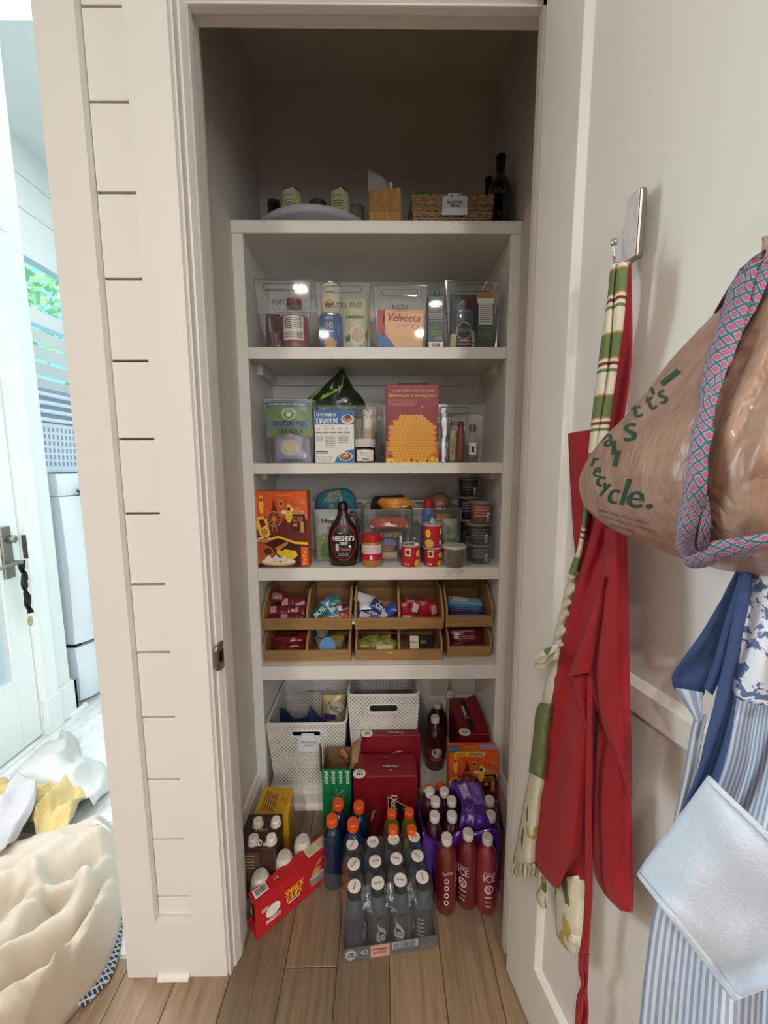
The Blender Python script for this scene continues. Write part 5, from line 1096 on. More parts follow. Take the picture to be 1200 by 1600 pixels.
chip_box('dark red chip box standing behind the nearest one', -.067, .135, 1.212, 1.243, ZB+.001, .264, 1)
t = chip_box('torn-open dark red chip box at the right of the bottom shelf', .277, .379, 1.24, 1.455, ZB+.001, .244, 1, False)
P = Print(planar((.277, 1.24, .2447), (1, 0, 0), (0, 1, 0))); P.rect(.040, .02, .058, .19, BLACK, 2); P.rect(.036, .10, .046, .16, LGRY, 3); P.build(t, 'torn_gap')
ob('torn_flap', MB().hexa([V((.335, 1.245, .2455)), V((.378, 1.25, .2455)), V((.378, 1.44, .2455)), V((.330, 1.43, .2455)), V((.333, 1.243, .250)), V((.376, 1.252, .262)), V((.377, 1.44, .268)), V((.331, 1.43, .254))]), DOR, t, bevel=.0008)
g2 = turned('glue_bottle', 'small clear bottle with white label behind the torn chip box', 'bottle', (.283, 1.475, ZB+.001), [('bottle', [(.014, 0), (.016, .003), (.016, .17), (.012, .20), (.006, .225), (.004, .245)], clear('flask_glass', ''))])
P = Print(cyl((.283, 1.475, ZB), .0165)); P.rect(-.016, .17, .016, .205, WHITE, 1, 8); P.text('LAYS', 0, .187, .012, BLACK, 3, w=.02); P.build(g2)
# green soda box, torn open
SPR = M('soda_box_green', '0f7a4a', .4); KR = M('kraft_inside', '7a5a3e', .85, var=.15, scale=30); KRL = M('kraft_flap', 'a3774f', .85, var=.12, scale=30)
sx0, sx1, sy0, sy1 = -.1865, -.0965, 1.100, 1.196; sz = onY(525, 1202, sy0).z
sp_ = thing('soda_box', 'green soda can box torn open at the top in front of the lattice baskets', 'box', ((sx0+sx1)/2, 1.15, 0))
mb = MB()
for q in ((sx0, sx1, sy0, sy0+.002), (sx0, sx1, sy1-.002, sy1), (sx0, sx0+.002, sy0+.002, sy1-.002), (sx1-.002, sx1, sy0+.002, sy1-.002)): mb.box(q[0], q[1], q[2], q[3], .001, sz)
mb.box(sx0, sx1, sy0, sy1, .001, .004); ob('carton', mb, SPR, sp_)
ob('liner', MB().box(sx0+.0022, sx1-.0022, sy1-.0035, sy1-.0022, .005, sz+.001).box(sx0+.0022, sx0+.0034, sy0+.002, sy1-.002, .005, sz+.001).box(sx1-.0034, sx1-.0022, sy0+.002, sy1-.002, .005, sz).box(sx0+.003, sx1-.003, sy0+.003, sy1-.003, sz-.10, sz-.098), KR, sp_)
ob('flap', MB().grid(lambda a, b: onY(*((546+a*12+b*6, 1200-b*40+a*(2-9*b))), sy0+.03+.05*b*(1-a)+.02*a+.010*math.sin(b*5)), 8, 8), KRL, sp_, solid=.002, smooth=True)
ob('flap', MB().grid(lambda a, b: onY(531+a*13+3*math.sin(b*7), 1184-b*13+a*8-3*math.sin(a*5), sy1-.01-.01*b), 6, 5), KRL, sp_, solid=.002, smooth=True)
ob('flap', MB().grid(lambda a, b: onY(500-b*.5+a*3, 1203-b*42*(1-.1*a)+a*4, sy1-.05*(1-a)-.02+.03*b), 4, 5), KR, sp_, solid=.002)
W = sx1-sx0; P = Print(planar((sx0, sy0-.0003, 0), (1, 0, 0), (0, 0, 1)))
for k in range(4): P.text('mini', W*(.14+.245*k), sz-.028, .012, WHITE, 1, w=.042, rot=R90, bold=.0007)
P.text('Sprite', W*.56, sz*.42, .040, LGRY, 1, w=.14, rot=R90*-1, bold=.001, ital=.1); P.build(sp_)
# big amber juice bottles
AMB = M('amber_drink', '451a12', .12, coat=.7, trans=.15)
def juice(label, x, y, h, tilt=0):
    r = .0385; t = thing('juice_bottle', label, 'bottle', (x, y, ZB+.001), 'amber juice bottles'); c = (x, y, ZB+.001)
    ob('bottle', MB().lathe([(r*.8, 0), (r*.95, .004), (r, .016), (r*.93, .03), (r, .045), (r, h*.50), (r*.95, h*.54), (r, h*.60), (r*.9, h*.70), (r*.62, h*.81), (r*.36, h*.88), (r*.34, h*.91)], c, 28), AMB, t, smooth=True)
    ob('cap', MB().lathe([(r*.40, h*.90), (r*.41, h*.91), (r*.41, h*.985), (r*.36, h)], c, 20), M('cap_white', 'cfcac2', .45), t, smooth=True)
    ob('label', MB().grid(lambda a, b: V((c[0]+(r+.0007)*math.cos(2*math.pi*a), c[1]+(r+.0007)*math.sin(2*math.pi*a), c[2]+h*(.22+.28*b))), 32, 1, wrap=True), M('juice_label', '6a2323', .4), t, smooth=True)
    P = Print(cyl(c, r+.0012)); P.disc(.002, h*.40, .019, LGRY, 1, .017); P.disc(-.006, h*.425, .006, BLACK, 3, .005); P.lines(-.01, .016, h*.355, h*.40, 2, BLACK, 3, .4); P.lines(-.02, .022, h*.245, h*.31, 2, PINK, 1, .3); P.build(t)
p = onZ(679, 1195, ZB); juice('front amber juice bottle on the bottom shelf', p.x, 1.315, onY(678, 1120, 1.315).z-ZB)
juice('rear amber juice bottle behind the front one', onY(683, 1120, 1.43).x, 1.43, onY(682, 1101, 1.42).z-ZB)
o = turned('clear_jug', 'clear bottle standing behind the two amber juice bottles', 'bottle', (.155, 1.455, ZB+.001), [('bottle', [(.030, 0), (.033, .004), (.033, .11), (.026, .14), (.012, .165), (.012, .18)], clear('jar_plastic', ''))])
# second candy cereal box with top flap
cx0, cx1 = .222, .383; cy = 1.142; cz = onY(742, 1176, cy).z
t, P = cereal('cereal_box', 'orange cereal box with candy print standing on the floor at the right', cx0, cx1, cy, .048, .001, cz)
P = Print(planar((cx0, cy, cz+.0002), (1, 0, 0), (0, 1, 0))); W = cx1-cx0; P.rect(.002, .002, W*.22, .03, BLU, 1); P.text('B I G', W*.11, .014, .008, LGRY, 3, w=.024); P.text('CANDY', W*.48, .024, .010, YEL, 2, w=.045, bold=.0006); P.text('PUFFS', W*.48, .011, .010, YEL, 2, w=.04, bold=.0006); P.rect(W*.65, .014, W*.99, .034, LAV, 1); P.build(t)
P = front(cy-.0012); P.poly([(707, -1182), (714, -1174.5), (733, -1174.5), (729, -1182)], YEL, 4); P.lines(713, 728, -1181, -1176, 2, BRN, 6, .5); P.poly([(729, -1182), (734, -1174.5), (760, -1174.5), (757, -1182)], M('banner_peach', 'e8b48c', .45), 4); P.lines(733, 755, -1181, -1176, 2, DRED, 6, .5); P.build(t)
# ---------------- sports drink bottles with orange caps
OC = M('cap_orange', 'd8551f', .45)
def sport_proto(name, r, h, mat, label):
    t = thing(name, label, 'bottle', (0, 0, 0), None)
    ob('bottle', MB().lathe([(r*.82, 0), (r*.97, .004), (r, .012), (r, h*.28), (r*.93, h*.34), (r*.97, h*.42), (r, h*.60), (r*.96, h*.69), (r*.84, h*.77), (r*.62, h*.84), (r*.46, h*.875), (r*.44, h*.90)], (0, 0, 0), 28), mat, t, smooth=True)
    ob('cap', MB().lathe([(r*.50, h*.892), (r*.52, h*.897), (r*.52, h*.988), (r*.46, h), (.001, h)], (0, 0, 0), 24), OC, t, smooth=True, sharp=35)
    rg = MB()
    for k in range(24): a = 2*math.pi*k/24; rg.tube([V((r*.52*math.cos(a), r*.52*math.sin(a), h*.90)), V((r*.52*math.cos(a), r*.52*math.sin(a), h*.98))], .0005, 4)
    ob('cap_ribs', rg, OC, t, kind='stuff'); return t
BLUD = M('blue_drink', '0c2442', .1, coat=.8, trans=.1); OLV = M('olive_drink', '6b6427', .12, coat=.8, trans=.12); DKB = M('deep_blue_drink', '131f45', .1, coat=.8)
bp_ = sport_proto('sports_bottle', .030, .205, BLUD, '')
posb = [(-.127, 1.017, 'blue sports drink at the back left of the four by the green soda box'), (-.066, 1.008, 'blue sports drink at the back right of the four by the green soda box'), (-.138, .966, 'blue sports drink at the front left of the four by the green soda box'), (-.079, .953, 'blue sports drink at the front right of the four by the green soda box')]
for k, (x, y, l) in enumerate(posb):
    if k == 0: bp_.location = (x, y, .001); bp_['label'] = l; bp_['group'] = 'blue sports drinks'
    else: dup(bp_, (x, y, .001), k*.7, l, 'blue sports drinks')
op = sport_proto('small_sports_bottle', .0255, .180, OLV, '')
poso = [(.030, 1.008, 'back left of the four olive drinks behind the shake pack'), (.081, 1.009, 'back right of the four olive drinks behind the shake pack'), (.032, .957, 'front left of the four olive drinks behind the shake pack'), (.0835, .956, 'front right of the four olive drinks behind the shake pack')]
for k, (x, y, l) in enumerate(poso):
    l = 'olive drink, '+l.replace(' the four olive drinks', ' the orange-capped four')
    if k == 0: op.location = (x, y, .001); op['label'] = l; op['group'] = 'olive drinks'
    else: dup(op, (x, y, .001), k*.7, l, 'olive drinks')
db_ = sport_proto('dark_sports_bottle', .023, .185, DKB, 'deep blue drink bottle with orange cap left of the purple pack, by the chip box'); db_.location = (.150, 1.090, .001); db_['group'] = 'deep blue drinks'
dup(db_, (.187, 1.097, .001), .6, 'deep blue drink bottle with orange cap behind the purple pack', 'deep blue drinks')
SLEEVE = clear('film_sleeve', 'd5d5d5', .16, .12, .03, .9, 45)
def sleeve(name, label, pts, z0, z1, mat, wr=.004):
    pts = [V((x, y, 0)) for x, y in pts]; n = len(pts)
    def f(a, b):
        x = a*n; i = int(x) % n; fr = x-int(x); p = spline2(pts, i, fr); k = wr*noise.noise(V((p.x*40, p.y*40, b*3)))
        c_ = sum(pts, V())/n; d = (p-c_).normalized(); return p+d*k+V((0, 0, z0+(z1-z0)*b+.010*noise.noise(V((a*9, 2, 1)))*(b > .9)))
    o = ob(name, MB().grid(f, n*6, 8, wrap=True), mat, None, smooth=True); tag(o, label, 'plastic film'); return o
def spline2(P, i, f):
    n = len(P); a, b, c, d = P[(i-1) % n], P[i], P[(i+1) % n], P[(i+2) % n]
    return .5*((2*b)+(c-a)*f+(2*a-5*b+4*c-d)*f*f+(3*b-a-3*c+d)*f**3)
sleeve('film_sleeve', 'crumpled clear film around the four blue sports drinks', [(-.170, .935), (-.105, .920), (-.044, .925), (-.033, .99), (-.036, 1.040), (-.10, 1.050), (-.160, 1.045), (-.172, .99)], .001, .075, SLEEVE)
sleeve('film_sleeve', 'clear film around the four olive drinks', [(.003, .930), (.058, .928), (.112, .930), (.112, .985), (.109, 1.037), (.055, 1.038), (.003, 1.037), (.001, .985)], .001, .075, SLEEVE)
# ---------------- shrink-wrapped tray of shakes
TA = math.atan2(.811-.785, .136+.092); T0 = V((-.093, .784, .001)); TU = V((math.cos(TA), math.sin(TA), 0)); TV = V((-math.sin(TA), math.cos(TA), 0)); TW, TD, TH = .229, .173, .035
def tp_(u, v, z): return T0+TU*u+TV*v+V((0, 0, z))
TRY = M('tray_slate', '55575a', .5); tr = thing('drink_tray', 'slate grey cardboard tray of twelve protein shakes on the floor', 'tray', tuple(tp_(TW/2, TD/2, 0)))
def tbox(u0, u1, v0, v1, z0, z1): return MB().hexa([tp_(u, v, z) for z in (z0, z1) for u, v in ((u0, v0), (u1, v0), (u1, v1), (u0, v1))])
ob('front_wall', tbox(0, TW, 0, .0015, 0, TH), TRY, tr); ob('back_wall', tbox(0, TW, TD-.0015, TD, 0, TH), TRY, tr); ob('side_wall', tbox(0, .0015, .0015, TD-.0015, 0, TH), TRY, tr); ob('side_wall', tbox(TW-.0015, TW, .0015, TD-.0015, 0, TH), TRY, tr); ob('bottom', tbox(.0015, TW-.0015, .0015, TD-.0015, 0, .0015), TRY, tr)
P = Print(lambda u, v, l: tp_(u, -l, v)); SL = M('tray_silver', 'b9bcc0', .4)
P.disc(.018, TH*.48, .013, SL, 1, .014, 24, .84); P.disc(.018, TH*.48, .010, SL, 1, .011); P.text('CORE', .018, TH*.60, .005, BLACK, 4, w=.014, bold=.0004); P.text('POWER', .018, TH*.40, .005, BLACK, 4, w=.016, bold=.0004)
P.rect(.0355, .004, .036, TH-.004, SL, 1); P.text('42', .050, TH*.58, .014, SL, 2, w=.020, bold=.0005); P.lines(.040, .060, TH*.10, TH*.26, 2, GREY, 2, .4)
P.rect(.066, .0, .112, TH-.001, M('tray_peach', 'd5a08c', .5), 1); P.text('STRAWBERRY', .089, TH*.66, .005, DRED, 3, w=.036, bold=.0003); P.lines(.072, .106, TH*.28, TH*.5, 2, BRN, 3, .4)
P.rect(.118, TH*.42, .182, TH*.95, SL, 1); P.bars(.121, .179, TH*.46, TH*.92, BLACK, 3, n=22); P.lines(.19, .22, TH*.2, TH*.5, 2, GREY, 2, .3); P.build(tr)
SHB = M('shake_grey', '4d565a', .3, coat=.3); SHS = M('shake_shoulder', '474f53', .3, coat=.3); SHL = M('shake_label_dark', '303537', .4)
def shake_proto():
    r, h = .0258, .164; t = thing('shake_bottle', '', 'bottle', (0, 0, 0), 'protein shakes in the tray')
    ob('bottle', MB().lathe([(r*.85, 0), (r*.98, .004), (r, .012), (r, h*.64), (r*.97, h*.71), (r*.84, h*.79), (r*.66, h*.85), (r*.60, h*.88)], (0, 0, 0), 28), SHS, t, smooth=True)
    ob('label', MB().lathe([(r+.0006, h*.06), (r+.0006, h*.60), (r*.99, h*.63)], (0, 0, 0), 28, caps=False), SHL, t, smooth=True)
    ob('cap', MB().lathe([(r*.62, h*.86), (r*.64, h*.87), (r*.64, h*.98), (r*.59, h), (.001, h)], (0, 0, 0), 28), M('shake_cap', '2d3234', .45), t, smooth=True, sharp=35)
    ob('cap_disc', MB().lathe([(r*.62, h+.0002), (r*.61, h+.0012), (.001, h+.0012)], (0, 0, 0), 28), M('cap_disc_white', 'e3ddd6', .5), t, smooth=True)
    P = Print(lambda u, v, l: V((u, v, h+.0013+l))); P.text('fairlife', 0, 0, .005, BLACK, 1, w=.018, ital=.1); P.build(t)
    P = Print(cyl((0, 0, 0), r+.0012)); P.poly([(-.010, h*.54), (-.004, h*.46), (.008, h*.40), (.015, h*.30), (.010, h*.19), (0, h*.17), (-.010, h*.22), (-.012, h*.32), (-.006, h*.40)], M('flame_silver', '9aa3a6', .35, .2), 1)
    P.poly([(-.006, h*.38), (.004, h*.36), (.010, h*.29), (.006, h*.21), (-.003, h*.20), (-.008, h*.26)], SHL, 3); P.text('CORE', 0, h*.31, .007, SL, 5, w=.014, bold=.0004); P.text('POWER', .001, h*.255, .006, SL, 5, w=.016, bold=.0004); P.lines(-.008, .010, h*.10, h*.14, 1, GREY, 1, .5); P.lines(.024, .040, h*.1, h*.5, 6, GREY, 1, .4)
    P.build(t); return t
shp = shake_proto(); ordn = ['first', 'second', 'third', 'fourth']; rown = ['front', 'middle', 'back']
for j in range(3):
    for i in range(4):
        q = tp_(.030+i*.0562+.001*math.sin(i+j*2), .0310+j*.0525, .0018); l = f'grey protein shake, {ordn[i]} from the left in the {rown[j]} row of the tray'; rz = [1.3, .3, -.2, -1.4, .9, .2, -.3, -.9, 1.0, .1, -.1, .2][j*4+i]
        if i == j == 0: shp.location = q; shp.rotation_euler = (0, 0, rz); shp['label'] = l
        else: dup(shp, q, rz, l)
def film(a, b):      # shrink film over the caps
    u = a*TW; z = [(.0, 0), (.06, .045), (.16, .120), (.30, .158), (.5, .1695), (.70, .168), (.84, .150), (.94, .06), (1, 0)]
    for (s0, h0), (s1, h1) in zip(z, z[1:]):
        if s0 <= b <= s1: hh = h0+(h1-h0)*(b-s0)/(s1-s0)
    vv = -.002+(TD+.004)*min(1, max(0, (b-.10)/.78)); k = abs(math.sin(a*4*math.pi))
    e = min(a, 1-a)/.06; e = min(1, e)
    return tp_(u*1.008-.001, vv, max(.001, hh*(.80+.20*e)-.006*(1-k)*(.3 < b < .8)+.003*noise.noise(V((a*9, b*9, 2)))))
fo = ob('shrink_film', MB().grid(film, 32, 28), clear('shrink_film_tray', 'c9c9cc', .14, .08, .02, .7, 45), tr, smooth=True)
for a0 in (-.0012, TW+.0012): ob('film_side', MB().grid(lambda a, b: tp_(a0+(.012*b*b if a0 < 0 else -.012*b*b), -.001+(TD+.002)*(a*(1-.25*b)+.10*b), .001+.15*b+.004*noise.noise(V((a*8, b*6, a0*50)))), 14, 10), MC['shrink_film_tray'], tr, smooth=True)
# ---------------- pink sparkling drinks and the purple multipack
def ice_proto(name, mat):
    r, h = .0285, .212; t = thing(name, '', 'bottle', (0, 0, 0), 'sparkling drinks')
    ob('bottle', MB().lathe([(r*.80, 0), (r*.93, .003), (r, .012), (r, h*.66), (r*.97, h*.735), (r*.85, h*.805), (r*.60, h*.865), (r*.46, h*.90), (r*.44, h*.925)], (0, 0, 0), 28), mat, t, smooth=True)
    ob('cap', MB().lathe([(r*.48, h*.915), (r*.50, h*.92), (r*.50, h*.988), (r*.44, h), (.001, h)], (0, 0, 0), 24), M('cap_milk', 'c9c1bc', .5), t, smooth=True, sharp=35)
    P = Print(cyl((0, 0, 0), r+.0006)); K = M('print_rose', 'd8b9b6', .5)
    P.text('SPARKLING', .003, h*.62, .006, K, 1, w=.030); P.text('ICE', .003, h*.55, .020, K, 1, w=.031, bold=.0005); P.disc(.002, h*.40, .012, K, 1, .014, 20, .7); P.disc(.0, h*.39, .006, K, 1, .008, 12, .5); P.lines(-.008, .012, h*.27, h*.31, 1, K, 1, .6); P.text('cherry', .002, h*.22, .007, K, 1, w=.020); P.lines(-.006, .010, h*.15, h*.18, 1, K, 1, .5)
    for k in range(4): P.disc(.058, h*(.52-.10*k), .006, K, 1, .008, 12, .6)
    P.text('Sparkling', .060, h*.62, .012, K, 1, w=.026, rot=.2); P.lines(-.06, -.04, h*.2, h*.6, 7, K, 1, .4, 5); P.build(t); return t
def ice(proto, x, y, rz, l, first=False):
    if first: proto.location = (x, y, .001); proto.rotation_euler = (0, 0, rz); proto['label'] = l; return proto
    return dup(proto, (x, y, .001), rz, l)
ip = ice_proto('sparkling_bottle', M('drink_cherry', '6b1a1f', .1, coat=.8, trans=.12)); ip2 = ice_proto('sparkling_bottle', M('drink_pink', '8a2a36', .1, coat=.8, trans=.12))
ice(ip, .1715, .900, -2.1, 'cherry red sparkling drink, left of the three standing in front of the purple pack', True)
ice(ip, .2315, .912, -.75, 'cherry red sparkling drink, middle of the three in front of the purple pack')
ice(ip2, .2795, .899, -.10, 'pinker sparkling drink lettered ICE, right of the three in front of the purple pack', True)
ip3 = ice_proto('sparkling_bottle', M('drink_dark_plum', '3a1420', .1, coat=.8, trans=.1)); kk = 0
for j, (y_, xs) in enumerate(((.955, (.149, .198, .248, .297)), (1.003, (.158, .206, .255, .307)), (1.046, (.146, .190, .250, .300)))):
    for i, x_ in enumerate(xs):
        if y_ > 1.04 and i > 1: continue
        l = f'plum sparkling drink in the purple multipack, {ordn[i]} from the left in the {rown[j]} row'
        ice(ip3, x_+(.010 if i == 3 else 0), y_+.010 if j < 2 else y_, j+i*1.3, l, kk == 0); kk += 1
PF = M('purple_film', '4d1f86', .28, coat=.6, var=.25, scale=14, bump=.7, bscale=22)
pp = thing('multipack_film', 'torn purple plastic wrapping of the sparkling drink multipack', 'plastic film', (.22, .99, 0))
cr = lambda a, b, s, k=.006: k*noise.noise(V((a*6+s, b*6, s)))
PX0, PX1, PY0, PY1, PZ = .112, .328, .932, 1.075, .196
ob('front_sheet', MB().grid(lambda a, b: V((PX0+(PX1-PX0)*a*(1-.02*b), PY0-.004*math.sin(a*12)*(1-b)+cr(a, b, 1)+.012*max(0, b-.8)*5*b*.4, .001+b*(PZ-.030*math.exp(-((a-.22)/.2)**2)-.012*abs(math.sin(a*7))))), 26, 14), PF, pp, smooth=True, solid=.0012)
ob('left_sheet', MB().grid(lambda a, b: V((PX0+cr(a, b, 2)+.004*b, PY0+(PY1-PY0)*a, .001+b*(PZ-.008-.050*a))), 16, 12), PF, pp, smooth=True, solid=.0012)
ob('back_sheet', MB().grid(lambda a, b: V((PX0+(.30-PX0)*a, PY1+cr(a, b, 3), .001+b*(.135+.07*min(1, a*1.6)))), 20, 10), PF, pp, smooth=True, solid=.0012)
ob('top_sheet', MB().grid(lambda a, b: V((.212+(.300-.212)*a+.014*math.sin(b*4)*(1-a)+.012*b, PY0+.008+(PY1-PY0-.012)*b, PZ+.0185+.012*math.sin(math.pi*a)*.5+cr(a, b, 4, .008)-.030*max(0, .12-b)/.12-.014*max(0, a-.85)/.15)), 16, 18), PF, pp, smooth=True, solid=.0012)
ob('right_sheet', MB().grid(lambda a, b: V((.300+.012*a+(.022)*(1-b), PY0+.008+(PY1-PY0-.012)*a, .001+b*(PZ+.002)+cr(a, b, 5))), 14, 12), PF, pp, smooth=True, solid=.0012)
PL = M('film_lilac_print', '9d86c4', .35, coat=.4)
tsf = lambda u, v, l: V((.212+.088*u+.014*math.sin(v*4)*(1-u)+.012*v, PY0+.008+(PY1-PY0-.012)*v, PZ+.0185+.006*math.sin(math.pi*u)+cr(u, v, 4, .008)-.014*max(0, u-.85)/.15+.0016+l))
P = Print(tsf); P.rect(.12, .50, .42, .90, PL, 1, 6, 8); P.rect(.46, .35, .86, .92, M('film_violet_print', '7a58b0', .35, coat=.4), 1, 6, 8); P.lines(.16, .38, .54, .86, 6, WHITE, 4, .4); P.text('ICE', .30, .24, .14, PL, 3, w=.3); P.lines(.5, .82, .5, .85, 4, PL, 4, .3, 6); P.build(pp)
# ---------------- red cup box lying at an angle
A = math.atan2(.987-.827, .176); Q0 = V((-.3145, .829, .001)); QU = V((math.cos(A), math.sin(A), 0)); QV = V((-math.sin(A), math.cos(A), 0)); QL, QD, QH = .236, .052, .099
qp = lambda u, v, z: Q0+QU*u+QV*v+V((0, 0, z))
RB = M('cup_box_red', 'bf2029', .38); pr = thing('cup_box', 'red snack cup carton lying at an angle on the floor by the left jamb', 'box', tuple(qp(QL/2, QD/2, 0)))
def qbox(u0, u1, v0, v1, z0, z1, sl=0.): return MB().hexa([qp(u, v, z) for z, s_ in ((z0, 0), (z1, sl)) for u, v in ((u0, v0), (u1, v0), (u1, v1-s_), (u0, v1-s_))])
ob('front_panel', qbox(0, QL, 0, .0012, 0, QH), RB, pr); ob('back_panel', qbox(0, QL, QD-.0012, QD, 0, .010), RB, pr); ob('top_panel', MB().hexa([qp(0, 0, QH), qp(QL, 0, QH), qp(QL, .046, QH-.001), qp(0, .042, QH-.004), qp(0, 0, QH+.0012), qp(QL, 0, QH+.0012), qp(QL, .046, QH+.0002), qp(0, .042, QH-.0028)]), RB, pr)
ob('bottom_panel', qbox(0, QL, 0, QD, 0, .0012), RB, pr); ob('end_panel', qbox(QL-.0012, QL, .0012, QD-.0012, 0, QH-.002), RB, pr); ob('inner_panel', qbox(.012, .0132, .0012, QD-.0012, .0012, QH*.5), M('cup_box_inner', '5d1b1c', .6), pr)
P = Print(lambda u, v, l: qp(u, -l, v))
P.text('PRINGLES', .047, QH*.26, .011, WHITE, 2, w=.040, bold=.0005); P.disc(.047, QH*.50, .020, WHITE, 1, .017, 28); P.text('SNACK', .108, QH*.62, .017, YEL, 2, w=.054, ital=.15, bold=.0009); P.text('CUPS', .106, QH*.43, .017, YEL, 2, w=.044, ital=.15, bold=.0009); P.lines(.088, .124, QH*.26, QH*.33, 1, WHITE, 2, .6)
P.rect(.017, QH*.62, .034, QH*.72, CREAM, 1); P.lines(.018, .033, QH*.63, QH*.71, 2, BRN, 3, .4)
P.poly([(.160, QH*.18), (.196, QH*.16), (.203, QH*.42), (.156, QH*.44)], GREY, 1); P.disc(.179, QH*.44, .0235, LGRY, 2, .006); P.poly([(.160, QH*.48), (.185, QH*.46), (.192, QH*.62), (.178, QH*.70), (.166, QH*.64)], TAN, 3); P.poly([(.168, QH*.50), (.182, QH*.49), (.186, QH*.60), (.175, QH*.64)], M('chip_pale', 'd9a653', .5), 4); P.poly([(.170, QH*.76), (.186, QH*.74), (.198, QH*.88), (.190, QH*.86), (.180, QH*.80)], TAN, 3); P.text('12', .222, QH*.84, .009, WHITE, 2, w=.010, bold=.0005); P.lines(.216, .228, QH*.72, QH*.77, 1, WHITE, 2); P.build(pr)
P = Print(lambda u, v, l: qp(u, v, QH+.0013-.04*v*.5+l+.0004)); P.rect(.008, .012, .044, .036, WHITE, 1); P.bars(.012, .041, .015, .033, BLACK, 3, n=18); P.text('16', .070, .026, .010, LGRY, 1, w=.012); P.rect(.160, .010, .226, .038, CREAM, 1); P.lines(.163, .190, .012, .036, 6, BLACK, 3, .35); P.lines(.194, .222, .012, .036, 6, BRN, 3, .35, 5); P.build(pr)
CUPW = M('cup_milky', 'c9c3b6', .4); cupp = None
for k, (u, v, z) in enumerate(((.042, .060, .058), (.112, .060, .058), (.172, .062, .062))):
    l = f'milky plastic snack cup, {ordn[k]} from the left behind the red cup box'; c = qp(u, v, .002)
    t = thing('snack_tub', l, 'cup', tuple(c), 'milky cups behind the red box')
    h = QH+.004+.004*k
    ob('tub', MB().lathe([(.025, 0), (.026, .002), (.0265, h*.60), (.0250, h*.80), (.0215, h*.93), (.017, h*.985), (.001, h)], tuple(c), 24), CUPW, t, smooth=True)
    ob('rim', MB().lathe([(.0275, .0), (.0285, .001), (.0285, .004), (.0275, .005)], tuple(c), 24), CUPW, t, smooth=True)
# ---------------- chocolate milk cartons and yellow box
CHM = M('carton_cocoa', '3f2722', .42); ch = thing('milk_multipack', 'dark brown wrap holding four milk cartons beside the yellow box', 'carton', (-.343, .974, 0))
hx0, hx1, hy0, hy1, hz = -.394, -.292, .922, 1.026, .160
ob('wrap', MB().box(hx0, hx1, hy0, hy1, .001, hz), CHM, ch, bevel=.004)
P = Print(planar((hx0, hy0, hz+.0005), (1, 0, 0), (0, 1, 0))); W = hx1-hx0; P.rect(W*.42, .004, W*.66, .018, WHITE, 1); P.poly([(W*.42, .018), (W*.54, .026), (W*.66, .018)], WHITE, 1); P.text('MM', W*.54, .012, .010, DBRN, 3, w=.018, bold=.0006); P.rect(W*.70, .004, W*.98, .014, LGRY, 1); P.lines(W*.72, W*.96, .006, .012, 1, GREY, 3); P.text('rtbx', W*.55, .052, .010, LGRY, 1, w=.034, rot=.1); P.build(ch)
P = Print(planar((hx0, hy0-.0004, 0), (1, 0, 0), (0, 0, 1))); P.rect(W*.12, hz*.35, W*.62, hz*.92, M('panel_umber', '57453a', .5), 1); P.lines(W*.14, W*.5, hz*.6, hz*.88, 5, TAN, 3, .3); P.build(ch)
for k, (px, py) in enumerate(((403, 1284), (431, 1283), (396, 1311), (424, 1310))):
    p = onZ(px, py, hz+.010); t = None; c = (p.x, p.y, hz+.0005); t = ob('collar', MB().lathe([(.0155, 0), (.0155, .003), (.012, .005)], c, 20), CUPW, ch, smooth=True); ob('screw_cap', MB().lathe([(.0125, .004), (.013, .005), (.013, .015), (.011, .017), (.001, .017)], c, 20), M('cap_white2', 'dcd7cf', .5), ch, smooth=True, sharp=35)
yb = thing('yellow_box', 'mustard yellow carton standing behind the milk cartons', 'box', (-.335, 1.09, 0)); yz = .140
p = [onZ(412, 1229, yz), onZ(458.5, 1231, yz), onZ(450, 1276, yz), onZ(397, 1272, yz)]; pts = [p[3], p[2], p[1], p[0]]
ob('carton', MB().hexa([V((q.x, q.y, .001)) for q in pts]+[V((q.x, q.y, yz)) for q in pts]), M('carton_mustard', 'cf9d1a', .42), yb, bevel=.0012)
U = (pts[1]-pts[0]); Vv = (pts[3]-pts[0]); P = Print(planar(pts[0]+V((0, 0, .0004)), U, Vv))
for k in range(6): P.rect(.16+.07*k, .12, .19+.07*k, .86-.02*k, BRN, 1)
P.text('oat bars', .84, .5, .05, BRN, 1, w=.30, rot=R90); P.disc(.72, .5, .06, BRN, 1, .12, 14, .8, 0, math.pi); P.build(yb)

# ================================================================ HANGING ON THE DOOR
def rows_fn(rows, off, smooth=True):
    S = spline if smooth else poly_at
    def f(a, b):
        q = S(rows, b); return onD(q[0]+(q[2]-q[0])*a, q[1]+(q[3]-q[1])*a, off(a, b))
    return f
def cloth(name, rows, off, mat, parent, nu=16, nv=40, solid=.0022, smooth=True, sharp=70):
    f = rows_fn(rows, off, smooth)
    p = [onD(*r[:2], .05) for r in rows]; L = sum((b-a).length for a, b in zip(p, p[1:])); r0 = rows[len(rows)//2]; W = (onD(r0[0], r0[1], .05)-onD(r0[2], r0[3], .05)).length
    return ob(name, MB().grid(f, nu, nv, uv=lambda a, b: (a*W, b*L)), mat, parent, smooth=True, solid=solid, sharp=sharp)
nz = lambda a, b, s, k: k*noise.noise(V((a+s*7.3, b, s)))
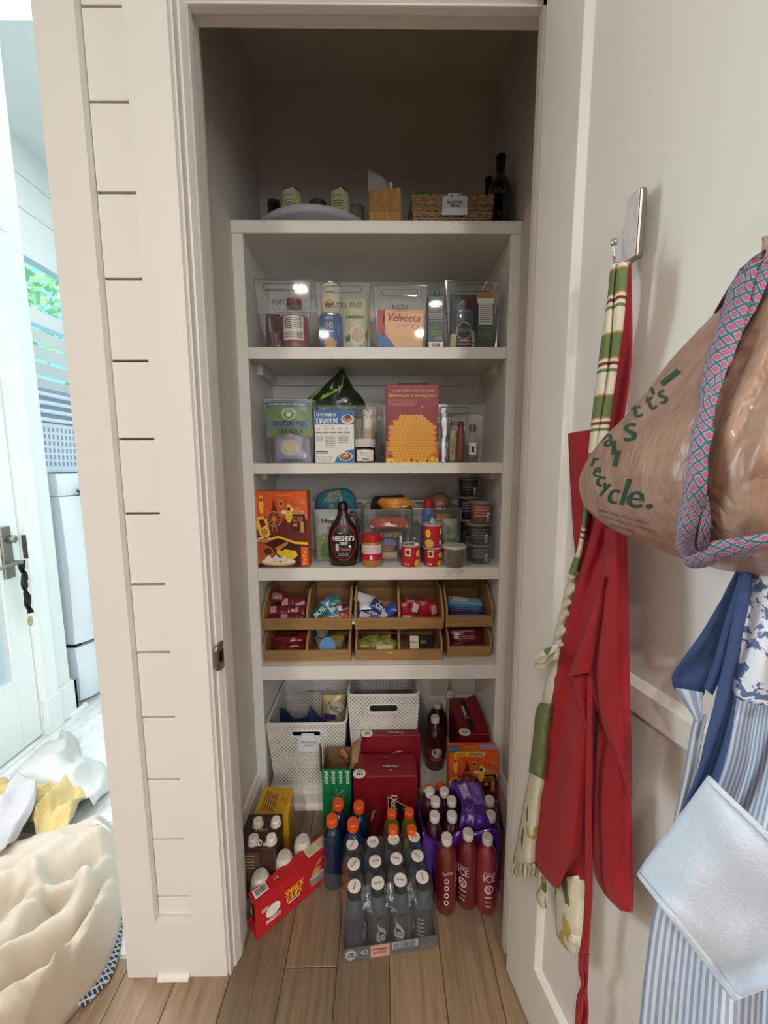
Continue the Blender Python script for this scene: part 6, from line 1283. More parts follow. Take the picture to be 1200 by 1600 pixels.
# marble-faced hook plates
STEEL = M('plate_steel', '8d8781', .35, .9); CHR = M('polished_chrome', 'c9c6c2', .12, 1.0)
MRB = NT('marble_inlay'); v = MRB.coord((14, 14, 5), rot=(.4, .3, .2)); MRB.base(MRB.ramp(MRB.noise(v, 2, 6, .6, 1.2), [(.3, 'a9a3a6'), (.5, 'd3cfd0'), (.7, 'c0bbbe')])); MRB.b.inputs['Roughness'].default_value = .25; MRB = MRB.m
def hook(label, s0, z0):
    W, H = .0235, .083
    t = thing('wall_hook', label, 'hook', tuple(dpt(s0+W/2, z0, .006)), 'marble-faced hooks on the door')
    def pl(n, a0, a1, b0, b1, o0, o1, m, bv): return ob(n, MB().hexa([dpt(s, z, o) for z in (b0, b1) for s, o in ((a0, o0), (a1, o0), (a1, o1), (a0, o1))]), m, t, bevel=bv)
    pl('plate', s0, s0+W, z0, z0+H, .0, .0115, STEEL, .003); pl('marble_inlay', s0+.0015, s0+W-.0015, z0+.002, z0+H-.002, .0113, .0122, MRB, .0006)
    sm = s0+.0145
    ob('hook', MB().tube([dpt(sm, z0+.004, .009), dpt(sm, z0-.004, .014), dpt(sm, z0-.010, .026), dpt(sm+.002, z0-.008, .036), dpt(sm+.004, z0, .041), dpt(sm+.005, z0+.012, .042)], .0019, 10), CHR, t, smooth=True)
    ob('knob', MB().grid(lambda a, b: dpt(sm+.005, z0+.0155, .042)+V((.0046*math.cos(2*math.pi*a)*math.sin(math.pi*b), .0046*math.sin(2*math.pi*a)*math.sin(math.pi*b), .0046*math.cos(math.pi*b))), 16, 10, wrap=True), CHR, t, smooth=True)
hook('marble-faced steel hook on the door holding the striped and red aprons', .217, 1.449)
hook('marble-faced steel hook on the door nearer the camera holding the brown bag', .50, 1.449)
# ---- red apron
REDC = NT('red_cotton'); v = REDC.coord((1, 1, 1)); REDC.base(REDC.mix(REDC.noise(v, 700, 2), '8e0d1a', 'a51422')); REDC.b.inputs['Roughness'].default_value = .85; REDC.b.inputs['Sheen Weight'].default_value = .05; REDC.bump(REDC.noise(v, 900, 2), .25, .0006); REDC = REDC.m
ra = thing('red_apron', 'plain red cotton apron hanging from the hook on the open door', 'apron', tuple(dpt(.17, .9, .03)))
cloth('neck_strap', [(966, 409, 986, 413), (967, 470, 987, 478), (963, 545, 986, 560), (957, 620, 975, 650), (948, 690, 962, 720), (940, 760, 955, 800)], lambda a, b: .010+.004*math.sin(b*9+a*2), REDC, ra, 6, 24)
cloth('bib', [(888.5, 677, 931, 670), (890, 715, 928, 712), (893, 770, 926, 770), (896, 820, 924, 820), (900, 870, 922, 880), (906, 930, 925, 930)], lambda a, b: .026+.010*math.sin(a*2.5+b)+nz(a*2, b*3, 1, .008), REDC, ra, 12, 24)
f1 = lambda a, b: .020+.022*math.sin(math.pi*a)**.8+.007*math.sin(a*8+b*3)+nz(a*3, b*4, 2, .008)
cloth('skirt', [(930, 790, 978, 812), (917, 845, 968, 860), (900, 900, 956, 905), (881, 972, 944, 975), (868, 1055, 936, 1050), (857, 1130, 930, 1130), (849, 1190, 926, 1200), (842, 1265, 922, 1270), (837, 1330, 916, 1325), (841, 1356, 897, 1350), (868, 1388, 872, 1388)], f1, REDC, ra, 22, 60, smooth=True)
f2 = lambda a, b: .014+.020*math.sin(math.pi*min(1, a*1.05))**.8+nz(a*3, b*3, 4, .006)
cloth('back_skirt', [(938, 820, 979, 812), (934, 900, 980, 890), (930, 1000, 982, 990), (928, 1100, 984, 1100), (926, 1200, 985, 1200), (926, 1290, 987, 1290), (930, 1360, 989, 1370), (944, 1394, 990, 1402), (970, 1422, 987, 1426)], f2, REDC, ra, 18, 56)
cloth('front_fold', [(946, 826, 979, 814), (944, 890, 981, 880), (932, 930, 982, 940), (922, 985, 983, 1000), (920, 1050, 984, 1070), (934, 1110, 985, 1130), (952, 1160, 986, 1175), (972, 1205, 986, 1215), (982, 1240, 987, 1245)], lambda a, b: .040+.016*math.sin(math.pi*a)+.004*math.sin(b*7)+nz(a*3, b*4, 5, .006), REDC, ra, 16, 48)
cloth('corner_flap', [(940, 905, 948, 900), (926, 955, 940, 950), (908, 1005, 932, 1000), (893, 1045, 926, 1035), (889, 1057, 922, 1050)], lambda a, b: .056+.006*math.sin(a*3)+nz(a*2, b*3, 6, .004), REDC, ra, 8, 20)
cloth('inner_flap', [(892, 1050, 920, 1048), (899, 1085, 917, 1082), (908, 1110, 917, 1110), (914, 1140, 918, 1140)], lambda a, b: .048+.004*math.sin(a*4), REDC, ra, 8, 14)
cloth('under_hem', [(886, 1300, 922, 1290), (880, 1345, 920, 1340), (878, 1368, 918, 1366), (896, 1374, 912, 1374)], lambda a, b: .016+.01*math.sin(math.pi*a), REDC, ra, 8, 14)
cloth('waist_tie', [(918, 1045, 926, 1045), (918, 1120, 925, 1122), (916, 1200, 926, 1200), (915, 1280, 924, 1285), (915, 1340, 925, 1345), (914, 1400, 925, 1400), (911, 1455, 921, 1455), (905, 1490, 919, 1490)], lambda a, b: .052+.004*math.sin(b*14)-.02*b, REDC, ra, 4, 50)
cloth('waist_tie', [(905, 1488, 913, 1490), (904, 1515, 911, 1515), (908, 1535, 912, 1535), (902, 1560, 911, 1560), (899, 1600, 908, 1600), (898, 1640, 906, 1640)], lambda a, b: .030+.003*math.sin(b*20), REDC, ra, 4, 24)
cloth('waist_tie', [(912, 1488, 920, 1488), (912, 1520, 919, 1520), (911, 1545, 917, 1545), (909, 1570, 919, 1572), (908, 1610, 917, 1610), (906, 1640, 914, 1640)], lambda a, b: .026+.004*math.sin(b*16+1), REDC, ra, 4, 24)
# ---- striped apron strap and leafy apron
STR = NT('striped_cotton'); gp = STR.n('ShaderNodeNewGeometry'); sx = STR.n('ShaderNodeSeparateXYZ'); STR.l(gp.outputs['Position'], sx.inputs[0])
fz = STR.math('FRACT', STR.math('MULTIPLY', sx.outputs[2], 13.2)); WC, GC, RC, OCR = 'd8cfb8', '66794a', '7a2a28', 'b08a48'
STR.base(STR.ramp(fz, [(0, WC), (.22, GC), (.27, WC), (.33, RC), (.38, WC), (.43, OCR), (.46, GC), (.82, OCR), (.85, WC)], 'CONSTANT')); STR.b.inputs['Roughness'].default_value = .85; STR.bump(STR.noise(STR.coord(), 800, 2), .3, .0006); STR = STR.m
sa = thing('striped_apron', 'green cream and red striped apron straps hanging from the hook', 'apron', tuple(dpt(.19, 1.2, .04)))
cloth('strap', [(958, 411, 981, 410), (956, 440, 979, 440), (953, 500, 974, 500), (945, 560, 966, 560), (937, 620, 957, 622), (930, 690, 948, 690), (922, 760, 938, 760)], lambda a, b: .034+.010*math.sin(math.pi*a)+.003*math.sin(b*8), STR, sa, 6, 40)
cloth('strap', [(955, 416, 961, 411), (950, 470, 957, 470), (941, 530, 953, 530), (932, 600, 945, 600), (925, 660, 937, 660), (919, 720, 930, 720), (913, 790, 921, 790), (905, 850, 911, 850), (893, 885, 902, 890), (888, 900, 898, 905)], lambda a, b: .046-.006*b+.004*math.sin(a*3), STR, sa, 5, 60)
LEAF = NT('leaf_print_cotton'); v = LEAF.coord((1, 1, .6)); vo = LEAF.n('ShaderNodeTexVoronoi'); vo.inputs['Scale'].default_value = 16; LEAF.l(v, vo.inputs['Vector'])
n1 = LEAF.noise(v, 30, 3, .5, 1.5); k = LEAF.math('LESS_THAN', LEAF.math('ADD', vo.outputs['Distance'], LEAF.math('MULTIPLY', n1, .35)), .42); k2 = LEAF.math('GREATER_THAN', LEAF.noise(v, 22, 2), .62)
LEAF.base(LEAF.mix(k2, LEAF.mix(k, 'd9d3bd', '5f7548'), 'c0a860')); LEAF.b.inputs['Roughness'].default_value = .85; LEAF.bump(LEAF.noise(LEAF.coord(), 120, 3), .4, .002); LEAF = LEAF.m
CRM = M('cream_cotton', 'd6d1bb', .85, var=.06, scale=60, bump=.3, bscale=200); SAGE = M('sage_cotton', '727c4c', .85, var=.08, scale=60, bump=.3, bscale=200)
la = thing('leaf_print_apron', 'cream apron with green leaf print and frayed hems behind the red apron', 'apron', tuple(dpt(.10, .7, .03)))
rd = lambda base, amp: (lambda a, b: base+amp*math.sin(math.pi*a)+nz(a*3, b*8, 8, .004))
cloth('gathered_waist', [(893, 880, 906, 880), (888, 905, 903, 905), (880, 935, 898, 935), (876, 955, 893, 955), (868, 985, 888, 985), (866, 1010, 884, 1010)], lambda a, b: .024+.010*math.sin(math.pi*a)+.007*math.sin(b*38+a*3), LEAF, la, 10, 60)
cloth('body', [(866, 1000, 886, 1000), (858, 1040, 880, 1040), (852, 1070, 874, 1070), (848, 1100, 868, 1104)], rd(.020, .010), CRM, la, 8, 20)
cloth('rolled_cuff', [(845, 1098, 868, 1105), (838, 1112, 866, 1120), (834, 1150, 861, 1165), (827, 1206, 856, 1222)], rd(.016, .030), SAGE, la, 12, 20)
cloth('rolled_panel', [(829, 1204, 857, 1220), (820, 1250, 850, 1265), (811, 1300, 845, 1310), (801, 1352, 842, 1352), (802, 1366, 840, 1366)], rd(.014, .026), LEAF, la, 12, 30)
cloth('fringe', [(801, 1350, 842, 1350), (799, 1361, 841, 1361), (802, 1370, 838, 1370)], lambda a, b: .020+.024*math.sin(math.pi*a)+.006*math.sin(a*40), CRM, la, 30, 6)
cloth('lower_panel', [(868, 1372, 918, 1366), (868, 1410, 916, 1410), (869, 1450, 914, 1456), (874, 1468, 911, 1478), (888, 1486, 906, 1492)], rd(.008, .022), LEAF, la, 12, 24)
cloth('tie_end', [(846, 1370, 852, 1370), (845, 1385, 853, 1388), (838, 1400, 852, 1402), (846, 1418, 853, 1420)], rd(.014, .006), LEAF, la, 5, 12)
bw = [onD(x, y, .050+.012*math.sin(i)) for i, (x, y) in enumerate(((872, 1012), (858, 1016), (846, 1022), (838, 1030), (840, 1040), (850, 1040), (856, 1030), (870, 1024)))]
bwm = MB(); nb = len(bw)
def bowf(a, b): return V(spline([tuple(p) for p in bw], a))+DN*.003*math.sin(a*9)+V((0, 0, .012*(b-.5)))
ob('bow_loop', MB().grid(bowf, 40, 4), LEAF, la, smooth=True, solid=.002)
# ---- brown carrier bag
BAG = NT('brown_plastic_film'); b_ = BAG.b; v = BAG.coord((1, 1, 1)); n1 = BAG.noise(v, 9, 5, .6, 1.5); BAG.base(BAG.ramp(n1, [(.3, '92705f'), (.55, 'a3826f'), (.75, 'b0917e')])); b_.inputs['Roughness'].default_value = .40; b_.inputs['Coat Weight'].default_value = .2; b_.inputs['Subsurface Weight'].default_value = .0
q1 = BAG.noise(BAG.coord((1, 1, .5), rot=(.35, .5, .2)), 16, 4, .55, .3); r1 = BAG.math('ABSOLUTE', BAG.math('SUBTRACT', q1, .5)); q2 = BAG.noise(v, 34, 2, .5, .4); r2 = BAG.math('ABSOLUTE', BAG.math('SUBTRACT', q2, .5))
BAG.bump(BAG.math('ADD', r1, BAG.math('MULTIPLY', r2, .35)), .75, .022); BAG = BAG.m
brow = [(1186, 418, 1300, 330), (1112, 494, 1345, 420), (1050, 560, 1365, 500), (990, 636, 1370, 575), (936, 692, 1370, 640), (910, 734, 1368, 700), (905, 764, 1360, 750), (917, 795, 1348, 800), (954, 826, 1325, 842), (1010, 851, 1300, 870), (1070, 874, 1265, 892), (1128, 891, 1230, 905)]
def bagf(side):
    def f(a, b):
        q = spline(brow, b); e = max(0, math.sin(math.pi*a))**.62*max(0, math.sin(math.pi*(.08+.88*b)))**.7
        fan = (math.sin(a*17+2.2*math.sin(b*3))*.004+math.sin(a*41+b*5)*.0022+math.sin(a*29-b*9)*.0018*b)*(1.05-b)
        k = nz(a*4, b*3.2, 12+side, .016)*e+nz(a*10, b*8, 13, .005)*e
        return onD(q[0]+(q[2]-q[0])*a, q[1]+(q[3]-q[1])*a, .060+(side > 0)*(.115*e+k+fan*min(1, 4*a)*(a < .98)))
    return f
bm_ = MB().grid(bagf(1), 64, 64).grid(lambda a, b: bagf(0)(1-a, b), 24, 24)
bg = thing('carrier_bag', 'bulging brown plastic carrier bag with green lettering hanging on the door', 'bag', tuple(onD(1150, 700, .06)))
ob('bag', bm_, BAG, bg, smooth=True, sharp=80)
hk = dpt(.5165, 1.4395, .032)
for dx in (-.012, .012):
    p0, p1 = onD(1245, 376, .075)+DD*dx*2, onD(1290, 345, .070)+DD*dx
    ob('handle', MB().grid(lambda a, b: V(spline([tuple(p0), tuple(p1), tuple((p1+hk)/2+V((0, 0, -.004))), tuple(hk+V((0, 0, .001)))], b))+V((0, 0, (a-.5)*(.030-.022*b)))-DN*.002*math.sin(a*6), 6, 24), BAG, bg, smooth=True, solid=.001)
bv = bvh_of(bm_); INK = M('ink_green', '1f4a34', .45); INKD = M('ink_dark', '4a3626', .5)
P = Print(shot(bv, lambda u, v: (u, -v)))
for ch_, x, y, h, w, r_ in (('I', 1046, 588, 34, 7, -.75), ("t's", 1022, 622, 32, 34, .55), ("it", 989, 643, 24, 24, .35), ('s', 983, 676, 28, 20, .25), ('a', 950, 688, 20, 15, .2), ('l', 958, 700, 22, 5, .1), ('l', 962, 716, 26, 6, -.1), ('r', 929, 722, 14, 8, -.2), ('e', 932, 737, 17, 10, -.3), ('c', 937, 751, 17, 10, -.3), ('y', 944, 765, 22, 11, -.25), ('c', 957, 775, 24, 15, -.2), ('l', 975, 768, 42, 6, -.15), ('e', 991, 780, 27, 26, -.15), ('.', 1014, 791, 8, 9, 0)): P.text(ch_, x, -y, h, INK, 1.5, w=w, rot=r_, ital=.15, bold=.8)
P.text('take care of our planet.', 976, -807, 6, INKD, 3, w=82, rot=-.26); P.text("recycle when you're finished.", 982, -818, 6, INKD, 3, w=92, rot=-.28); P.text('for recycling.', 975, -825, 5, INKD, 3, w=40, rot=-.3); P.build(bg, 'lettering')
# ---- patterned lanyard strap over the bag
LANY = lattice_mat('pink_teal_pattern', '3c6468', 'b45a78', 88, 88, .30, '8ea5b4', .385, .75, .15)
ly = thing('lanyard_strap', 'teal strap with pink medallion pattern looped over the brown bag', 'strap', tuple(onD(1110, 700, .2)))
sb = shot(bv, lambda u, v: (u, v))
def strap_on(name, rows, lift):
    f = lambda a, b: (lambda q: sb(q[0]+(q[2]-q[0])*a, q[1]+(q[3]-q[1])*a, lift+.003*math.sin(math.pi*a)))(spline(rows, b))
    p = [sb(r[0], r[1], 0) for r in rows]; L = sum((b-a).length for a, b in zip(p, p[1:]))
    ob(name, MB().grid(f, 6, 60, uv=lambda a, b: (a*.030, b*L)), LANY, ly, smooth=True, solid=.0016, sharp=80)
strap_on('strap', [(1188, 350, 1222, 372), (1166, 420, 1200, 440), (1145, 490, 1178, 508), (1124, 560, 1156, 574), (1109, 630, 1138, 640), (1101, 690, 1128, 696), (1091, 750, 1117, 756), (1076, 806, 1102, 812), (1067, 838, 1096, 838), (1078, 858, 1100, 850)], .008)
strap_on('strap', [(1198, 400, 1218, 420), (1166, 475, 1186, 490), (1140, 540, 1152, 548), (1122, 600, 1130, 604), (1108, 660, 1112, 662)], .004)
strap_on('strap', [(1094, 770, 1112, 770), (1096, 800, 1118, 800), (1096, 825, 1112, 840), (1090, 845, 1104, 850)], .004)
strap_on('strap', [(1082, 851, 1098, 868), (1112, 842, 1118, 864), (1150, 828, 1155, 851), (1185, 816, 1190, 836), (1225, 806, 1228, 822)], .012)
# ---- blue apron
NAV = M('navy_cotton', '3a4f7a', .85, var=.08, scale=300, bump=.25, bscale=700); PALE = M('pale_blue_towelling', 'c6d0de', .95, var=.10, scale=260, bump=.25, bscale=420, sheen=.3, spec=.1)
def stripe_mat(name, c1, c2, nx):
    t = NT(name); c = t.n('ShaderNodeTexCoord'); s = t.n('ShaderNodeSeparateXYZ'); t.l(c.outputs['UV'], s.inputs[0]); w = t.math('SINE', t.math('MULTIPLY', s.outputs[0], nx))
    t.base(t.ramp(t.math('ADD', t.math('MULTIPLY', w, .5), .5), [(.35, c1), (.65, c2)])); t.b.inputs['Roughness'].default_value = .9; t.bump(t.noise(t.coord(), 600, 2), .3, .0008); return t.m
TICK = stripe_mat('blue_ticking', 'd3d9e2', '97a3bb', 2*math.pi*165)
TOI = NT('blue_toile'); v = TOI.coord((1, 1, 1)); n1 = TOI.noise(v, 48, 6, .65, 1.2); n2 = TOI.noise(v, 14, 2); TOI.base(TOI.mix(TOI.math('MULTIPLY', TOI.math('GREATER_THAN', n1, .51), TOI.math('GREATER_THAN', n2, .44)), 'dfe4ec', '5d7199')); TOI.b.inputs['Roughness'].default_value = .85; TOI = TOI.m
ba = thing('blue_apron', 'blue and white toile apron with ticking skirt and navy ties on the door', 'apron', tuple(onD(1150, 1200, .06)))
cloth('toile_bib', [(1192, 745, 1330, 735), (1180, 810, 1330, 800), (1170, 870, 1330, 870), (1162, 930, 1330, 940), (1154, 1000, 1330, 1010), (1147, 1060, 1330, 1075), (1143, 1092, 1330, 1125)], lambda a, b: .075+.012*math.sin(a*7+b)+nz(a*3, b*3, 21, .008), TOI, ba, 24, 40)
cloth('bib_binding', [(1188, 780, 1200, 780), (1176, 850, 1190, 850), (1163, 925, 1178, 925), (1153, 1000, 1168, 1000), (1146, 1070, 1161, 1072)], lambda a, b: .079+.004*math.sin(math.pi*a), TOI, ba, 4, 30)
cloth('ticking_skirt', [(1143, 1088, 1330, 1120), (1132, 1135, 1335, 1165), (1118, 1190, 1340, 1220), (1088, 1260, 1345, 1290), (1050, 1335, 1350, 1360), (1024, 1420, 1350, 1430), (1011, 1500, 1350, 1510), (1001, 1590, 1350, 1600), (995, 1680, 1350, 1690)], lambda a, b: .050+.020*b+.030*math.sin(math.pi*min(1, a*1.2))*b+.010*math.sin(a*17+b*2)*(.3+b)+nz(a*4, b*3, 22, .008), TICK, ba, 48, 60)
cloth('tie_loop', [(1152, 893, 1168, 890), (1128, 935, 1152, 945), (1100, 985, 1128, 1005), (1066, 1030, 1110, 1045), (1050, 1058, 1104, 1066), (1054, 1076, 1100, 1084), (1070, 1088, 1094, 1092)], lambda a, b: .060+.014*math.sin(math.pi*b)*(1-a)+nz(a*2, b*3, 23, .006), NAV, ba, 10, 40)
cloth('tie_loop_front', [(1158, 900, 1166, 905), (1136, 965, 1146, 975), (1118, 1030, 1132, 1040), (1102, 1075, 1112, 1085)], lambda a, b: .080+.004*math.sin(a*3), NAV, ba, 5, 24)
cloth('waist_tie', [(1164, 890, 1176, 895), (1148, 960, 1166, 965), (1134, 1030, 1156, 1038), (1118, 1090, 1148, 1098), (1104, 1150, 1138, 1158), (1090, 1210, 1122, 1216), (1058, 1288, 1094, 1280)], lambda a, b: .088+.006*math.sin(a*4+b*3), NAV, ba, 8, 40)
cloth('waist_tie', [(1086, 1122, 1104, 1118), (1080, 1150, 1096, 1150), (1074, 1185, 1090, 1185), (1066, 1230, 1080, 1230), (1054, 1285, 1062, 1285)], lambda a, b: .058+.004*math.sin(a*4), TICK, ba, 5, 24)
cloth('loop_lining', [(1055, 1074, 1098, 1082), (1068, 1094, 1096, 1096), (1080, 1112, 1096, 1112), (1090, 1128, 1095, 1127)], lambda a, b: .066+.006*math.sin(a*3), TICK, ba, 8, 12)
tw = [(1108, 1212, 1345, 1440), (1078, 1254, 1310, 1480), (1045, 1298, 1265, 1520), (1010, 1345, 1190, 1545), (996, 1368, 1146, 1563)]
ft = lambda a, b: .134+.016*math.sin(a*5+.5)*(.4+b)+nz(a*3, b*3, 25, .010)
cloth('pocket_flap', tw, ft, PALE, ba, 30, 30, smooth=False)
q_ = lambda b: poly_at(tw, b)
cloth('flap_hem', [q_(.94), q_(1.)], lambda a, b: ft(a, .94+.06*b)+.0025, PALE, ba, 30, 3, smooth=False)
cloth('flap_hem', [q_(0), q_(.04)], lambda a, b: ft(a, .04*b)+.0025, PALE, ba, 30, 3, smooth=False)
cloth('neck_strap', [(1250, 735, 1285, 735), (1262, 620, 1292, 622), (1300, 480, 1328, 490), (1345, 350, 1368, 362)], lambda a, b: .052-.016*b, TOI, ba, 5, 30)

# ================================================================ LAUNDRY ROOM THINGS
WSH = M('washer_enamel', 'd5dee6', .25, coat=.5); WSD = M('washer_dark', '1f2326', .4)
ws = thing('washing_machine', 'white front-loading washing machine on a pedestal beyond the column', 'washing machine', (-1.8, 2.15, 0))
wy0, wy1 = 1.805, 2.49
def front_prof(z0, z1, bul):
    def f(a, b):
        y = wy0+(wy1-wy0)*a; e = min(1, min(a, 1-a)/.10)**.5; return V((-1.520+bul*(.35+.65*e)*(.75+.25*math.sin(math.pi*b)), y, z0+(z1-z0)*b))
    return f
def wblock(name, z0, z1, bul, bv):
    mb = MB(); f = front_prof(z0, z1, bul)
    mb.grid(f, 20, 8); n = len(mb.v)
    mb.grid(lambda a, b: V((-2.14, wy1+(wy0-wy1)*a, z0+(z1-z0)*b)), 20, 8)
    mb.grid(lambda a, b: f(0, b)*a+V((-2.14, wy0, z0+(z1-z0)*b))*(1-a), 4, 8); mb.grid(lambda a, b: f(1, b)*(1-a)+V((-2.14, wy1, z0+(z1-z0)*b))*a, 4, 8)
    mb.grid(lambda a, b: f(a, 1)*(1-b)+V((-2.14, wy0+(wy1-wy0)*a, z1))*b, 20, 2); mb.grid(lambda a, b: f(a, 0)*b+V((-2.14, wy0+(wy1-wy0)*a, z0))*(1-b), 20, 2)
    return ob(name, mb, WSH, ws, smooth=True, sharp=45)
wblock('pedestal', .02, .295, .075, 0); wblock('body', .315, 1.04, .085, 0); wblock('control_panel', 1.043, 1.145, .060, 0)
ob('gap', MB().box(-2.13, -1.50, wy0+.01, wy1-.01, .29, .32), WSD, ws); ob('foot', MB().box(-2.1, -1.52, wy0+.03, wy1-.03, 0, .022), WSD, ws)
ob('drawer_recess', MB().prism([(0, 0), (.05, -.030), (.30, -.030), (.30, 0)], lambda u, v, t: V((t, wy0+.06+u, 1.066+v)), -1.50, -1.4385), WSD, ws, bevel=.004)
rg = MB().tube([V((-1.436, 2.16+.19*math.cos(2*math.pi*k/40), .72+.19*math.sin(2*math.pi*k/40))) for k in range(40)], .022, 10, True); ob('door_ring', rg, M('washer_chrome', '9fa8ae', .2, .9), ws, smooth=True)
o = ob('door_glass', MB().lathe([(.17, 0), (.15, .02), (.08, .035), (.001, .04)], (0, 0, 0), 32), M('washer_door_glass', '20262b', .1, coat=.6), ws, smooth=True); o.rotation_euler = (0, R90, 0); o.location = (-1.44, 2.16, .72)
P = Print(lambda u, v, l: V((-1.4615+l, u, v))); P.text('SAMSUNG', 2.02, 1.125, .012, GREY, 1, w=.09); P.build(ws)
# laundry basket with slotted rim on the washer
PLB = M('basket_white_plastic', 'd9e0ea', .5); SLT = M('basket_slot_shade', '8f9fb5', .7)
lb = thing('laundry_basket', 'white plastic laundry basket with slotted sides on top of the washer', 'basket', (-1.86, 2.1, 1.147))
fx, by0, by1, bz0, bz1 = -1.655, 1.835, 2.42, 1.148, 1.40
ob('body', MB().hexa([(fx-.36, by0+.02, bz0), (fx-.01, by0+.02, bz0), (fx-.01, by1-.02, bz0), (fx-.36, by1-.02, bz0), (fx-.38, by0, bz1), (fx, by0, bz1), (fx, by1, bz1), (fx-.38, by1, bz1)]), PLB, lb, bevel=.012)
for k in range(4): ob('rim_band', MB().box(fx-.39, fx+.008, by0-.006, by1+.006, bz1+.002+k*.041, bz1+.022+k*.041), PLB, lb, bevel=.006); ob('rim_core', MB().box(fx-.37, fx-.004, by0+.004, by1-.004, bz1+.022+k*.041, bz1+.043+k*.041), SLT, lb)
for i in range(12):
    for j in range(6):
        z = bz0+.035+j*.034; xx = fx-.0095+.0095*(z-bz0)/(bz1-bz0)
        ob('slot', MB().box(xx-.004, xx+.0008, by0+.085+i*.026, by0+.085+i*.026+.011, z, z+.022), SLT, lb)
# black ribbon and tag on the door lever
rb = thing('door_ribbon', 'twisted black ribbon with oval tag hanging from the laundry door lever', 'ribbon', (-1.44, 1.525, .80))
RBM = M('black_ribbon', '17181b', .6)
def rib(s): return lambda a, b: V((-1.445+.010*math.cos(b*9+s)*(a-.5)*2+.004*s, 1.524+.012*math.sin(b*9+s)*(a-.5)*2+.004*math.sin(b*9)*s+.010*b, .808-.225*b))
for s in (0, 1): ob('ribbon', MB().grid(rib(s), 4, 40), RBM, rb, smooth=True, solid=.0015)
ob('tag', MB().prism([(.011*math.cos(2*math.pi*k/20), .022*math.sin(2*math.pi*k/20)) for k in range(20)], lambda u, v, t: V((t, 1.535+u, .548+v)), -1.447, -1.444), M('tag_wood', 'a89a80', .6), rb)
# bedding heap on the floor
def heap(name, label, cat, rows, hf, mat, nu=40, nv=40, solid=.004, group=None, hm=.07):
    def f(a, b):
        q = spline(rows, b); px, py = q[0]+(q[2]-q[0])*a, q[1]+(q[3]-q[1])*a
        p = onZ(px, py, hm*min(1, .1+max(0, (1-a)/.16))); p.z = max(.004, hf(a, b, px, py)); return p
    mb = MB().grid(f, nu, nv); o = ob(name, mb, mat, None, smooth=True, solid=solid, sharp=80); tag(o, label, cat, group); return o, f
def folds(px, py, ang, per, s, warp=.8, sharp=.7):      # ridged folds running along a direction of the floor
    c, d = math.cos(ang), math.sin(ang); u = (px*c+py*d)/per; w = (-px*d+py*c)/per
    t = u+warp*noise.noise(V((u*.5+s, w*.35, s)))+.3*warp*noise.noise(V((u*1.3, w*1.1, s+5)))
    return (1-abs(math.sin(math.pi*t)))**sharp*(.55+.45*noise.noise(V((u*.6, w*.5+s, 9)))*2)
def ridge(x, y, s): return 1-abs(2*noise.noise(V((x, y, s))))
SHEET = M('beige_sheet', 'b5a594', .9, var=.05, scale=40, bump=.15, bscale=500, sheen=.2); SHEETG = M('grey_sheet', 'b9b6b2', .9, var=.04, scale=40, bump=.15, bscale=500, sheen=.2); TOW = M('yellow_towel', 'c4a96c', .95, var=.12, scale=90, bump=.9, bscale=260, sheen=.3)
PAT = lattice_mat('blue_white_braid', 'a9afb5', '2c3442', 62, 90, .36, None, .4, .9, .5)
ed = lambda a, b, k=.10: min(1, min((1-a)/k, (1-b)/k, 1))
RID = [([(195, 1345), (150, 1338), (105, 1342), (60, 1374), (0, 1410), (-70, 1445), (-160, 1480)], .070, 24), ([(190, 1372), (150, 1396), (120, 1408), (78, 1414)], .055, 15), ([(62, 1392), (52, 1440), (20, 1482), (-40, 1522), (-120, 1560)], .070, 22),
       ([(134, 1404), (134, 1428), (110, 1462), (60, 1502), (0, 1542), (-70, 1575)], .080, 20), ([(186, 1420), (164, 1470), (124, 1522), (74, 1566), (20, 1604), (-40, 1650)], .075, 22), ([(98, 1326), (40, 1346), (0, 1366), (-80, 1390)], .045, 15), ([(160, 1300), (100, 1310), (40, 1328), (-40, 1345)], .045, 15), ([(90, 1545), (30, 1585), (-30, 1625)], .05, 14)]
def ridges(px, py):
    t = 0.
    wx = px+9*noise.noise(V((px*.02, py*.02, 3))); wy = py+9*noise.noise(V((px*.02, py*.02, 7)))
    for pts, h, w in RID:
        dm = 1e9
        for (ax, ay), (bx, by) in zip(pts, pts[1:]):
            ux, uy = bx-ax, by-ay; k = max(0, min(1, ((wx-ax)*ux+(wy-ay)*uy)/(ux*ux+uy*uy))); d = math.hypot(wx-ax-k*ux, wy-ay-k*uy); dm = min(dm, d)
        t = max(t, h*(.5+.5*math.cos(math.pi*min(1, dm/(w*1.8))))**.85)+.25*min(t, h*math.exp(-(dm/w)**2))
    return t
hb, hbf = heap('bed_sheet', 'large crumpled beige bed sheet heaped on the floor at the laundry doorway', 'sheet', [(-260, 1270, 176, 1288), (-260, 1340, 186, 1345), (-260, 1410, 190, 1425), (-260, 1480, 180, 1480), (-260, 1540, 158, 1530), (-260, 1600, 118, 1578), (-260, 1680, 60, 1640), (-260, 1760, -20, 1700)],
     lambda a, b, px, py: (.028+.045*math.sin(math.pi*(.10+.75*b))*(1-.4*a)+ridges(px, py)+.016*folds(px, py, .9, 34, 6.1, 1.2, 1.0))*max(0, min(1, (1-a)/.06))**.5*max(0, min(1, b/.04))**.5+.004, SHEET, 130, 120)
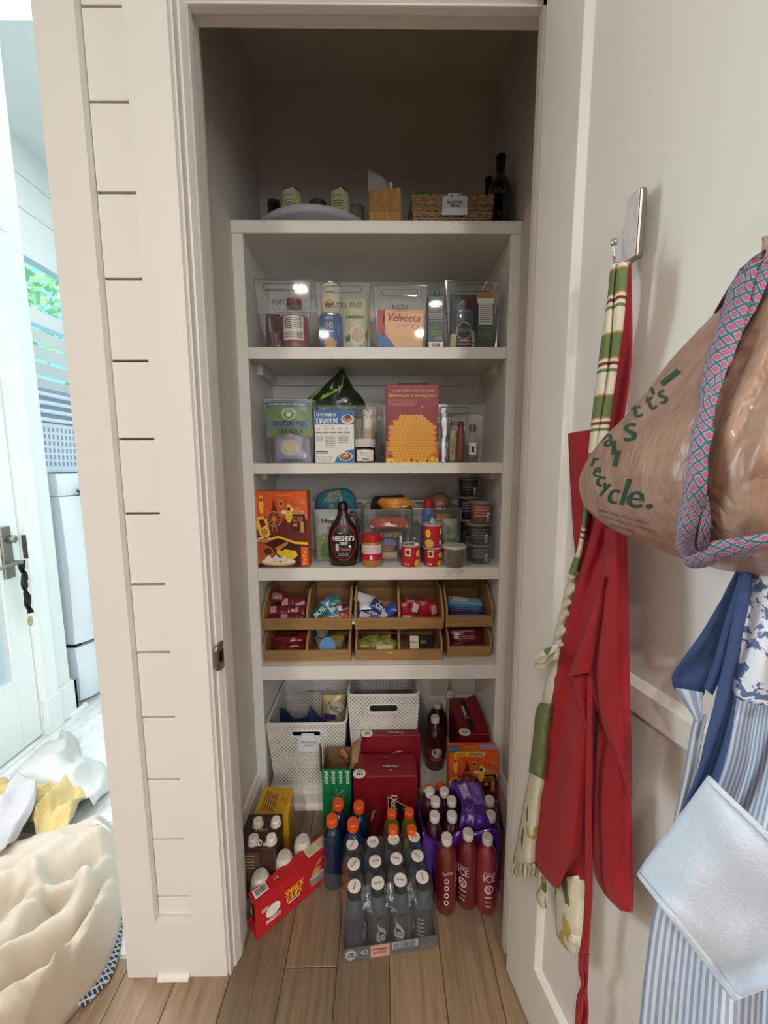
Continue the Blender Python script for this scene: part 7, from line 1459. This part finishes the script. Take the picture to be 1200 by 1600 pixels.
hg, _ = heap('flat_sheet', 'pale grey sheet lying crumpled by the glazed laundry door', 'sheet', [(66, 1149, 96, 1143), (48, 1164, 118, 1156), (22, 1186, 128, 1184), (8, 1206, 160, 1196), (4, 1217, 172, 1222), (56, 1224, 170, 1238), (106, 1232, 152, 1248)],
     lambda a, b, px, py: .015+.07*math.sin(math.pi*a)**.7*math.sin(math.pi*(.08+.8*b))+.055*folds(px, py, .9, 46, 3.7, 1.1, .9)*math.sin(math.pi*a)**.5, SHEETG, 60, 60)
hl, _ = heap('fitted_sheet', 'lilac grey sheet folded over left of the yellow towel', 'sheet', [(-150, 1290, 34, 1256), (-150, 1310, 56, 1268), (-150, 1330, 64, 1290), (-150, 1350, 58, 1318), (-150, 1370, 40, 1345)],
     lambda a, b, px, py: .105+.03*math.sin(math.pi*b)*a+.05*folds(px, py, .6, 40, 8.2, .9, .9), M('lilac_sheet', 'a8a2a3', .9, var=.04, scale=40, sheen=.2), 60, 40)
ht, _ = heap('yellow_towel', 'crumpled pale yellow towel between the sheets on the laundry floor', 'towel', [(-120, 1228, 54, 1216), (-120, 1240, 98, 1226), (-120, 1252, 144, 1240), (-60, 1264, 146, 1252), (20, 1272, 126, 1270), (44, 1282, 120, 1284), (56, 1300, 112, 1300), (56, 1322, 84, 1318)],
     lambda a, b, px, py: .05+.045*math.sin(math.pi*(.1+.8*b))*math.sin(math.pi*min(1, .15+.85*a))+.045*folds(px, py, .9, 34, 4.4, 1.3, .9)*min(1, (1-a)/.1)+.010*folds(px, py, .3, 16, 7.4), TOW, 80, 60, .006)
P = Print(lambda u, v, l: hbf(u, v)+V((0, 0, .004+l))); P.rect(.925, .065, .985, .10, WHITE, 1, 4, 3); P.lines(.93, .975, .075, .09, 1, RED, 4, .35)
for o in P.build(hb, 'care_label'): pass
heap('braided_mat', 'blue and white patterned cloth edge showing under the beige sheet', 'mat', [(176, 1432, 191, 1428), (176, 1462, 190, 1462), (166, 1500, 184, 1500), (150, 1530, 172, 1530), (130, 1556, 152, 1552), (118, 1574, 132, 1572)], lambda a, b, px, py: .018-.012*a, PAT, 8, 30, .006, None, .01)
mo = bpy.data.objects['braided_mat'].data; l = mo.uv_layers.new(name='UVMap')
for lp in mo.loops: c = mo.vertices[lp.vertex_index].co; l.data[lp.index].uv = (c.x*1.0+c.y*.3, c.y)
# tree outside the window
tr_ = thing('garden_tree', 'leafy green tree outside the laundry window', 'tree', (-5.6, 6.3, 0)); g = random.Random(8)
ob('trunk', MB().tube([V((-5.6, 6.3, 0)), V((-5.65, 6.35, 1.6)), V((-5.55, 6.3, 3.0)), V((-5.6, 6.2, 4.2))], [.14, .12, .10, .05], 10), M('bark', '5a4a3a', .9), tr_, smooth=True)
lm = MB()
for k in range(1400):
    while True:
        p = V((g.uniform(-1, 1), g.uniform(-1, 1), g.uniform(-1, 1)))
        if p.length < 1 and noise.noise(p*2.6) > -.12: break
    c = V((-5.6, 6.3, 3.9))+V((p.x*1.7, p.y*1.7, p.z*1.5)); n = V((g.uniform(-1, 1), g.uniform(-1, 1), g.uniform(-1, 1))).normalized(); u = n.orthogonal().normalized()*.085; w = n.cross(u).normalized()*.05
    lm.add([c-u, c-w, c+u, c+w], [(0, 1, 2, 3)])
ob('foliage', lm, M('leaf_green_tree', 'a9d68f', .6, var=.3, scale=3), tr_, kind='stuff')
